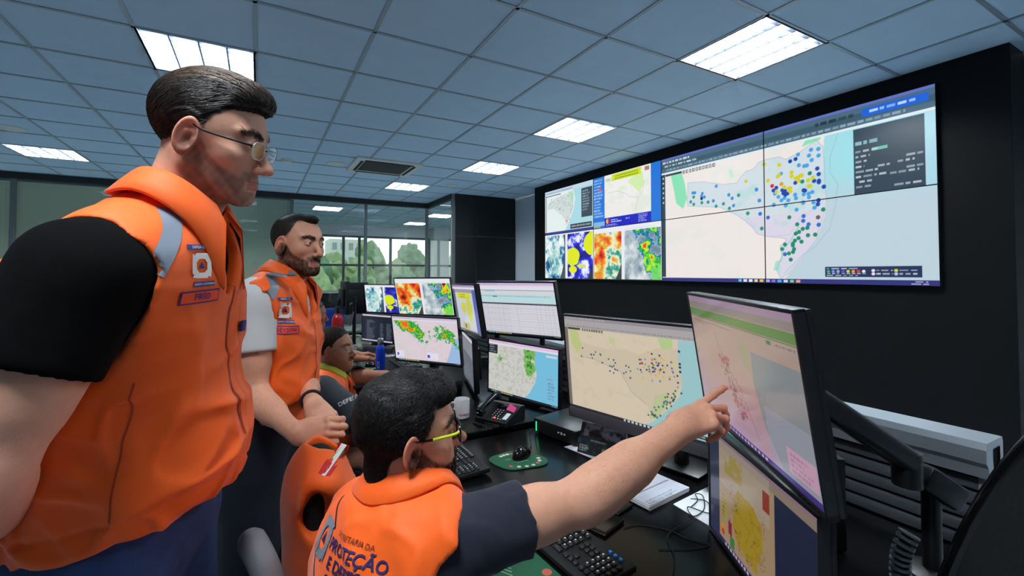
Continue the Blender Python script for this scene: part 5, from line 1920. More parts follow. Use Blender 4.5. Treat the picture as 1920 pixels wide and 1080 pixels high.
def grow(field, lo, hi, base, fine=(), BS=10):
    """skin of a field as vertices and quads; fine = [(centre, radius, step)] boxes of finer grid"""
    L = [axis_lines(lo[i], hi[i], base, [(c[i] - r, c[i] + r, s) for c, r, s in fine]) for i in range(3)]
    n = [((len(a) - 1 + BS - 1) // BS) * BS + 1 for a in L]
    L = [np.concatenate([a, a[-1] + base * np.arange(1, m - len(a) + 1)]) if m > len(a) else a for a, m in zip(L, n)]
    nb = [(m - 1) // BS for m in n]
    Vv = np.full(n, 1.0, np.float32)
    mids = [(a[0:-1:BS] + a[BS::BS]) / 2 for a in L]
    half = [(a[BS::BS] - a[0:-1:BS]) / 2 for a in L]
    cx = np.stack(np.meshgrid(*mids, indexing='ij'), -1).reshape(-1, 3)
    hr = np.sqrt(sum(h ** 2 for h in np.meshgrid(*half, indexing='ij'))).reshape(-1)
    dd = np.stack([p.d(cx) for _, p in field.ops], 0)
    out = None
    for i, (op, p) in enumerate(field.ops):
        v = dd[i]
        if op == '+':
            out = v if out is None else smin(out, v, p.k)
        else:
            out = smax(out, -v if op == '-' else v, p.k)
    act = np.abs(out) < hr * 1.5 + 0.03
    for b in range(len(cx)):
        i, j, k = b // (nb[1] * nb[2]), (b // nb[2]) % nb[1], b % nb[2]
        sl = tuple(slice(q * BS, q * BS + BS + 1) for q in (i, j, k))
        if not act[b]:
            if out[b] < 0:
                Vv[sl] = np.minimum(Vv[sl], -1.0)
            continue
    for b in np.nonzero(act)[0]:
        i, j, k = b // (nb[1] * nb[2]), (b // nb[2]) % nb[1], b % nb[2]
        sl = tuple(slice(q * BS, q * BS + BS + 1) for q in (i, j, k))
        g = np.stack(np.meshgrid(L[0][sl[0]], L[1][sl[1]], L[2][sl[2]], indexing='ij'), -1).reshape(-1, 3)
        rel = []
        for q, (op, p) in enumerate(field.ops):
            if op == '+':
                rel.append(dd[q, b] < max(out[b], 0) + 2.6 * hr[b] + p.k + 0.02)
            elif op == '-':
                rel.append(dd[q, b] < 1.6 * hr[b] + p.k + 0.02)
            else:
                rel.append(True)
        Vv[sl] = field.d(g, rel).reshape(BS + 1, BS + 1, BS + 1)
    S = Vv < 0
    cnt = np.zeros([m - 1 for m in n], np.int8)
    for a in (0, 1):
        for b in (0, 1):
            for c in (0, 1):
                cnt += S[a:n[0] - 1 + a, b:n[1] - 1 + b, c:n[2] - 1 + c]
    ai, aj, ak = np.nonzero((cnt > 0) & (cnt < 8))
    N = len(ai)
    idx = np.full(cnt.shape, -1, np.int32)
    idx[ai, aj, ak] = np.arange(N)
    acc, num = np.zeros((N, 3)), np.zeros(N)
    for ax in range(3):
        o = [q for q in range(3) if q != ax]
        for b in (0, 1):
            for c in (0, 1):
                off0 = [0, 0, 0]
                off0[o[0]], off0[o[1]] = b, c
                off1 = list(off0)
                off1[ax] = 1
                v0 = Vv[ai + off0[0], aj + off0[1], ak + off0[2]]
                v1 = Vv[ai + off1[0], aj + off1[1], ak + off1[2]]
                m = (v0 < 0) != (v1 < 0)
                t = np.where(m, v0 / np.where(m, v0 - v1, 1), 0)
                p = np.zeros((N, 3))
                p[:, ax] = t
                p[:, o[0]], p[:, o[1]] = b, c
                acc += p * m[:, None]
                num += m
    fp = acc / np.maximum(num, 1)[:, None]
    ijk = (ai, aj, ak)
    verts = np.stack([L[q][ijk[q]] + fp[:, q] * (L[q][ijk[q] + 1] - L[q][ijk[q]]) for q in range(3)], -1)
    quads = []
    for ax in range(3):
        a, b = [(1, 2), (2, 0), (0, 1)][ax]
        s0 = [slice(0, m) for m in n]
        s1 = [slice(0, m) for m in n]
        s0[ax] = slice(0, n[ax] - 1)
        s1[ax] = slice(1, n[ax])
        for q in (a, b):
            s0[q] = slice(1, n[q] - 1)
            s1[q] = slice(1, n[q] - 1)
        A, B = S[tuple(s0)], S[tuple(s1)]
        e = np.nonzero(A != B)
        ins = A[e]
        pos = [None] * 3
        pos[ax] = e[ax]
        pos[a] = e[a] + 1
        pos[b] = e[b] + 1

        def cell(da, db):
            p = list(pos)
            p[a] = pos[a] + da
            p[b] = pos[b] + db
            return idx[p[0], p[1], p[2]]
        q = np.stack([cell(-1, -1), cell(0, -1), cell(0, 0), cell(-1, 0)], -1)
        q[~ins] = q[~ins][:, ::-1]
        quads.append(q)
    quads = np.concatenate(quads)
    quads = quads[(quads >= 0).all(1)]
    return verts, quads


def smooth_verts(v, f, it=1, lam=0.5, mask=None):
    e = np.concatenate([f[:, [0, 1]], f[:, [1, 2]], f[:, [2, 3]], f[:, [3, 0]]])
    e = np.concatenate([e, e[:, ::-1]])
    for _ in range(it):
        s = np.zeros_like(v)
        np.add.at(s, e[:, 0], v[e[:, 1]])
        c = np.bincount(e[:, 0], minlength=len(v))[:, None]
        dv = lam * (s / np.maximum(c, 1) - v)
        v = v + (dv if mask is None else dv * mask[:, None])
    return v


def wob(seed, freq, n=7, aniso=None):
    """smooth 3D wobble as a sum of waves"""
    g = np.random.default_rng(seed)
    K = g.normal(size=(n, 3))
    K /= np.linalg.norm(K, axis=1)[:, None]
    K *= freq * g.uniform(0.6, 1.5, n)[:, None]
    if aniso is not None:
        K = K * np.asarray(aniso)
    ph = g.uniform(0, 6.28, n)
    return lambda P: np.sin(P @ K.T + ph).mean(-1) * 1.6


def step(x, a, b):
    t = np.clip((x - a) / (b - a), 0, 1)
    return t * t * (3 - 2 * t)


def strands(roots, dirs, n_seg, seg, field, lift, rad, rnd=0.15, grav=None, taper=True, seed=0, settle=1.0):
    """hairs as thin three-sided tubes that follow a surface; returns vertices, quads and a hair number per vertex"""
    g = np.random.default_rng(seed)
    N = len(roots)
    P = roots.copy()
    path = [P.copy()]
    rv = g.normal(size=(N, 3)) * rnd
    seg = seg * g.uniform(0.7, 1.3, (N, 1)) if np.isscalar(seg) else seg
    for s in range(n_seg):
        D = dirs(P) + rv
        nn = field.grad(P)
        D = D - nn * (D * nn).sum(1)[:, None] * settle
        D /= np.linalg.norm(D, axis=1)[:, None] + 1e-9
        P = P + D * seg
        dist = field.d(P)
        tgt = lift * (0.35 + 0.65 * (s + 1) / n_seg)
        P = P - nn * ((dist - tgt) * settle)[:, None]
        path.append(P.copy())
    path = np.stack(path, 1)
    return tubes(path, rad, taper)


def tubes(path, rad, taper=True):
    N, M, _ = path.shape
    T = np.gradient(path, axis=1)
    T /= np.linalg.norm(T, axis=2)[..., None] + 1e-9
    ref = np.where(np.abs(T[..., 2:3]) < 0.9, np.array([0, 0, 1.0]), np.array([1.0, 0, 0]))
    X = np.cross(T, ref)
    X /= np.linalg.norm(X, axis=2)[..., None] + 1e-9
    Y = np.cross(T, X)
    r = (np.linspace(1, 0.15, M) if taper else np.ones(M)) * (np.asarray(rad).reshape(-1, 1) if not np.isscalar(rad) else rad)
    r = np.broadcast_to(r, (N, M))
    ring = []
    for k in range(3):
        a = 2 * math.pi * k / 3
        ring.append(path + r[..., None] * (math.cos(a) * X + math.sin(a) * Y))
    v = np.stack(ring, 2).reshape(-1, 3)
    b = np.arange(N * M).reshape(N, M) * 3
    f = []
    for k in range(3):
        k2 = (k + 1) % 3
        f.append(np.stack([b[:, :-1] + k, b[:, :-1] + k2, b[:, 1:] + k2, b[:, 1:] + k], -1).reshape(-1, 4))
    return v, np.concatenate(f), np.repeat(np.arange(N), M * 3)


def bvh_of(v, f):
    return BVHTree.FromPolygons([tuple(p) for p in v], [tuple(int(i) for i in q) for q in f])


def drape(v2, f2, bvh, o, ux, uy, n, off=0.0012, reach=0.35):
    """lays a flat shape on cloth: points (a, b) go to o + a ux + b uy and are pushed along -n onto the surface"""
    out = []
    for p in v2:
        w = np.asarray(o) + p[0] * np.asarray(ux) + p[1] * np.asarray(uy)
        h = bvh.ray_cast(Vector(w + np.asarray(n) * reach), Vector(-np.asarray(n)))
        out.append(np.array(h[0]) + np.asarray(n) * off if h[0] is not None else w)
    return np.array(out), f2


def grid2(x0, y0, x1, y1, nx, ny, skew=0.0):
    v = [(x0 + (x1 - x0) * i / nx + skew * (y0 + (y1 - y0) * j / ny), y0 + (y1 - y0) * j / ny) for j in range(ny + 1) for i in range(nx + 1)]
    f = [[j * (nx + 1) + i, j * (nx + 1) + i + 1, (j + 1) * (nx + 1) + i + 1, (j + 1) * (nx + 1) + i] for j in range(ny) for i in range(nx)]
    return v, f


# ---- a head in its own frame: x to the right, y forward, z up, metres, eyes near z = 0
EYE_L = V(0.0315, 0.0765, 0.002)


def head_local(q, o):
    x = np.abs(q[:, 0])
    s = np.stack([x, q[:, 1], q[:, 2]], -1)
    y, z = q[:, 1], q[:, 2]
    jw, fat = o.get('jaw', 1.0), o.get('fat', 0.0)
    d = ell(s, (0, -0.014, 0.032), (0.0755, 0.096, 0.084))
    d = smin(d, ell(s, (0, 0.022, 0.0), (0.063, 0.068, 0.082)), 0.03)
    d = smin(d, ell(s, (0, 0.030, -0.058), (0.050 * jw, 0.052, 0.052)), 0.03)
    d = smin(d, cap(s, (0.052 * jw, -0.004, -0.058), (0.017, 0.068, -0.103), 0.013, 0.014), 0.025)
    d = smin(d, ell(s, (0, 0.074, -0.102), (0.023, 0.018, 0.018)), 0.02)
    d = smin(d, ell(s, (0.043, 0.052, -0.026), (0.021, 0.026, 0.021)), 0.02)
    d = smin(d, ell(s, (0, 0.066, -0.072), (0.031, 0.026, 0.026)), 0.02)
    if fat:
        d = smin(d, ell(s, (0.03, 0.035, -0.062), (0.036, 0.045, 0.04)), 0.03)
        d = smin(d, ell(s, (0, 0.030, -0.112), (0.045, 0.045, 0.03)), 0.03)
    d = smin(d, cap(s, (0.011, 0.0855, 0.021), (0.046, 0.068, 0.022), 0.0085, 0.007), 0.014)
    d = smax(d, -ell(s, (0.032, 0.101, 0.001), (0.020, 0.018, 0.0125)), 0.014)
    nl = o.get('nose', 1.0)
    d = smin(d, cap(s, (0, 0.081, 0.012), (0, 0.083 + 0.025 * nl, -0.035), 0.0075, 0.0095), 0.010)
    d = smin(d, ell(s, (0, 0.085 + 0.027 * nl, -0.040), (0.0105, 0.0105, 0.010)), 0.008)
    d = smin(d, ell(s, (0.0125, 0.099, -0.044), (0.0075, 0.0105, 0.008)), 0.006)
    d = smax(d, -ell(s, (0.0065, 0.104, -0.0525), (0.0036, 0.006, 0.004)), 0.003)
    # lids
    e = s - EYE_L.astype(s.dtype)
    lid = np.sqrt((e ** 2).sum(-1)) - 0.0142
    d = smin(d, lid, 0.004)
    op = o.get('open', 1.0)
    Rr = 0.0218 / 1.0
    hc = Rr - 0.0047 * op
    alm = np.maximum(np.hypot(e[:, 0], e[:, 2] - hc + 0.0008), np.hypot(e[:, 0], e[:, 2] + hc + 0.0008)) - Rr
    d = smax(d, -np.maximum(alm, -e[:, 1]), 0.0012)
    # mouth
    d = smin(d, cap(s, (0, 0.0935, -0.0685), (0.021, 0.083, -0.0735), 0.0052, 0.003), 0.006)
    d = smin(d, cap(s, (0, 0.0920, -0.0795), (0.018, 0.0835, -0.0775), 0.0060, 0.003), 0.006)
    d = smax(d, -cap(s, (0, 0.1005, -0.0738), (0.025, 0.0885, -0.0752), 0.0022, 0.0016), 0.003)
    # ear
    c0, s0 = math.cos(0.42), math.sin(0.42)
    ex, ey, ez = x - 0.0715, y + 0.008, z + 0.010
    cc = ex * c0 + ey * s0
    aa = ey * c0 - ex * s0
    a2 = aa * 0.985 - ez * 0.17
    b2 = ez * 0.985 + aa * 0.17
    E = np.stack([cc, a2, b2], -1)
    near = (np.abs(a2) < 0.05) & (np.abs(b2) < 0.06) & (ex > -0.03)
    if near.any():
        En = E[near]
        c_, a_, b_ = En[:, 0], En[:, 1], En[:, 2]
        de = ell(En, (0.0085, 0, 0), (0.0055, 0.0165, 0.0290))
        rad = np.sqrt((a_ / 0.0165) ** 2 + (b_ / 0.0300) ** 2)
        ring = np.sqrt(((rad - 1) * 0.019) ** 2 + (c_ - 0.0125) ** 2) - 0.0036
        de = smin(de, ring, 0.003)
        de = smax(de, -ell(En, (0.0160, 0.0035, -0.004), (0.0075, 0.0080, 0.0125)), 0.004)
        de = smax(de, -ell(En, (0.0165, 0.000, 0.0165), (0.005, 0.0095, 0.0060)), 0.004)
        de = smin(de, ell(En, (0.0100, 0.0030, -0.0275), (0.0050, 0.0085, 0.0095)), 0.005)
        de = smin(de, ell(En, (0.0105, 0.0135, -0.006), (0.0042, 0.0040, 0.0065)), 0.003)
        d2 = d.copy()
        d2[near] = smin(d[near], de, 0.006)
        d = d2
    return d


class Head:
    def __init__(s, c, R, sc, o):
        s.c, s.R, s.sc, s.o, s.k = np.asarray(c, float), R, sc, o, 0.03

    def loc(s, P):
        return (P - s.c) @ s.R / s.sc

    def wor(s, q):
        return s.c + s.sc * (np.asarray(q, float) @ s.R.T)

    def d(s, P):
        q = s.loc(P)
        out = np.sqrt((q ** 2).sum(-1)) - 0.14
        m = out < 0.05
        if m.any():
            out = out.copy()
            out[m] = head_local(q[m], s.o)
            out[~m] = out[~m] + 0.0
        return out * s.sc


def hand(wrist, fwd, back, side, sc=1.0, curl=((30, 40, 25),) * 4, spread=(6, 1, -4, -10), thumb=None):
    """palm, four fingers and a thumb as blended volumes; side +1 right hand, -1 left; back = direction of the back of the hand"""
    y = nrm(fwd)
    z = nrm(np.asarray(back, float) - y * (np.asarray(back, float) @ y))
    x = np.cross(y, z) * (-1 if side > 0 else 1)
    W = np.asarray(wrist, float)

    def w(p):
        return W + sc * (p[0] * x + p[1] * y + p[2] * z)
    mc = [(0.027, 0.088, 0.002), (0.007, 0.093, 0.004), (-0.013, 0.088, 0.002), (-0.031, 0.079, -0.002)]
    ln = [(0.043, 0.026, 0.021), (0.047, 0.030, 0.022), (0.043, 0.028, 0.021), (0.034, 0.021, 0.019)]
    G = Group()
    nails = []
    for (px, py, pz) in mc:
        G.add(Cap(w((px * 0.62, 0.004, 0)), w((px, py - 0.006, pz - 0.004)), 0.0165 * sc, 0.0120 * sc, 0.012 * sc))
    G.add(Ell(w((0.026, 0.034, -0.010)), (0.016 * sc, 0.030 * sc, 0.015 * sc), np.stack([x, y, z], 1), 0.014 * sc))
    G.add(Ell(w((-0.026, 0.036, -0.008)), (0.012 * sc, 0.032 * sc, 0.014 * sc), np.stack([x, y, z], 1), 0.012 * sc))
    tips = []
    for i in range(4):
        F = Group()
        p = np.array(mc[i])
        ang, sp = 0.0, math.radians(spread[i])
        r = [0.0098, 0.0088, 0.0080, 0.0068]
        r = [q * (0.88 if i == 3 else 1) for q in r]
        for j in range(3):
            ang += math.radians(curl[i][j])
            dr = V(math.sin(sp) * math.cos(ang), math.cos(sp) * math.cos(ang), -math.sin(ang))
            q = p + dr * ln[i][j]
            F.add(Cap(w(p), w(q), r[j] * sc, r[j + 1] * sc, 0.003 * sc))
            F.add(Ell(w(p + V(0, 0, 0.001)), (r[j] * 1.05 * sc,) * 3, None, 0.004 * sc))
            if j == 2:
                nb = V(math.sin(sp) * math.sin(ang), math.cos(sp) * math.sin(ang), math.cos(ang))
                nails.append((w(p + dr * ln[i][j] * 0.85 + nb * r[3] * 0.9), x * nb[0] + y * nb[1] + z * nb[2]))
            p = q
        tips.append(w(p))
        F.k = 0.007 * sc
        G.add(F)
    tp = thumb or ((0.024, 0.018, -0.008), (0.048, 0.050, -0.018), (0.056, 0.080, -0.022), (0.056, 0.106, -0.024))
    T = Group()
    rr = [0.0135, 0.0115, 0.0098, 0.0080]
    for j in range(3):
        T.add(Cap(w(tp[j]), w(tp[j + 1]), rr[j] * sc, rr[j + 1] * sc, 0.005 * sc))
    T.k = 0.012 * sc
    G.add(T)
    G.k = 0.014
    G.tips = tips
    G.nails = nails
    G.center = w((0, 0.07, 0))
    return G
# ------------------------------------------------------------------ people
M_skin = mat('skin', C8(214, 160, 134), 0.48, spec=0.35, attr='Col', bump=0.22, bscale=700, sss=0.12, var=0.05, vscale=60)
M_orange = mat('vest_orange', C8(250, 97, 5), 0.62, bump=0.25, bscale=900, sheen=0.15, var=0.03, vscale=20)
M_oline = mat('vest_lining', C8(190, 50, 8), 0.8)
M_seam = mat('vest_seam', C8(176, 58, 8), 0.7)
M_refl = mat('reflective_grey', C8(132, 142, 156), 0.45, metal=0.2)
M_black = MATS['black_cladding']
M_tblack = mat('shirt_black', C8(5, 5, 6), 0.95, spec=0.1, bump=0.4, bscale=900)
M_twhite = mat('shirt_white', C8(206, 208, 208), 0.85, bump=0.4, bscale=900)
M_tnavy = mat('shirt_navy', C8(26, 28, 44), 0.9, bump=0.4, bscale=900, sheen=0.1)
M_tgrey = mat('shirt_grey', C8(44, 48, 56), 0.9, bump=0.4, bscale=900, sheen=0.1)
M_jean = mat('jeans_blue', C8(40, 68, 116), 0.85, bump=0.6, bscale=700, var=0.25, vscale=30)
M_jeand = mat('jeans_dark', C8(20, 26, 40), 0.85, bump=0.6, bscale=700, var=0.2, vscale=30)
M_shoe = mat('shoe_black', C8(20, 20, 22), 0.5)
M_blue = mat('patch_blue', C8(52, 60, 130), 0.7)
M_pwhite = mat('patch_white', C8(226, 222, 216), 0.7)
M_pname = mat('patch_name', C8(250, 84, 40), 0.7)
M_purple = mat('patch_purple', C8(96, 50, 120), 0.7)
M_red = mat('patch_red', C8(206, 30, 40), 0.7)
M_pgreen = mat('patch_green', C8(90, 170, 60), 0.7)
M_eye = mat('eyeball', (1, 1, 1), 0.12, attr='Col', coat=0.5)
M_navy = mat('print_navy', C8(36, 34, 96), 0.7)
M_line = mat('line_black', C8(26, 12, 8), 0.7)
HAIR = {}


def hair_mat(name, rough=0.45):
    return mat(name, (1, 1, 1), rough, spec=0.4, attr='Col')


class Torso:
    """ribcage, waist and pelvis of one person, in the person's own directions"""

    def __init__(s, pel, che, neck, ang, belly=1.0, width=1.0, sh=0.185, shz=-0.045, shr=(0, 0), sc=1.0):
        s.P, s.C, s.N = (np.asarray(q, float) for q in (pel, che, neck))
        a = math.radians(ang)
        s.fwd = V(math.cos(a), math.sin(a), 0)
        s.rt = V(math.sin(a), -math.cos(a), 0)
        up = nrm(s.N - s.P)
        f2 = nrm(s.fwd - up * (s.fwd @ up))
        s.up, s.f2 = up, f2
        s.R = np.stack([s.rt, f2, up], 1)
        s.belly, s.w, s.sc = belly, width, sc
        s.SR = s.N + s.rt * sh + up * shz + s.fwd * shr[0]
        s.SL = s.N - s.rt * sh + up * shz + s.fwd * shr[1]

    def prims(s, off=0.0, k=0.07):
        w, c = s.w, s.sc
        R, f, u, r = s.R, s.f2, s.up, s.rt
        mid = s.P * 0.5 + s.C * 0.5
        L = []

        def E(p, rad, kk=k):
            L.append(Ell(p, [q * c + off for q in rad], R, kk))
        E(s.P, (0.165 * w, 0.125, 0.14))
        E(mid + f * 0.005, (0.152 * w, 0.118, 0.18))
        if s.belly > 0:
            E(s.P * 0.58 + s.C * 0.42 + f * 0.06 * s.belly, (0.135 * w, 0.085 + 0.03 * s.belly, 0.15))
        E(s.C, (0.165 * w, 0.125, 0.20))
        for sg in (-1, 1):
            E(s.C + f * 0.062 + u * 0.05 + r * 0.072 * sg, (0.08, 0.055, 0.075), 0.05)
            S = s.SR if sg > 0 else s.SL
            L.append(Cap(s.N - u * 0.075, S - u * 0.01, 0.072 * c + off, 0.058 * c + off, k))
            L.append(Cap(s.N - u * 0.030 - f * 0.012, s.N * 0.35 + S * 0.65 + u * 0.004, 0.044 * c + off, 0.044 * c + off, 0.05))
        E(s.C - f * 0.03 + u * 0.09, (0.15 * w, 0.085, 0.12))
        return L


def arm(S, E, W, r=(0.052, 0.042, 0.043, 0.029), fat=1.0):
    S, E, W = (np.asarray(q, float) for q in (S, E, W))
    r = [q * fat for q in r]
    g = Group(0.04)
    m = S * 0.5 + E * 0.5
    g.add(Cap(S, E, r[0], r[1], 0.03), Cap(S * 0.7 + E * 0.3, S * 0.35 + E * 0.65, r[0] * 0.97, r[1] * 1.08, 0.03))
    g.add(Cap(E, W, r[2], r[3], 0.02), Cap(E * 0.85 + W * 0.15, E * 0.55 + W * 0.45, r[2] * 1.02, r[2] * 0.93, 0.03))
    return g


def beard_mask(q, kind):
    x, y, z = np.abs(q[:, 0]), q[:, 1], q[:, 2]
    cheek = np.interp(y, [-0.03, 0.0, 0.012, 0.03, 0.05, 0.066, 0.075, 0.10], [-0.05, 0.0, 0.0, -0.030, -0.046, -0.055, -0.060, -0.060])
    b = step(cheek - z, -0.004, 0.010)
    b *= step(y, -0.030, -0.006) * step(z, -0.142, -0.120)
    must = step(y, 0.072, 0.080) * step(z, -0.071, -0.066) * step(-z, 0.047, 0.055) * (1 - step(x, 0.026, 0.036))
    lips = step(y, 0.080, 0.086) * step(z, -0.0862, -0.083) * (1 - step(z, -0.0675, -0.0645)) * (1 - step(x, 0.020, 0.025))
    mouth = step(y, 0.072, 0.080) * step(z, -0.091, -0.084) * (1 - step(z, -0.068, -0.060)) * (1 - step(x, 0.024, 0.030))
    b = b * (1 - mouth)
    if kind == 'stubble':
        return np.maximum(b, must * 0.9), lips, must
    return np.maximum(b, must), lips, must


class Person:
    def __init__(s, label, loc, group=None):
        s.t = thing('person', label, 'person', loc, 0, group)
        s.inv = Matrix.Translation(Vector(loc)).inverted()

    def part(s, name, v, f, m, smooth=True, col=None, parent=None):
        o = mesh(name, v, f, m, parent or s.t, smooth, col)
        if parent is None:
            o.matrix_parent_inverse = s.inv
        return o

    def mb(s, name, b, m, parent=None, ang=40):
        o = b.build(name, m, parent or s.t, True, ang)
        if parent is None:
            o.matrix_parent_inverse = s.inv
        return o

    # ---------------- body
    def body(s, T, head, neck_r, arms, hands, legs, skin, base=0.009, fh=0.0022, fhand=0.0026, beard=None, bcol=(0.05, 0.04, 0.035), bamt=0.5, lipc=None, handbox=True, farm=None):
        s.T, s.H = T, head
        G = Group()
        for p in T.prims(-0.012):
            G.add(p)
        nk = Cap(head.wor((0, -0.024, -0.045)), T.N - T.up * 0.03 - T.f2 * 0.005, 0.052 * neck_r, 0.058 * neck_r, 0.035)
        G.add(nk)
        hd = T.N + T.f2 * 0.02
        for sg in (-1, 1):
            G.add(Cap(head.wor((sg * 0.055, -0.022, -0.04)), T.N + T.rt * 0.02 * sg * -1 * -1 + T.f2 * 0.045 - T.up * 0.035, 0.012, 0.010, 0.03))
        G.add(Cap(head.wor((0, 0.022, -0.115)), T.N + T.f2 * 0.035 - T.up * 0.01, 0.024, 0.02, 0.03))
        for a in arms:
            a.k = 0.04
            G.add(a)
        for h in hands:
            G.add(h)
        for (h, kn, an) in legs:
            G.add(Cap(h, kn, 0.078, 0.054, 0.05), Cap(kn, an, 0.052, 0.036, 0.03), Cap(an - V(0, 0, 0.04), an + T.fwd * 0.12 - V(0, 0, 0.05), 0.03, 0.022, 0.03))
        head.k = 0.016
        G.add(head)
        pts = [head.c] + [T.P, T.C, T.SR, T.SL] + [h.center for h in hands] + [q for l in legs for q in l] + [q for a in arms for o, c in a.ops for q in (c.a, c.b)]
        lo, hi = np.min(pts, 0) - 0.24, np.max(pts, 0) + 0.24
        fine = [(head.c + head.R @ V(0, 0.02, -0.01) * head.sc, 0.135 * head.sc, fh)] + [(h.center, 0.115, fhand) for h in hands if handbox]
        if farm:
            fine += farm
        v, f = grow(G, lo, hi, base, fine)
        col = np.ones((len(v), 3)) * np.array(skin)
        q = head.loc(v)
        hm = (np.linalg.norm(q, axis=1) < 0.17)
        n1 = wob(3, 60)(v)
        col *= (1 + 0.03 * n1)[:, None]
        # redder ears, nose, cheeks and knuckles; lips; beard shadow
        x, y, z = np.abs(q[:, 0]), q[:, 1], q[:, 2]
        red = hm * np.clip(step(x, 0.072, 0.082) * (np.abs(z) < 0.05) * 0.8 + np.exp(-((x / 0.02) ** 2 + ((y - 0.11) / 0.015) ** 2 + ((z + 0.042) / 0.012) ** 2)) * 0.5 + 0.25 * np.exp(-(((x - 0.045) / 0.02) ** 2 + ((y - 0.07) / 0.03) ** 2 + ((z + 0.035) / 0.02) ** 2)), 0, 1)
        col = col * (1 - red[:, None] * np.array([0.04, 0.32, 0.34]))
        for h in hands:
            for tp in h.tips:
                d = np.linalg.norm(v - tp, axis=1)
                col = col * (1 - (np.exp(-(d / 0.018) ** 2) * 0.22)[:, None] * np.array([0.1, 0.8, 0.8]))
            for (c, n) in h.nails:
                d = np.linalg.norm((v - c) - ((v - c) @ n)[:, None] * n, axis=1)
                k = (d < 0.0052) & (np.abs((v - c) @ n) < 0.006)
                col[k] = col[k] * 0.75 + np.array(C8(236, 190, 176)) * 0.25
        b, lips, must = beard_mask(q, beard)
        lc = np.array(lipc if lipc is not None else C8(176, 96, 88))
        lm = (lips * hm)[:, None] * 0.75
        col = col * (1 - lm) + lc * lm
        if beard:
            nz = 0.80 + 0.22 * wob(5, 420)(v) + 0.12 * wob(6, 160)(v)
            bm_ = np.clip(b * hm * bamt * nz, 0, 0.95)[:, None]
            col = col * (1 - bm_) + np.array(bcol) * bm_
        s.bv, s.bf, s.bcol, s.G = v, f, np.clip(col, 0, 1), G
        s.body_o = s.part('body', v, f, M_skin, True, s.bcol)
        return s

    # ---------------- eyes
    def eyes(s, gaze=(0, 1, 0), iris=(0.06, 0.03, 0.015)):
        for sg in (-1, 1):
            c = EYE_L * V(sg, 1, 1)
            n, m = 22, 28
            g = nrm(np.asarray(gaze, float))
            F = frame(g)
            v, col, f = [], [], []
            for i in range(n + 1):
                th = math.pi * i / n
                for k in range(m):
                    p = 2 * math.pi * k / m
                    d = F @ V(math.sin(th) * math.cos(p), math.cos(th), math.sin(th) * math.sin(p))
                    bul = 0.0006 * math.exp(-(th / 0.4) ** 2)
                    v.append(s.H.wor(c + d * (0.0126 + bul)))
                    col.append((0.012, 0.01, 0.01) if th < 0.20 else (iris if th < 0.46 else ((0.03, 0.02, 0.02) if th < 0.50 else (0.62, 0.58, 0.55))))
            for i in range(n):
                for k in range(m):
                    f.append([i * m + k, i * m + (k + 1) % m, (i + 1) * m + (k + 1) % m, (i + 1) * m + k])
            s.part('eye', np.array(v), np.array(f), M_eye, True, np.array(col))

    # ---------------- hair
    def hair(s, fld, dirs, root_ok, n, seg, n_seg, lift, rad, color, var=0.5, base_step=0.0028, base=True, name='hair', seed=1, highlight=None, rnd=0.15, m=None, disp=0.0012):
        """fld: hair volume in head coordinates"""
        H = s.H
        F = Group()
        F.add(Fn(lambda P: fld(H.loc(P)) * H.sc))
        v, f = grow(F, H.c - 0.2, H.c + 0.2, 0.012, [(H.c, 0.16, base_step)])
        g = np.random.default_rng(seed)
        pick = g.integers(0, len(v), n * 3)
        roots = v[pick] + g.normal(size=(n * 3, 3)) * 0.0008
        ql = H.loc(roots)
        ok = root_ok(ql)
        roots = roots[ok][:n]
        ql = H.loc(roots)

        def D(P):
            return dirs(H.loc(P)) @ H.R.T
        r = g.uniform(0.6, 1.2, (len(roots), 1)) * rad
        sv, sf, hid = strands(roots, D, n_seg, seg, F, lift, r, rnd=rnd, seed=seed)
        cb = np.array(color) * (1 + var * (g.random((len(roots), 1)) - 0.4))
        if highlight is not None:
            cb = highlight(ql, cb, g)
        sc_ = np.clip(cb[hid], 0, 1)
        if base:
            bc = np.ones((len(v), 3)) * np.array(color) * (0.75 + 0.25 * wob(seed + 9, 300, 7)(v))[:, None]
            if highlight is not None:
                bc = highlight(H.loc(v), bc, g)
            V_ = np.concatenate([v, sv])
            F_ = np.concatenate([f, sf + len(v)])
            C_ = np.concatenate([np.clip(bc, 0, 1), sc_])
        else:
            V_, F_, C_ = sv, sf, sc_
        return s.part(name, V_, F_, m or hair_mat('hair_' + name), True, C_)

    def face_hair(s, name, weight, n, dirs, length, rad, color, seed=3, var=0.5, n_seg=3, lift=0.0035, rnd=0.3):
        """short hairs rooted on the skin where weight(q) is high"""
        H = s.H
        q = H.loc(s.bv)
        near = np.nonzero(np.linalg.norm(q, axis=1) < 0.17)[0]
        w = weight(q[near])
        g = np.random.default_rng(seed)
        w = np.clip(w, 0, 1)
        if w.sum() <= 0:
            return None
        idx = near[g.choice(len(near), n, p=w / w.sum())]
        roots = s.bv[idx] + g.normal(size=(n, 3)) * 0.0009

        class HF(Group):
            pass
        F = Group()
        F.add(H)

        def D(P):
            return dirs(H.loc(P)) @ H.R.T
        sv, sf, hid = strands(roots, D, n_seg, length / n_seg, F, lift, g.uniform(0.7, 1.2, (n, 1)) * rad, rnd=rnd, seed=seed, settle=0.9)
        cb = np.array(color) * (1 + var * (g.random((n, 1)) - 0.4))
        return s.part(name, sv, sf, hair_mat('hair_' + name), True, np.clip(cb[hid], 0, 1))

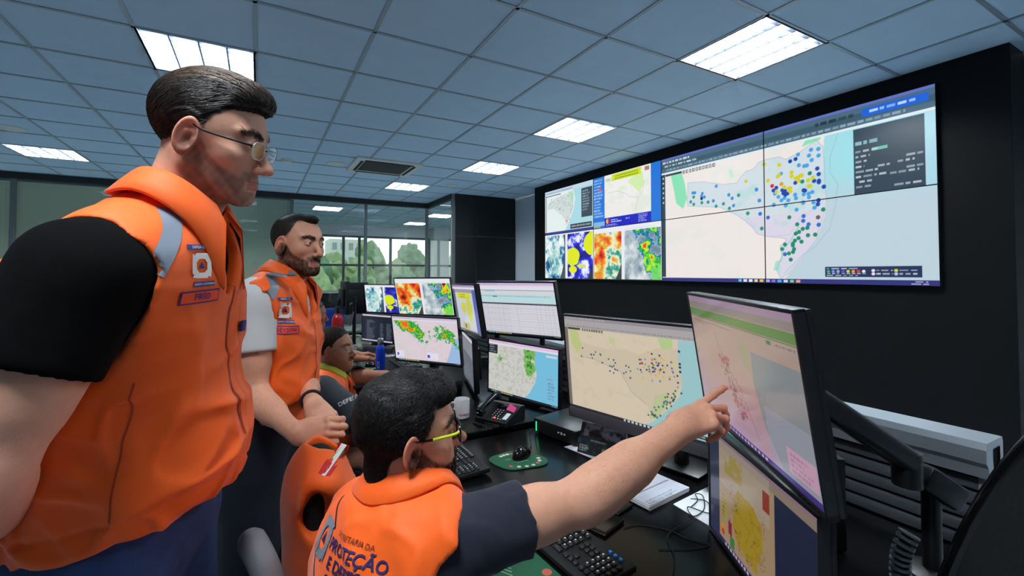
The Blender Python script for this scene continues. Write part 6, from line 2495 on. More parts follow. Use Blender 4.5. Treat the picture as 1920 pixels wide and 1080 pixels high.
    def arm_hair(s, segs, n, color, length=0.012, seed=4):
        """sparse hairs along forearms; segs = [(elbow, wrist)]"""
        g = np.random.default_rng(seed)
        V_, F_, C_, off = [], [], [], 0
        for (E, W) in segs:
            E, W = np.asarray(E, float), np.asarray(W, float)
            ax = W - E
            t = ((s.bv - E) @ ax) / (ax @ ax)
            dist = np.linalg.norm(s.bv - E - t[:, None] * ax, axis=1)
            idx = np.nonzero((t > 0.08) & (t < 1.0) & (dist < 0.07))[0]
            if not len(idx):
                continue
            roots = s.bv[g.choice(idx, n)] + g.normal(size=(n, 3)) * 0.0012
            F = Group()
            for op, q in s.G.ops:
                F.ops.append((op, q))
            d0 = nrm(ax)
            sv, sf, hid = strands(roots, lambda P: np.tile(d0, (len(P), 1)), 3, length / 3, F, 0.0012, 0.00016, rnd=0.35, seed=seed)
            V_.append(sv)
            F_.append(sf + off)
            off += len(sv)
            C_.append(np.tile(np.array(color), (len(sv), 1)))
        return s.part('arm_hair', np.concatenate(V_), np.concatenate(F_), hair_mat('hair_arm'), True, np.concatenate(C_))

    def brows(s, color, thick=0.0035, n=260):
        def wt(q):
            x, y, z = np.abs(q[:, 0]), q[:, 1], q[:, 2]
            zc = np.interp(x, [0.010, 0.030, 0.050], [0.0185, 0.0245, 0.0195])
            return (x > 0.009) * (x < 0.052) * (y > 0.055) * np.exp(-((z - zc) / thick) ** 2)

        def dr(q):
            sg = np.sign(q[:, :1])
            return np.concatenate([sg * 0.9, -0.45 * np.ones_like(sg), 0.30 - 8 * np.maximum(np.abs(q[:, :1]) - 0.03, 0)], 1)
        s.face_hair('eyebrows', wt, n, dr, 0.009, 0.00055, color, seed=8, lift=0.0012)

    # ---------------- clothes
    def vest(s, T, off, hem, hem_n, arm_r, sleeves, folds, step_=0.005, neck_r=0.070, flare=0.0, cuts=(), name='vest', vneck=True, ext=None, m=None, front=0.0):
        G = Group()
        for p in T.prims(off):
            G.add(p)
        if ext:
            for p in ext:
                G.add(p)
        for S, out, rr in arm_r:
            R = frame(out, T.up)
            G.cut(Ell(np.asarray(S) + np.asarray(out) * 0.085 + T.up * rr[3], (rr[0], rr[1], rr[2]), np.stack([R[:, 0], R[:, 1], R[:, 2]], 1), 0.012))
        G.cut(Cap(T.N + T.up * 0.2 + T.f2 * 0.02, T.N - T.up * 0.06, neck_r, neck_r * 0.95, 0.012))
        if vneck:
            G.cut(Ell(T.N + T.f2 * 0.09 - T.up * 0.045, (0.028, 0.07, 0.085), T.R, 0.01))
        G.keep(Half(hem, hem_n, 0.010))
        for c in cuts:
            G.cut(c)
        G.disp = folds
        pts = [T.P, T.C, T.N, T.SR, T.SL]
        v, f = grow(G, np.min(pts, 0) - 0.27, np.max(pts, 0) + 0.27, step_)
        v = smooth_verts(v, f, 1, 0.4)
        s.vv, s.vf = v, f
        s.vest_o = s.part(name, v, f, m or M_orange)
        s.bvh = bvh_of(v, f)
        return s

    def shirt(s, T, sleeves, m, off=0.006, step_=0.006, folds=None, neck_r=0.062, hem=None, name='shirt'):
        G = Group()
        for p in T.prims(off):
            G.add(p)
        for (S, E, L, r0, r1) in sleeves:
            S, E = np.asarray(S, float), np.asarray(E, float)
            d = nrm(E - S)
            H = S + d * L
            sl = Group(0.03)
            sl.add(Cap(S - d * 0.01, H + d * 0.05, r0, r1, 0.02))
            sl.keep(Half(H, -d, 0.006))
            G.add(sl)
        G.cut(Cap(T.N + T.up * 0.2 + T.f2 * 0.03, T.N - T.up * 0.03 + T.f2 * 0.01, neck_r, neck_r * 0.9, 0.008))
        for (S, E, L, r0, r1) in sleeves:
            S, E = np.asarray(S, float), np.asarray(E, float)
            d = nrm(E - S)
            H = S + d * L
            G.cut(Cap(H - d * 0.02, H + d * 0.10, r1 - 0.011, r1 - 0.009, 0.003))
        if hem is not None:
            G.keep(Half(hem, (0, 0, 1), 0.006))
        G.disp = folds
        pts = [T.P, T.C, T.N, T.SR, T.SL] + [np.asarray(q[0]) + nrm(np.asarray(q[1]) - np.asarray(q[0])) * q[2] for q in sleeves]
        v, f = grow(G, np.min(pts, 0) - 0.22, np.max(pts, 0) + 0.22, step_)
        v = smooth_verts(v, f, 1, 0.4)
        s.sv, s.sf = v, f
        return s.part(name, v, f, m)

    def trousers(s, T, legs, m, top, off=0.012, step_=0.008, name='trousers'):
        G = Group()
        for p in T.prims(off - 0.004)[:2]:
            G.add(p)
        for (h, k, a) in legs:
            G.add(Cap(h, k, 0.092 + off, 0.066 + off, 0.05), Cap(k, a + V(0, 0, 0.03), 0.062 + off, 0.050 + off, 0.03))
        G.keep(Half(top, -T.up, 0.005))
        w = wob(21, 38, 7)
        G.disp = lambda P: 0.004 * np.abs(w(P))
        pts = [T.P, np.asarray(top)] + [q for l in legs for q in l]
        v, f = grow(G, np.min(pts, 0) - 0.2, np.max(pts, 0) + 0.2, step_)
        o = s.part(name, v, f, m)
        for (h, k, a) in legs:
            G = Group()
            G.add(Cap(a - V(0, 0, 0.045) - T.fwd * 0.03, a - V(0, 0, 0.052) + T.fwd * 0.15, 0.042, 0.036, 0.03), Cap(a + V(0, 0, 0.02), a - V(0, 0, 0.04), 0.045, 0.045, 0.03))
            G.keep(Half((0, 0, max(0.002, a[2] - 0.088)), (0, 0, 1), 0.006))
            v, f = grow(G, a - V(0.26, 0.26, 0.15), a + V(0.26, 0.26, 0.1), 0.007)
            s.part('shoe', v, f, M_shoe)
        return o

    def collar(s, T, r0=0.066, h=0.034, wide=0.055, gap=28, m=None, point=0.02, lift=0.005):
        """turned-down collar that sits on the vest: stand, fold and leaf around the neck"""
        n = 60
        R = T.R
        o = T.N + T.f2 * 0.012

        def ground(rad, e):
            for k in range(6):
                w = o + R @ (e * (rad + 0.004 * k)) + T.up * 0.16
                hit = s.bvh.ray_cast(Vector(w), Vector(-T.up))
                if hit[0] is not None:
                    return min(0.09, max(-0.12, float((np.array(hit[0]) - o) @ T.up)))
            return -0.05
        es, g0, g1, g2 = [], [], [], []
        for i in range(n + 1):
            a = math.radians(90 + gap + (360 - 2 * gap) * i / n)
            e = V(math.cos(a) * 1.06, math.sin(a), 0)
            front = abs(abs(i / n - 0.5) * 2) ** 6
            es.append((e, front))
            g0.append(ground(r0 + 0.010, e))
            g1.append(ground(r0 + wide * 0.6, e))
            g2.append(ground(r0 + wide + point * front, e))
        ker = np.array([1, 2, 3, 2, 1.0]) / 9
        sm = lambda q: np.convolve(np.pad(q, 2, mode='edge'), ker, mode='valid')
        g0, g1, g2 = sm(g0), sm(g1), sm(g2)
        rows = []
        for i in range(n + 1):
            e, front = es[i]
            top = g0[i] + h * (1 - 0.25 * front)
            P = lambda rad, z: o + R @ (e * rad + V(0, 0, z))
            wd = wide + point * front
            z1 = max(g1[i] + lift + 0.004, g2[i] + lift)
            z2 = g2[i] + lift
            rows.append([P(r0 + 0.004, g0[i] - 0.03), P(r0 - 0.002, top - 0.008), P(r0, top), P(r0 + 0.007, top + 0.003), P(r0 + 0.015, top - 0.006), P(r0 + wd * 0.62, max(z1 + 0.004, top * 0.35 + z1 * 0.65)), P(r0 + wd, z2 + 0.003),
                         P(r0 + wd - 0.002, z2 - 0.002), P(r0 + wd * 0.6, z1 - 0.003), P(r0 + 0.012, top - 0.016), P(r0 + 0.008, g0[i] - 0.03)])
        m_ = len(rows[0])
        v = np.array(rows).reshape(-1, 3)
        f = []
        for i in range(n):
            for k in range(m_):
                k2 = (k + 1) % m_
                f.append([i * m_ + k, i * m_ + k2, (i + 1) * m_ + k2, (i + 1) * m_ + k])
        f.append(list(range(m_)))
        f.append([n * m_ + k for k in range(m_)][::-1])
        w = wob(33, 45, 6)
        v = v + T.up * (0.0025 * w(v))[:, None]
        return s.part('collar', v, f, m or M_orange, True, None, parent=s.vest_o)

    def tape(s, name, pts2, width, m, o, ux, uy, n, off=0.0016):
        """band of constant width laid along a line of points"""
        p = spline([(a, b, 0) for a, b in pts2], 40)[:, :2]
        t = np.gradient(p, axis=0)
        t /= np.linalg.norm(t, axis=1)[:, None] + 1e-9
        nn = np.stack([-t[:, 1], t[:, 0]], 1)
        k = 5
        v2 = np.concatenate([p + nn * width * (j / (k - 1) - 0.5) for j in range(k)])
        L = len(p)
        f2 = [[j * L + i, j * L + i + 1, (j + 1) * L + i + 1, (j + 1) * L + i] for j in range(k - 1) for i in range(L - 1)]
        v, f = drape(v2, f2, s.bvh, o, ux, uy, n, off)
        return s.part(name, v, f, m, True, parent=s.vest_o)

    def patch(s, name, x0, y0, x1, y1, m, o, ux, uy, n, off=0.0018, skew=0.0):
        v2, f2 = grid2(x0, y0, x1, y1, 10, 8, skew)
        v, f = drape(v2, f2, s.bvh, o, ux, uy, n, off)
        return s.part(name, v, f, m, True, parent=s.vest_o)

    def letters(s, name, text, size, cx, cy, m, o, ux, uy, n, off=0.0026, sx=1.0, bold=True):
        v2, f2 = text_mesh(text, size, bold=bold)
        if not len(v2):
            return
        v2 = v2 * V(sx, 1, 1) + V(cx, cy, 0)
        v, f = drape(v2, f2, s.bvh, o, ux, uy, n, off)
        return s.part(name, v, f, m, False, parent=s.vest_o)

    def shape(s, name, polys, m, o, ux, uy, n, off=0.0026):
        v2, f2 = [], []
        for p in polys:
            f2.append(list(range(len(v2), len(v2) + len(p))))
            v2 += p
        v, f = drape(v2, f2, s.bvh, o, ux, uy, n, off)
        return s.part(name, v, f, m, False, parent=s.vest_o)


def emblem(cx, cy, r):
    """square ring of four bent bars around a triangle"""
    bars = []
    for k in range(4):
        a = k * math.pi / 2
        c, sn = math.cos(a), math.sin(a)
        pts = [(-1.0, 0.55), (-0.55, 1.0), (0.45, 1.0), (1.0, 0.9), (0.62, 0.55), (-0.25, 0.55), (-0.55, 0.30)]
        bars.append([(cx + r * (x * c - y * sn), cy + r * (x * sn + y * c)) for x, y in pts])
    tri = [[(cx - 0.30 * r, cy - 0.22 * r), (cx + 0.30 * r, cy - 0.22 * r), (cx, cy + 0.34 * r)]]
    return bars, tri


def chest_badges(p, T, name, o, ux, uy, n, s=1.0, top='DEFESA CIVIL', bot='SANTA CATARINA'):
    p.patch('badge_strip', -0.040 * s, 0.052 * s, 0.036 * s, 0.064 * s, M_blue, o, ux, uy, n)
    p.letters('badge_text', top, 0.0085 * s, -0.002 * s, 0.058 * s, M_pwhite, o, ux, uy, n, 0.003)
    bars, tri = emblem(0, 0.014 * s, 0.030 * s)
    p.shape('emblem', bars, M_pwhite, o, ux, uy, n)
    p.shape('emblem_triangle', tri, M_navy, o, ux, uy, n)
    p.patch('badge_strip', -0.024 * s, -0.036 * s, 0.040 * s, -0.024 * s, M_blue, o, ux, uy, n)
    p.letters('badge_text', bot, 0.0075 * s, 0.008 * s, -0.030 * s, M_pwhite, o, ux, uy, n, 0.003)
    p.patch('name_tape', -0.060 * s, -0.078 * s, 0.062 * s, -0.045 * s, M_purple, o, ux, uy, n, 0.0016)
    p.patch('name_field', -0.056 * s, -0.074 * s, 0.058 * s, -0.049 * s, M_pname, o, ux, uy, n, 0.0024)
    p.letters('name_text', name, 0.022 * s, 0.006 * s, -0.0615 * s, M_purple, o, ux, uy, n, 0.0034)
def head_R(yaw, pitch, roll):
    y, p, r_ = map(math.radians, (yaw, pitch, roll))
    fw = V(math.cos(p) * math.cos(y), math.cos(p) * math.sin(y), math.sin(p))
    F = frame(fw)
    c, s = math.cos(r_), math.sin(r_)
    return np.stack([F[:, 0] * c + F[:, 2] * s, fw, F[:, 2] * c - F[:, 0] * s], 1)


hl_wob = wob(77, 330, 7)


def ridge(n, w=0.2):
    return np.exp(-(n / w) ** 2)


def hair_volume(base, tops, zs, ys, bottom=-0.072, ear=(0.088, -0.006, -0.010), earr=(0.020, 0.021, 0.033), k=0.006, rough=None, recess=None, thin=0.0055):
    """cap of hair cut along a hairline y = f(z) and a nape height"""
    def fld(q):
        s = q.copy()
        s[:, 0] = np.abs(s[:, 0])
        d = ell(s, base[0], base[1])
        for c, r, kk in tops:
            d = smin(d, ell(s, c, r), kk)
        if rough is not None:
            d = d - rough(q)
        yb = np.interp(s[:, 2], zs, ys)
        if recess is not None:
            yb = yb - recess(s)
        yb = yb + 0.0035 * hl_wob(s)
        d = d + thin * (1 - step(yb - s[:, 1], -0.004, 0.020)) + thin * 0.7 * (1 - step(s[:, 2] - bottom, 0.0, 0.022))
        d = smax(d, (s[:, 1] - yb) * 0.8, k)
        d = smax(d, bottom - s[:, 2], 0.01)
        d = smax(d, -ell(s, ear, earr), 0.006)
        return d
    return fld


def std_legs(T, knees, ankles):
    return [(T.P + T.rt * 0.09 * sg - V(0, 0, 0.06), np.asarray(k, float), np.asarray(a, float)) for sg, k, a in zip((1, -1), knees, ankles)]


def glasses_rim(p, H, rim_m, temple_m, lens_m, w=0.025, h=0.019, y=0.101, zc=-0.004, rim_r=0.0008, tr=0.0016, temple_tip=None, square=0.5):
    """spectacles as a part of the person, with lenses and temples as sub-parts"""
    mb = MB()
    lens = MB()
    for sg in (-1, 1):
        ring = []
        for a in np.linspace(0, 2 * math.pi, 36, endpoint=False):
            ca, sa = math.cos(a), math.sin(a)
            e = 2 / (2 + square * 2)
            x = sg * (0.032 + w * abs(ca) ** e * np.sign(ca))
            z = zc + h * abs(sa) ** e * np.sign(sa)
            ring.append(H.wor((x, y - 0.10 * (abs(x) - 0.0) ** 2 * 4, z)))
        mb.tube(ring, rim_r, 6, closed=True)
        c = np.mean(ring, 0)
        n = len(ring)
        back = [q - H.R[:, 1] * 0.0014 for q in ring]
        lens.add(ring + back, [list(range(n)), [n + i for i in range(n)][::-1]] + [[i, n + i, n + (i + 1) % n, (i + 1) % n] for i in range(n)])
    mb.tube([H.wor((-0.008, y, zc + 0.006)), H.wor((0, y + 0.003, zc + 0.009)), H.wor((0.008, y, zc + 0.006))], rim_r * 1.4, 6)
    o = p.mb('glasses', mb, rim_m)
    l = lens.build('lens', lens_m, o, False)
    for sg in (-1, 1):
        pts = [H.wor((sg * 0.056, y - 0.004, zc + h * 0.45)), H.wor((sg * 0.0665, y - 0.020, zc + h * 0.5)), H.wor((sg * 0.0775, 0.02, zc + 0.012)), H.wor((sg * 0.0790, -0.006, 0.016)), H.wor((sg * 0.0775, -0.028, -0.004))]
        if temple_tip is None:
            MB().tube(spline(pts, 24), tr, 8).build('temple', temple_m, o)
        else:
            pl = spline(pts, 24)
            MB().tube(pl[:11], tr, 8).build('temple', temple_tip, o)
            MB().tube(pl[10:], tr * 0.95, 8).build('temple_end', temple_m, o)
    return o


K_OUT = (0.012, 0.010, 0.009)


def creases(seed, fq, an1, an2, a1, a2, a3):
    """sharp folds in two directions plus fine crumpling"""
    w1, w2, w3 = wob(seed, fq, 6, an1), wob(seed + 1, fq * 1.7, 6, an2), wob(seed + 2, fq * 3.2, 7)
    return lambda P: a1 * ridge(w1(P), 0.24) + a2 * ridge(w2(P), 0.22) + a3 * w3(P)


# =========================================================== man with glasses, left foreground
H1 = Head(V(-0.0811, 1.0667, 1.7697), head_R(-21, -13.5, -8), 1.0, dict(jaw=1.06, nose=1.0, open=0.75))
N1 = at(326, 416, 0.890)
T1 = Torso(at(232, 968, 0.92), at(256, 640, 0.905), N1, -20, belly=1.0, width=1.02, sh=0.185, shz=-0.128, shr=(-0.050, -0.04))
T1.SR = at(152, 522, 0.69)
p1 = Person('standing man with rimless glasses in an orange vest over a black T-shirt, left foreground', tuple(T1.P * V(1, 1, 0)))
E1 = at(-50, 885, 0.60)
W1 = at(80, 1075, 0.80)
EL1 = T1.SL + V(-0.10, 0.10, -0.27)
WL1 = T1.P - T1.fwd * 0.19 + T1.rt * -0.02 + V(0, 0, 0.02)
W1 = T1.P - T1.fwd * 0.20 + T1.rt * 0.05 + V(0, 0, 0.0)
armR, armL = arm(T1.SR, E1, W1, fat=1.32), arm(T1.SL, EL1, WL1, fat=1.15)
hR = hand(W1, -T1.rt * 0.8 - T1.fwd * 0.1 - V(0, 0, 0.5), -T1.fwd, 1)
hL = hand(WL1, T1.rt * 0.8 - V(0, 0, 0.6), -T1.fwd, -1)
L1 = std_legs(T1, (T1.P + T1.rt * 0.10 + V(0.02, 0, -0.47), T1.P - T1.rt * 0.10 + V(0.03, 0, -0.47)), ((T1.P + T1.rt * 0.11) * V(1, 1, 0) + V(-0.02, 0, 0.09), (T1.P - T1.rt * 0.11) * V(1, 1, 0) + V(0.0, 0, 0.09)))
p1.body(T1, H1, 1.10, [armR, armL], [hR, hL], L1, C8(220, 164, 138), base=0.010, fh=0.0019, fhand=0.006, beard='stubble', bcol=C8(70, 56, 50), bamt=0.62)
p1.eyes(gaze=(0.05, 1, -0.35))
cr1 = creases(111, 24, (0.7, 0.7, 1.8), (1.2, 1.2, 0.8), 0.0085, 0.0065, 0.0014)
hz1 = 1.035 - T1.P[2] - 0.05
fold1 = [wob(101, 22, 7, (0.8, 0.8, 2.0)), wob(102, 55, 7)]


def folds_a(P, T=T1):
    z = (P - T.P) @ T.up
    k = step(z, 0.50, 0.25) * 0.8 + 0.2
    zip_ = ((P - T.P) @ T.rt)
    fr = (P - T.P) @ T.f2
    zp = np.exp(-((np.abs(zip_ - 0.004) - 0.016) / 0.003) ** 2) * (fr > 0.05) * 0.003
    hem = -0.004 * np.exp(-(((P - T.P) @ nrm(V(0, 0, 1) - T.fwd * 0.16) - 0.085 - hz1) / 0.005) ** 2) + 0.003 * 0
    return k * cr1(P) - zp + hem


p1.vest(T1, 0.031, T1.P * V(1, 1, 0) + V(0, 0, 1.035), V(0, 0, 1) - T1.fwd * 0.16, [(T1.SL, nrm(-T1.rt - T1.fwd * 0.1), (0.092, 0.120, 0.140, -0.072))], 0, folds_a, step_=0.0048, ext=[Ell(T1.SR - T1.fwd * 0.105 - T1.rt * 0.035 - T1.up * 0.045, (0.055, 0.080, 0.068), T1.R, 0.05)], cuts=[Cap(T1.SR, T1.SR + nrm(E1 - T1.SR) * 0.30, 0.090, 0.096, 0.012), Cap(T1.SR, T1.SR + T1.rt * 0.25, 0.088, 0.09, 0.012)])
p1.shirt(T1, [(T1.SR, E1, 0.140, 0.083, 0.082), (T1.SL, EL1, 0.175, 0.072, 0.074)], M_tblack, off=0.010, step_=0.006, folds=lambda P: 0.003 * np.abs(fold1[0](P)), neck_r=0.066, hem=V(0, 0, 1.10))
p1.trousers(T1, L1, M_jean, V(0, 0, 1.15), off=0.030)
p1.collar(T1, r0=0.068, h=0.040, wide=0.046, gap=20, point=0.012)
h1 = hair_volume(((0, -0.014, 0.036), (0.0805, 0.0995, 0.0875)), [((0, 0.015, 0.084), (0.060, 0.076, 0.043), 0.02), ((0.006, 0.060, 0.085), (0.043, 0.030, 0.0245), 0.02)],
                 [-0.08, -0.065, -0.045, -0.030, -0.018, 0.0, 0.02, 0.04, 0.055, 0.066, 0.075, 0.090], [-0.052, -0.044, -0.030, -0.012, 0.020, 0.022, 0.026, 0.036, 0.052, 0.076, 0.110, 0.135], bottom=-0.068, rough=lambda q: 0.0011 * np.sin(q[:, 0] * 700 + 30 * q[:, 1] + 3 * np.sin(q[:, 2] * 90)))


def dirs1(q):
    x, y, z = q[:, 0], q[:, 1], q[:, 2]
    dz = np.where(y > 0.055, 0.7, 0.0) - 1.0 * step(-y, 0.0, 0.09) - 0.55 * step(np.abs(x), 0.045, 0.075)
    return np.stack([-0.15 * np.sign(x) * step(z, 0.06, 0.1) * 0 + 0.05 * np.sin(z * 60), -np.ones_like(x), dz], 1)


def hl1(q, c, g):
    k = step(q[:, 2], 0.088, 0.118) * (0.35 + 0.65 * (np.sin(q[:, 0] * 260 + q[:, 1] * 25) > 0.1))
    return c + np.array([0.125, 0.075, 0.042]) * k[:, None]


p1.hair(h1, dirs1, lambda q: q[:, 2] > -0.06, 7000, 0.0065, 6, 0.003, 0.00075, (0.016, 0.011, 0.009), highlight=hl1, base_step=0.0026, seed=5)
p1.brows((0.02, 0.014, 0.011), 0.0042, 420)
p1.face_hair('stubble', lambda q: beard_mask(q, 'stubble')[0] * (q[:, 1] > -0.02), 1900, lambda q: np.stack([0 * q[:, 0], 0.25 + 0 * q[:, 0], -1 + 0 * q[:, 0]], 1), 0.0026, 0.00020, (0.06, 0.045, 0.037), lift=0.0007)
M_clear = mat('clear_rim', C8(214, 216, 222), 0.15, metal=0.6)
M_temple = mat('temple_dark', C8(14, 14, 17), 0.6, spec=0.2)
glasses_rim(p1, H1, M_clear, M_temple, M_lens, w=0.0235, h=0.0165, zc=-0.006, rim_r=0.0009, tr=0.0019)
# vest details
n1 = nrm(T1.f2 * 0.55 + T1.rt * 0.85)
ux1 = nrm(np.cross(T1.up, n1))
o1 = at(374, 508, 0.82)
chest_badges(p1, T1, 'FRED', o1, nrm(np.cross(T1.up, nrm(T1.f2 * 0.9 + T1.rt * 0.4))), T1.up, nrm(T1.f2 * 0.9 + T1.rt * 0.4), 0.74)
p1.tape('reflective_band', [(0.012, 0.062), (0.010, 0.02), (-0.020, -0.045)], 0.034, M_refl, at(322, 462, 0.74), nrm(np.cross(T1.up, nrm(T1.f2 * 0.7 + T1.rt * 0.7))), T1.up, nrm(T1.f2 * 0.7 + T1.rt * 0.7))
p1.tape('zipper', [(0.0, 0.20), (0.0, 0.0), (0.0, -0.16)], 0.007, M_seam, T1.C, T1.rt, T1.up, T1.f2)
p1.tape('pocket_seam', [(0.0, 0.12), (0.004, 0.0), (0.012, -0.11)], 0.0028, M_seam, at(200, 865, 0.72), T1.f2, T1.up, T1.rt)
# small blue flag pin on the far side of the chest
q = p1.bvh.ray_cast(Vector(T1.C + T1.up * 0.055 - T1.rt * 0.055 + T1.f2 * 0.4), Vector(-T1.f2))
if q[0] is not None:
    c = np.array(q[0]) + T1.f2 * 0.006
    mb = MB().box(c, (0.020, 0.006, 0.024), bev=0.002, rot=T1.R)
    ob = mb.build('flag_pin', M_blue, p1.vest_o)

# =========================================================== bearded man standing behind the chair
H2 = Head(V(0.1366, 1.9560, 1.6138), head_R(-52.0, -1.3, 1.4), 1.0, dict(jaw=0.97, nose=1.08, open=0.95))
N2 = at(530, 534, 1.775)
T2 = Torso(N2 + V(-0.06, 0.03, -0.50), N2 + V(-0.03, 0.015, -0.235), N2, -28, belly=0.55, width=0.97, sh=0.175, shz=-0.05)
p2 = Person('bearded man standing in an orange vest over a white T-shirt, hands on a draped chair', tuple(T2.P * V(1, 1, 0)))
E2, W2 = at(478, 742, 1.56), at(554, 812, 1.44)
EL2, WL2 = at(572, 712, 1.86), at(586, 756, 1.60)
aR, aL = arm(T2.SR, E2, W2, fat=0.98), arm(T2.SL, EL2, WL2, fat=0.95)
hR2 = hand(W2 + nrm(_r) * 0.006, _r * 0.98 + _f * 0.1 + _u * 0.08, _u * 0.45 - _f * 0.9, 1, 1.08, curl=((40, 82, 50), (42, 80, 45), (40, 78, 45), (36, 76, 40)), spread=(4, 0, -4, -8),
            thumb=((0.024, 0.018, -0.012), (0.040, 0.048, -0.032), (0.040, 0.078, -0.040), (0.034, 0.104, -0.044)))
hL2 = hand(WL2, _r * 0.75 - _u * 0.65 - _f * 0.15, _r * 0.55 + _u * 0.6 - _f * 0.5, -1, 1.0, curl=((20, 45, 30), (25, 45, 30), (28, 45, 30), (30, 45, 30)))
L2 = std_legs(T2, (T2.P + T2.rt * 0.10 + V(0.01, 0, -0.45), T2.P - T2.rt * 0.10 + V(0.01, 0, -0.45)), ((T2.P + T2.rt * 0.12) * V(1, 1, 0) + V(-0.02, 0.02, 0.09), (T2.P - T2.rt * 0.12) * V(1, 1, 0) + V(0.0, 0.02, 0.09)))
p2.body(T2, H2, 0.98, [aR, aL], [hR2, hL2], L2, C8(212, 154, 126), base=0.010, fh=0.0024, fhand=0.0026, beard='beard', bcol=C8(44, 34, 28), bamt=0.75)
p2.eyes(gaze=(-0.35, 1, 0.02))
cr2 = creases(211, 26, (1, 1, 0.7), (1, 1, 1.6), 0.006, 0.004, 0.0012)
fold2 = [wob(201, 30, 7, (1, 1, 0.7)), wob(202, 60, 7)]


def folds_b(P, T=T2):
    z = (P - T.P) @ T.up
    rr, fr = (P - T.P) @ T.rt, (P - T.P) @ T.f2
    w = 1 - np.abs(fold2[0](P))
    zp = np.exp(-((np.abs(rr + 0.004) - 0.020) / 0.003) ** 2) * (fr > 0.05) * 0.003
    return cr2(P) - zp + 0.003 * step(z, -0.03, -0.045)


p2.vest(T2, 0.024, T2.P - T2.up * 0.10, T2.up, [(T2.SR, T2.rt, (0.085, 0.118, 0.130, -0.06)), (T2.SL, -T2.rt, (0.085, 0.118, 0.130, -0.06))], 0, folds_b, step_=0.0052)
p2.shirt(T2, [(T2.SR, E2, 0.175, 0.070, 0.066), (T2.SL, EL2, 0.175, 0.070, 0.066)], M_twhite, off=0.008, step_=0.006, folds=lambda P: 0.004 * np.abs(fold2[0](P)), neck_r=0.058)
p2.trousers(T2, L2, M_jeand, T2.P + T2.up * 0.08, off=0.030)
p2.arm_hair([(E2, W2), (EL2, WL2)], 420, (0.05, 0.03, 0.02))
p2.collar(T2, r0=0.062, h=0.036, wide=0.050, gap=22, point=0.022)
h2 = hair_volume(((0, -0.017, 0.034), (0.0790, 0.099, 0.0865)), [((0, 0.045, 0.086), (0.030, 0.045, 0.026), 0.012)],
                 [-0.08, -0.065, -0.045, -0.030, -0.018, 0.0, 0.02, 0.045, 0.065, 0.080, 0.095, 0.11], [-0.055, -0.046, -0.032, -0.014, 0.018, 0.022, 0.032, 0.044, 0.050, 0.068, 0.098, 0.12], bottom=-0.066, thin=0.0042,
                 recess=lambda s: 0.034 * np.exp(-((s[:, 0] - 0.040) / 0.015) ** 2) * step(s[:, 2], 0.050, 0.075))
dirs2 = lambda q: np.stack([0.25 * np.sign(q[:, 0]), np.where(q[:, 2] > 0.09, 0.9, -0.5), -0.9 * step(np.abs(q[:, 0]), 0.03, 0.07) - 0.3], 1)


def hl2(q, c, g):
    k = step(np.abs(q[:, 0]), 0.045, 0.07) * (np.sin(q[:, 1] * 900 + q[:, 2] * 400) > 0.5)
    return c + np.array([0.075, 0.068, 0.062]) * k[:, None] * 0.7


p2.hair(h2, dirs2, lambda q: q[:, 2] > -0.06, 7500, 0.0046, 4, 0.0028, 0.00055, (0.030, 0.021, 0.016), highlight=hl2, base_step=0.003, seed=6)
p2.brows((0.018, 0.013, 0.010), 0.0042, 380)
p2.face_hair('beard', lambda q: beard_mask(q, 'beard')[0] * (q[:, 1] > -0.015) * (0.45 + 0.55 * step(q[:, 1], 0.02, 0.07)), 4200, lambda q: np.stack([0 * q[:, 0], 0.30 + 0 * q[:, 0], -1 + 0 * q[:, 0]], 1), 0.0075, 0.00042, (0.030, 0.020, 0.014), lift=0.0028)
nF = nrm(T2.f2 * 0.85 + T2.rt * 0.45)
uxF = nrm(np.cross(T2.up, nF))
o2 = at(548, 592, 1.6)
chest_badges(p2, T2, 'DEYSON', o2, uxF, T2.up, nF, 0.92)
p2.tape('reflective_band', [(-0.02, 0.155), (-0.05, 0.085), (-0.098, 0.03)], 0.034, M_refl, o2, uxF, T2.up, nF)
nG = nrm(T2.f2 * 0.85 - T2.rt * 0.35)
uxG = nrm(np.cross(T2.up, nG))
oG = T2.C - T2.rt * 0.080 + T2.f2 * 0.09 + T2.up * 0.05
p2.tape('reflective_band', [(-0.01, 0.125), (0.03, 0.085), (0.065, 0.04)], 0.034, M_refl, oG, uxG, T2.up, nG)
p2.patch('flag_red', -0.028, 0.040, 0.030, 0.058, M_red, oG, uxG, T2.up, nG)
p2.patch('flag_white', -0.028, 0.002, 0.030, 0.040, M_pwhite, oG, uxG, T2.up, nG)
p2.patch('flag_red', -0.028, -0.018, 0.030, 0.002, M_red, oG, uxG, T2.up, nG)
p2.shape('flag_green', [[(-0.020, 0.021), (0.001, 0.038), (0.022, 0.021), (0.001, 0.004)]], M_pgreen, oG, uxG, T2.up, nG)
p2.tape('zipper', [(0.0, 0.19), (0.0, 0.0), (0.0, -0.30)], 0.006, M_seam, T2.C, T2.rt, T2.up, T2.f2)
# wristwatch on the far wrist
mb = MB()
dw = nrm(WL2 - EL2)
Fw = frame(dw)
cw = WL2 - dw * 0.035
mb.tube([cw + 0.033 * (math.cos(a) * Fw[:, 0] + math.sin(a) * Fw[:, 2]) for a in np.linspace(0, 2 * math.pi, 24, endpoint=False)], 0.006, 8, closed=True)
p2.mb('wristwatch', mb, M_rub)

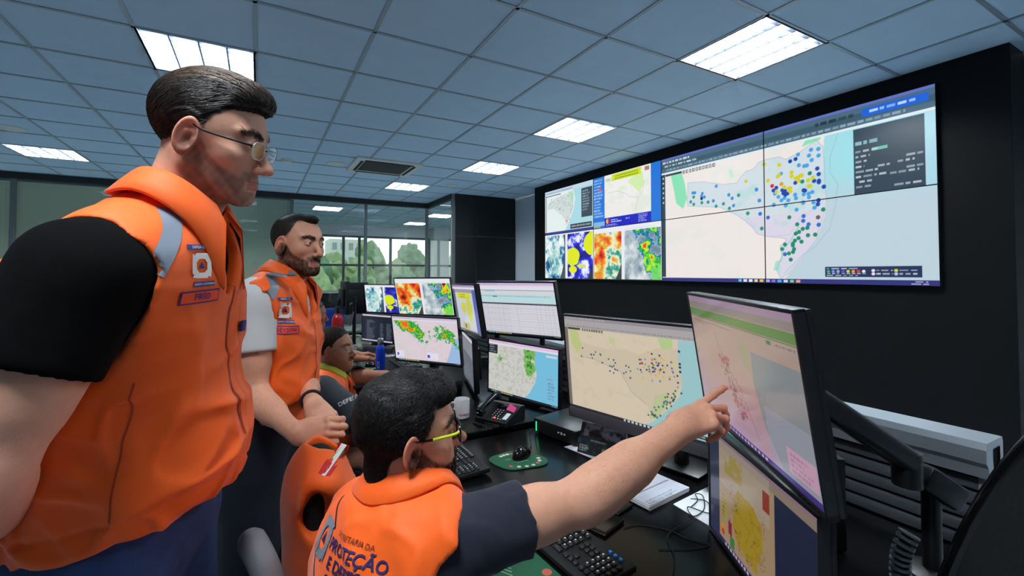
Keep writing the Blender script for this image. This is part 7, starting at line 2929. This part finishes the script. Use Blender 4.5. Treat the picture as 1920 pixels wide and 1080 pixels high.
# =========================================================== man pointing at the screen, foreground
H3 = Head(V(0.2894, 0.9705, 1.1640), head_R(-12.0, 3.9, -9.0), 1.0, dict(jaw=1.04, nose=1.05, open=0.8, fat=0.25))
N3 = at(752, 950, 0.970)
T3 = Torso(N3 + V(-0.10, -0.05, -0.46), N3 + V(-0.025, -0.01, -0.225), N3, 22, belly=0.7, width=0.96, sh=0.170, shz=-0.045, shr=(0.065, 0.02))
T3.SR = at(838, 1016, 0.880)
T3.SL = T3.SL - V(0, 0, 0.035) + T3.rt * 0.02
p3 = Person('seated man with lime-sided glasses and navy sleeves pointing at the pinkish monitor', tuple(T3.P * V(1, 1, 0)))
Rf = mon_frame(FC, 145.8, 8.5)
nfc = -Rf[:, 1]


def on_screen(px, py, lift):
    d = _f + _r * ((px - PPX) / FPX) - _u * ((py - PPY) / FPX)
    t_ = ((np.asarray(FC) + nfc * (0.011 + lift) - EYE) @ nfc) / (d @ nfc)
    return EYE + d * t_


tip3 = on_screen(1366, 748, 0.007)
E3, W3 = at(1092, 938, 0.985), at(1286, 796, 1.090)
aR3, aL3 = arm(T3.SR, E3, W3, r=(0.056, 0.047, 0.050, 0.031), fat=1.02), arm(T3.SL, T3.SL + V(0.12, 0.02, -0.25), T3.SL + V(0.30, -0.10, -0.32), fat=1.0)
k3 = at(1348, 770, 1.112)
fw3 = nrm(k3 - W3)
hR3 = hand(W3 + nfc * 0.021, fw3, _u * 0.86 - _f * 0.42 - _r * 0.10, 1, 1.04, curl=((-6, 4, 6), (24, 46, 24), (36, 46, 26), (60, 66, 40)), spread=(10, 0, -6, -14),
            thumb=((0.022, 0.016, -0.010), (0.036, 0.044, -0.034), (0.030, 0.076, -0.046), (0.020, 0.102, -0.050)))
hL3 = hand(T3.SL + V(0.30, -0.10, -0.32), V(1, -0.2, -0.1), V(0, 0, 1), -1)
L3 = std_legs(T3, (T3.P + T3.fwd * 0.40 + T3.rt * 0.12 - V(0, 0, 0.02), T3.P + T3.fwd * 0.40 - T3.rt * 0.12 - V(0, 0, 0.02)), ((T3.P + T3.fwd * 0.42 + T3.rt * 0.12) * V(1, 1, 0) + V(0, 0, 0.09), (T3.P + T3.fwd * 0.42 - T3.rt * 0.12) * V(1, 1, 0) + V(0, 0, 0.09)))
p3.body(T3, H3, 1.06, [aR3, aL3], [hR3, hL3], L3, C8(216, 158, 130), base=0.009, fh=0.0020, fhand=0.0018, beard='beard', bcol=C8(34, 27, 24), bamt=0.85, farm=[((E3 + W3) / 2, 0.17, 0.004)])
p3.eyes(gaze=(0.1, 1, 0.0), iris=(0.03, 0.018, 0.012))
cr3 = creases(311, 22, (1, 1, 0.6), (1, 1, 1.2), 0.007, 0.004, 0.0014)
fold3 = [wob(301, 24, 7), wob(302, 55, 7)]


def folds_c(P, T=T3):
    w = 1 - np.abs(fold3[0](P))
    return cr3(P)


p3.vest(T3, 0.026, T3.P - T3.up * 0.06, T3.up, [(T3.SR, nrm(T3.rt + T3.fwd * 0.25), (0.088, 0.118, 0.135, -0.06)), (T3.SL - T3.rt * 0.045, -T3.rt, (0.080, 0.118, 0.12, -0.07))], 0, folds_c, step_=0.005)
p3.shirt(T3, [(T3.SR, E3, 0.160, 0.068, 0.072), (T3.SL, T3.SL + V(0.12, 0.02, -0.25), 0.2, 0.076, 0.074)], M_tnavy, off=0.008, step_=0.0055, folds=creases(331, 30, (1, 1, 1), (1, 1.4, 1), 0.004, 0.003, 0.001), neck_r=0.06)
p3.trousers(T3, L3, M_jeand, T3.P + T3.up * 0.05, off=0.012)
p3.arm_hair([(E3, W3)], 420, (0.09, 0.055, 0.038))
p3.collar(T3, r0=0.070, h=0.034, wide=0.045, gap=30, point=0.03)
cur3 = wob(55, 95, 8)
h3 = hair_volume(((0, -0.017, 0.035), (0.0805, 0.0975, 0.088)), [((0, 0.020, 0.083), (0.060, 0.072, 0.038), 0.02), ((0, 0.066, 0.078), (0.045, 0.028, 0.024), 0.02), ((0.012, -0.060, -0.062), (0.038, 0.032, 0.048), 0.02)],
                 [-0.110, -0.085, -0.045, -0.030, -0.018, 0.0, 0.02, 0.04, 0.055, 0.066, 0.075, 0.090], [-0.050, -0.042, -0.026, -0.006, 0.026, 0.028, 0.032, 0.042, 0.058, 0.082, 0.112, 0.135], bottom=-0.098, rough=lambda q: 0.0050 * cur3(q))
dirs3 = lambda q: np.stack([0.35 * np.sin(q[:, 2] * 110 + q[:, 1] * 60), np.where(q[:, 1] > 0.05, 0.5, -0.7) + 0.4 * np.sin(q[:, 2] * 90), -0.9 * step(np.abs(q[:, 0]), 0.03, 0.07) - 0.8 * step(-q[:, 1], 0.02, 0.09) - 0.05], 1)
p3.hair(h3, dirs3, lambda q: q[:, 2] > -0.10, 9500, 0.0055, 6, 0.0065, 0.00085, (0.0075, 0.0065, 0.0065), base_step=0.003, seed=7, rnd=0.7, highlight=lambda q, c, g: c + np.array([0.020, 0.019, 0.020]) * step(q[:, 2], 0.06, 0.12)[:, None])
p3.brows((0.010, 0.008, 0.007), 0.0048, 420)
p3.face_hair('beard', lambda q: beard_mask(q, 'beard')[0] * (q[:, 1] > -0.015) * (0.4 + 0.6 * step(q[:, 1], 0.0, 0.06)), 4200, lambda q: np.stack([0 * q[:, 0], 0.30 + 0 * q[:, 0], -1 + 0 * q[:, 0]], 1), 0.0075, 0.00042, (0.014, 0.011, 0.010), lift=0.0028)
M_lime = mat('lime_temple', C8(190, 210, 40), 0.4)
M_gblk = mat('glasses_black', C8(14, 14, 16), 0.25)
glasses_rim(p3, H3, M_gblk, M_gblk, M_lens, w=0.0255, h=0.0195, zc=-0.004, rim_r=0.0022, tr=0.0030, temple_tip=M_lime, square=0.8)
nB = nrm(-T3.f2 * 0.9 - V(0, 0, 0) - T3.rt * 0.10)
uxB = nrm(np.cross(T3.up, nB))
oB = at(668, 1052, 0.88)
p3.letters('back_text', 'SECRETARIA DA', 0.013, 0.030, 0.050, mat('print_brown', C8(110, 40, 24), 0.7), oB, uxB, T3.up, nB, bold=False)
p3.letters('back_text', 'PROTEÇÃO', 0.029, 0.036, 0.026, M_navy, oB, uxB, T3.up, nB)
p3.letters('back_text', 'E DEFESA', 0.029, 0.032, -0.003, M_navy, oB, uxB, T3.up, nB)
p3.letters('back_text', 'CIVIL', 0.029, 0.006, -0.032, M_navy, oB, uxB, T3.up, nB)
bars, tri = emblem(-0.082, 0.020, 0.034)
p3.shape('emblem', bars, M_refl, oB, uxB, T3.up, nB)
p3.shape('emblem_triangle', tri, M_navy, oB, uxB, T3.up, nB)
p3.tape('black_piping', [(-0.115, 0.085), (-0.085, 0.07), (-0.045, 0.048)], 0.005, M_line, oB, uxB, T3.up, nB)
p3.tape('black_piping', [(-0.125, -0.005), (-0.095, -0.03), (-0.055, -0.055)], 0.005, M_line, oB, uxB, T3.up, nB)

# =========================================================== seated man with round face by the blue bottle
H4 = Head(EYE + (V(0.4196, 2.9668, 1.0397) - EYE) * 0.93, head_R(-36.0, 3.0, 0), 0.985, dict(jaw=1.12, nose=1.0, open=0.7, fat=1.0))
N4 = H4.wor((0, -0.045, -0.165))
T4 = Torso(N4 + V(-0.13, 0.04, -0.40), N4 + V(-0.045, 0.01, -0.20), N4, -24, belly=1.2, width=1.08, sh=0.175, shz=-0.05, shr=(0.04, 0.05))
p4 = Person('seated man with thin glasses and dark grey sleeves, at the middle desk', tuple(T4.P * V(1, 1, 0)))
E4 = at(668, 786, 2.33)
W4 = E4 + V(0.02, 0.19, 0.02)
EL4, WL4 = at(655, 708, 2.72), at(722, 704, 2.70)
aR4, aL4 = arm(T4.SR, E4, W4, fat=1.1), arm(T4.SL, EL4, WL4, fat=1.05)
hR4, hL4 = hand(W4, V(0.5, 0.8, -0.2), V(0, 0, 1), 1), hand(WL4, nrm(WL4 - EL4), V(0, 0, 1), -1)
L4 = std_legs(T4, (T4.P + T4.fwd * 0.40 + T4.rt * 0.12, T4.P + T4.fwd * 0.40 - T4.rt * 0.12), ((T4.P + T4.fwd * 0.42 + T4.rt * 0.12) * V(1, 1, 0) + V(0, 0, 0.09), (T4.P + T4.fwd * 0.42 - T4.rt * 0.12) * V(1, 1, 0) + V(0, 0, 0.09)))
p4.body(T4, H4, 1.15, [aR4, aL4], [hR4, hL4], L4, C8(170, 116, 90), base=0.012, fh=0.0032, fhand=0.004, beard='stubble', bcol=C8(70, 48, 40), bamt=0.25)
p4.eyes(gaze=(-0.2, 1, -0.1))
fold4 = [wob(401, 26, 7), wob(402, 55, 7)]
folds_d = lambda P: creases(411, 24, (1, 1, 0.7), (1, 1, 1.5), 0.007, 0.004, 0.0012)(P)
p4.vest(T4, 0.026, T4.P - T4.up * 0.08, T4.up, [(T4.SR, nrm(T4.rt + T4.fwd * 0.2), (0.088, 0.118, 0.135, -0.06)), (T4.SL, -T4.rt, (0.088, 0.118, 0.135, -0.06))], 0, folds_d, step_=0.007)
p4.shirt(T4, [(T4.SR, E4, 0.26, 0.086, 0.078), (T4.SL, EL4, 0.16, 0.072, 0.066)], M_tgrey, off=0.008, step_=0.007, folds=lambda P: 0.006 * np.abs(fold4[0](P)), neck_r=0.06)
p4.trousers(T4, L4, M_jeand, T4.P + T4.up * 0.05, off=0.012, step_=0.010)
p4.collar(T4, r0=0.074, h=0.022, wide=0.030, gap=26, m=mat('lime_trim', C8(186, 190, 60), 0.7), point=0.0)
h4 = hair_volume(((0, -0.019, 0.036), (0.083, 0.104, 0.089)), [], [-0.095, -0.07, -0.045, -0.030, -0.018, 0.0, 0.02, 0.04, 0.055, 0.070, 0.085, 0.1], [-0.058, -0.046, -0.030, -0.012, 0.018, 0.020, 0.024, 0.034, 0.048, 0.068, 0.09, 0.11], bottom=-0.085,
                 rough=lambda q: 0.002 * np.sin(q[:, 1] * 300 + 4 * np.sin(q[:, 2] * 70)))
p4.hair(h4, lambda q: np.stack([0.1 * np.sign(q[:, 0]), -0.8 + 0 * q[:, 0], -0.9 * step(np.abs(q[:, 0]), 0.03, 0.07) - 0.5 * step(-q[:, 1], 0, 0.08)], 1), lambda q: q[:, 2] > -0.08, 3500, 0.007, 5, 0.004, 0.0010, (0.026, 0.018, 0.014), base_step=0.004, seed=9,
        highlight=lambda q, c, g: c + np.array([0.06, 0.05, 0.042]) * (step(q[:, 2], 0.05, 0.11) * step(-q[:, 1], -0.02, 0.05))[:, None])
p4.brows((0.02, 0.014, 0.012), 0.004, 200)
p4.face_hair('moustache', lambda q: beard_mask(q, 'beard')[2], 300, lambda q: np.stack([0.4 * np.sign(q[:, 0]), 0.1 + 0 * q[:, 0], -1 + 0 * q[:, 0]], 1), 0.006, 0.0004, (0.03, 0.022, 0.018), lift=0.002)
glasses_rim(p4, H4, M_clear, M_clear, M_lens, w=0.0235, h=0.0175, zc=-0.004, rim_r=0.0010, tr=0.0014)
nS = nrm(-_f + _u * 0.3)
dS = nrm(_r * 0.8 + _u * 0.5)
sb = p4.bvh
p4.bvh = bvh_of(p4.sv, p4.sf)
ux4 = nrm(dS - nS * (dS @ nS))
uy4 = np.cross(nS, ux4)
p4.letters('sleeve_text', 'DEFESA', 0.030, 0, 0, M_pwhite, at(655, 750, 2.32), ux4, uy4, nS, 0.003)
p4.shape('sleeve_badge', [[(0.066 + 0.010 * math.cos(a), 0.010 * math.sin(a)) for a in np.linspace(0, 6.28, 12, endpoint=False)]], mat('badge_gold', C8(190, 160, 50), 0.6), at(655, 750, 2.32), ux4, uy4, nS, 0.003)
p4.bvh = sb

# =========================================================== hidden person typing behind
N5 = V(0.30, 3.66, 1.02)
H5 = Head(N5 + V(0.05, -0.01, 0.175), head_R(0, -4, 0), 0.98, dict(open=0.8))
T5 = Torso(N5 + V(-0.10, 0.0, -0.44), N5 + V(-0.03, 0.0, -0.22), N5, 0, belly=0.6, sh=0.17, shz=-0.05, shr=(0.04, 0.05))
p5 = Person('seated person almost hidden, only two typing hands showing beside the blue bottle', tuple(T5.P * V(1, 1, 0)))
W5, WL5 = at(668, 672, 3.30), at(668, 664, 3.62)
E5, EL5 = W5 - V(0.25, 0.04, -0.02), WL5 - V(0.25, -0.04, -0.02)
aR5, aL5 = arm(T5.SR, E5, W5), arm(T5.SL, EL5, WL5)
hR5 = hand(W5, V(1, 0.1, -0.06), V(0, 0, 1), 1, curl=((18, 30, 20),) * 4)
hL5 = hand(WL5, V(1, -0.1, -0.02), V(0, 0, 1), -1, curl=((18, 30, 20),) * 4)
L5 = std_legs(T5, (T5.P + T5.fwd * 0.40 + T5.rt * 0.12, T5.P + T5.fwd * 0.40 - T5.rt * 0.12), ((T5.P + T5.fwd * 0.42 + T5.rt * 0.12) * V(1, 1, 0) + V(0, 0, 0.09), (T5.P + T5.fwd * 0.42 - T5.rt * 0.12) * V(1, 1, 0) + V(0, 0, 0.09)))
p5.body(T5, H5, 1.0, [aR5, aL5], [hR5, hL5], L5, C8(158, 106, 80), base=0.013, fh=0.004, fhand=0.003)
p5.eyes()
p5.shirt(T5, [(T5.SR, E5, 0.20, 0.066, 0.062), (T5.SL, EL5, 0.20, 0.066, 0.062)], M_tgrey, off=0.014, step_=0.008, hem=T5.P - V(0, 0, 0.06))
p5.trousers(T5, L5, M_jeand, T5.P + T5.up * 0.05, off=0.010, step_=0.011)
p5.hair(hair_volume(((0, -0.018, 0.036), (0.082, 0.103, 0.088)), [], [-0.08, -0.045, -0.018, 0.0, 0.02, 0.04, 0.055, 0.070, 0.09], [-0.05, -0.030, 0.018, 0.020, 0.024, 0.036, 0.052, 0.080, 0.12]), lambda q: np.stack([0 * q[:, 0], -1 + 0 * q[:, 0], -0.6 + 0 * q[:, 0]], 1), lambda q: q[:, 2] > -0.06, 1200, 0.006, 4, 0.003, 0.001, (0.012, 0.01, 0.009), base_step=0.005, seed=12)
mb = MB()
dw = nrm(WL5 - EL5)
Fw = frame(dw)
mb.tube([WL5 - dw * 0.03 + 0.032 * (math.cos(a) * Fw[:, 0] + math.sin(a) * Fw[:, 2]) for a in np.linspace(0, 2 * math.pi, 24, endpoint=False)], 0.007, 8, closed=True)
p5.mb('bracelet', mb, M_rub)

# =========================================================== orange vest hung over a chair back
Tv = Torso(V(0.165, 1.42, 0.56), V(0.165, 1.42, 0.80), V(0.165, 1.42, 1.015), -4, belly=0.0, width=0.94, sh=0.120, shz=-0.03)
Tv.SR = Tv.SR + V(0, 0, -0.035)
Tv.SL = Tv.SL + V(0, 0, -0.03)
pv = Person('orange vest with a flag badge hung over a chair back, under the bearded man', (0.165, 1.50, 0.45))
pv.t.name = 'vest'
pv.t['category'] = 'vest'
wv1, wv2 = wob(501, 28, 7, (1, 1, 0.5)), wob(502, 60, 7)
pv.vest(Tv, -0.030, V(0, 0, 0.42), (0, 0, 1), [(Tv.SR + V(-0.022, 0, -0.085) + Tv.rt * 0.02, Tv.rt, (0.050, 0.15, 0.085, 0.0)), (Tv.SL, -Tv.rt, (0.08, 0.12, 0.12, -0.06))], 0, lambda P: 0.007 * ridge(wv1(P), 0.3) + 0.002 * wv2(P), step_=0.0055, neck_r=0.05, name='cloth')
Gl = Group()
for q_ in Tv.prims(-0.046):
    Gl.add(q_)
v_, f_ = grow(Gl, V(-0.1, 1.2, 0.42), V(0.45, 1.8, 1.15), 0.008)
pv.part('lining', v_, f_, mat('lining_black', C8(12, 10, 10), 0.9))

nV = nrm(-_f)
oV = at(640, 846, 1.29)
uV = nrm(_r * 0.80 - _u * 0.25)
wV = nrm(_u * 0.85 + _r * 0.35)
pv.patch('flag_red', -0.016, -0.022, 0.016, 0.022, M_red, oV, uV, wV, nV)
pv.shape('flag_white', [[(-0.005, -0.022), (0.005, -0.022), (0.008, 0.022), (-0.008, 0.022)]], M_pwhite, oV, uV, wV, nV)
pv.shape('flag_green', [[(-0.010, 0.002), (0.0, -0.016), (0.010, 0.002), (0.0, 0.021)]], M_pgreen, oV, uV, wV, nV, 0.0042)
# chairs under the seated people


def chair_under(lab, T, top, bw=0.44):
    p = T.P + T.fwd * 0.04
    a = math.atan2(T.fwd[1], T.fwd[0]) - math.pi / 2
    return office_chair(lab, (p[0], p[1]), a, top=top, bw=bw, arms=False, seat=T.P[2] - 0.215, tilt=0.04)


chair_under('black office chair under the man in the dark grey sleeves', T4, 0.86)
chair_under('black office chair under the hidden person whose hands are typing', T5, 0.86)
ch3 = chair_under('black office chair with a grey curved arm under the pointing man', T3, 0.74)
inv3 = (Matrix.Translation(ch3.location) @ ch3.rotation_euler.to_matrix().to_4x4()).inverted()
sc3 = np.array(ch3.location) + V(0, 0, T3.P[2] - 0.23) - T3.rt * 0.262
pts = spline([at(462, 1002, 1.02), at(480, 1030, 1.0), at(502, 1080, 0.98), at(522, 1150, 0.985), at(530, 1200, 1.0)], 30)
rr = 0.030 * np.minimum(1, 0.55 + np.arange(len(pts)) * 0.12)
o_ = MB().tube(np.vstack([pts[0] - (pts[1] - pts[0]) * 1.2, pts]), np.concatenate([[0.006], rr]), 18).build('armrest', M_chr, ch3)
o_.matrix_parent_inverse = inv3
o_['label'] = 'grey curved armrest'
o_ = MB().tube([pts[-1], sc3 * V(1, 1, 0) + V(0, 0, 0.46), sc3], 0.02, 10).build('arm_post', M_chr, ch3)
o_.matrix_parent_inverse = inv3
print('objects', len(bpy.data.objects))
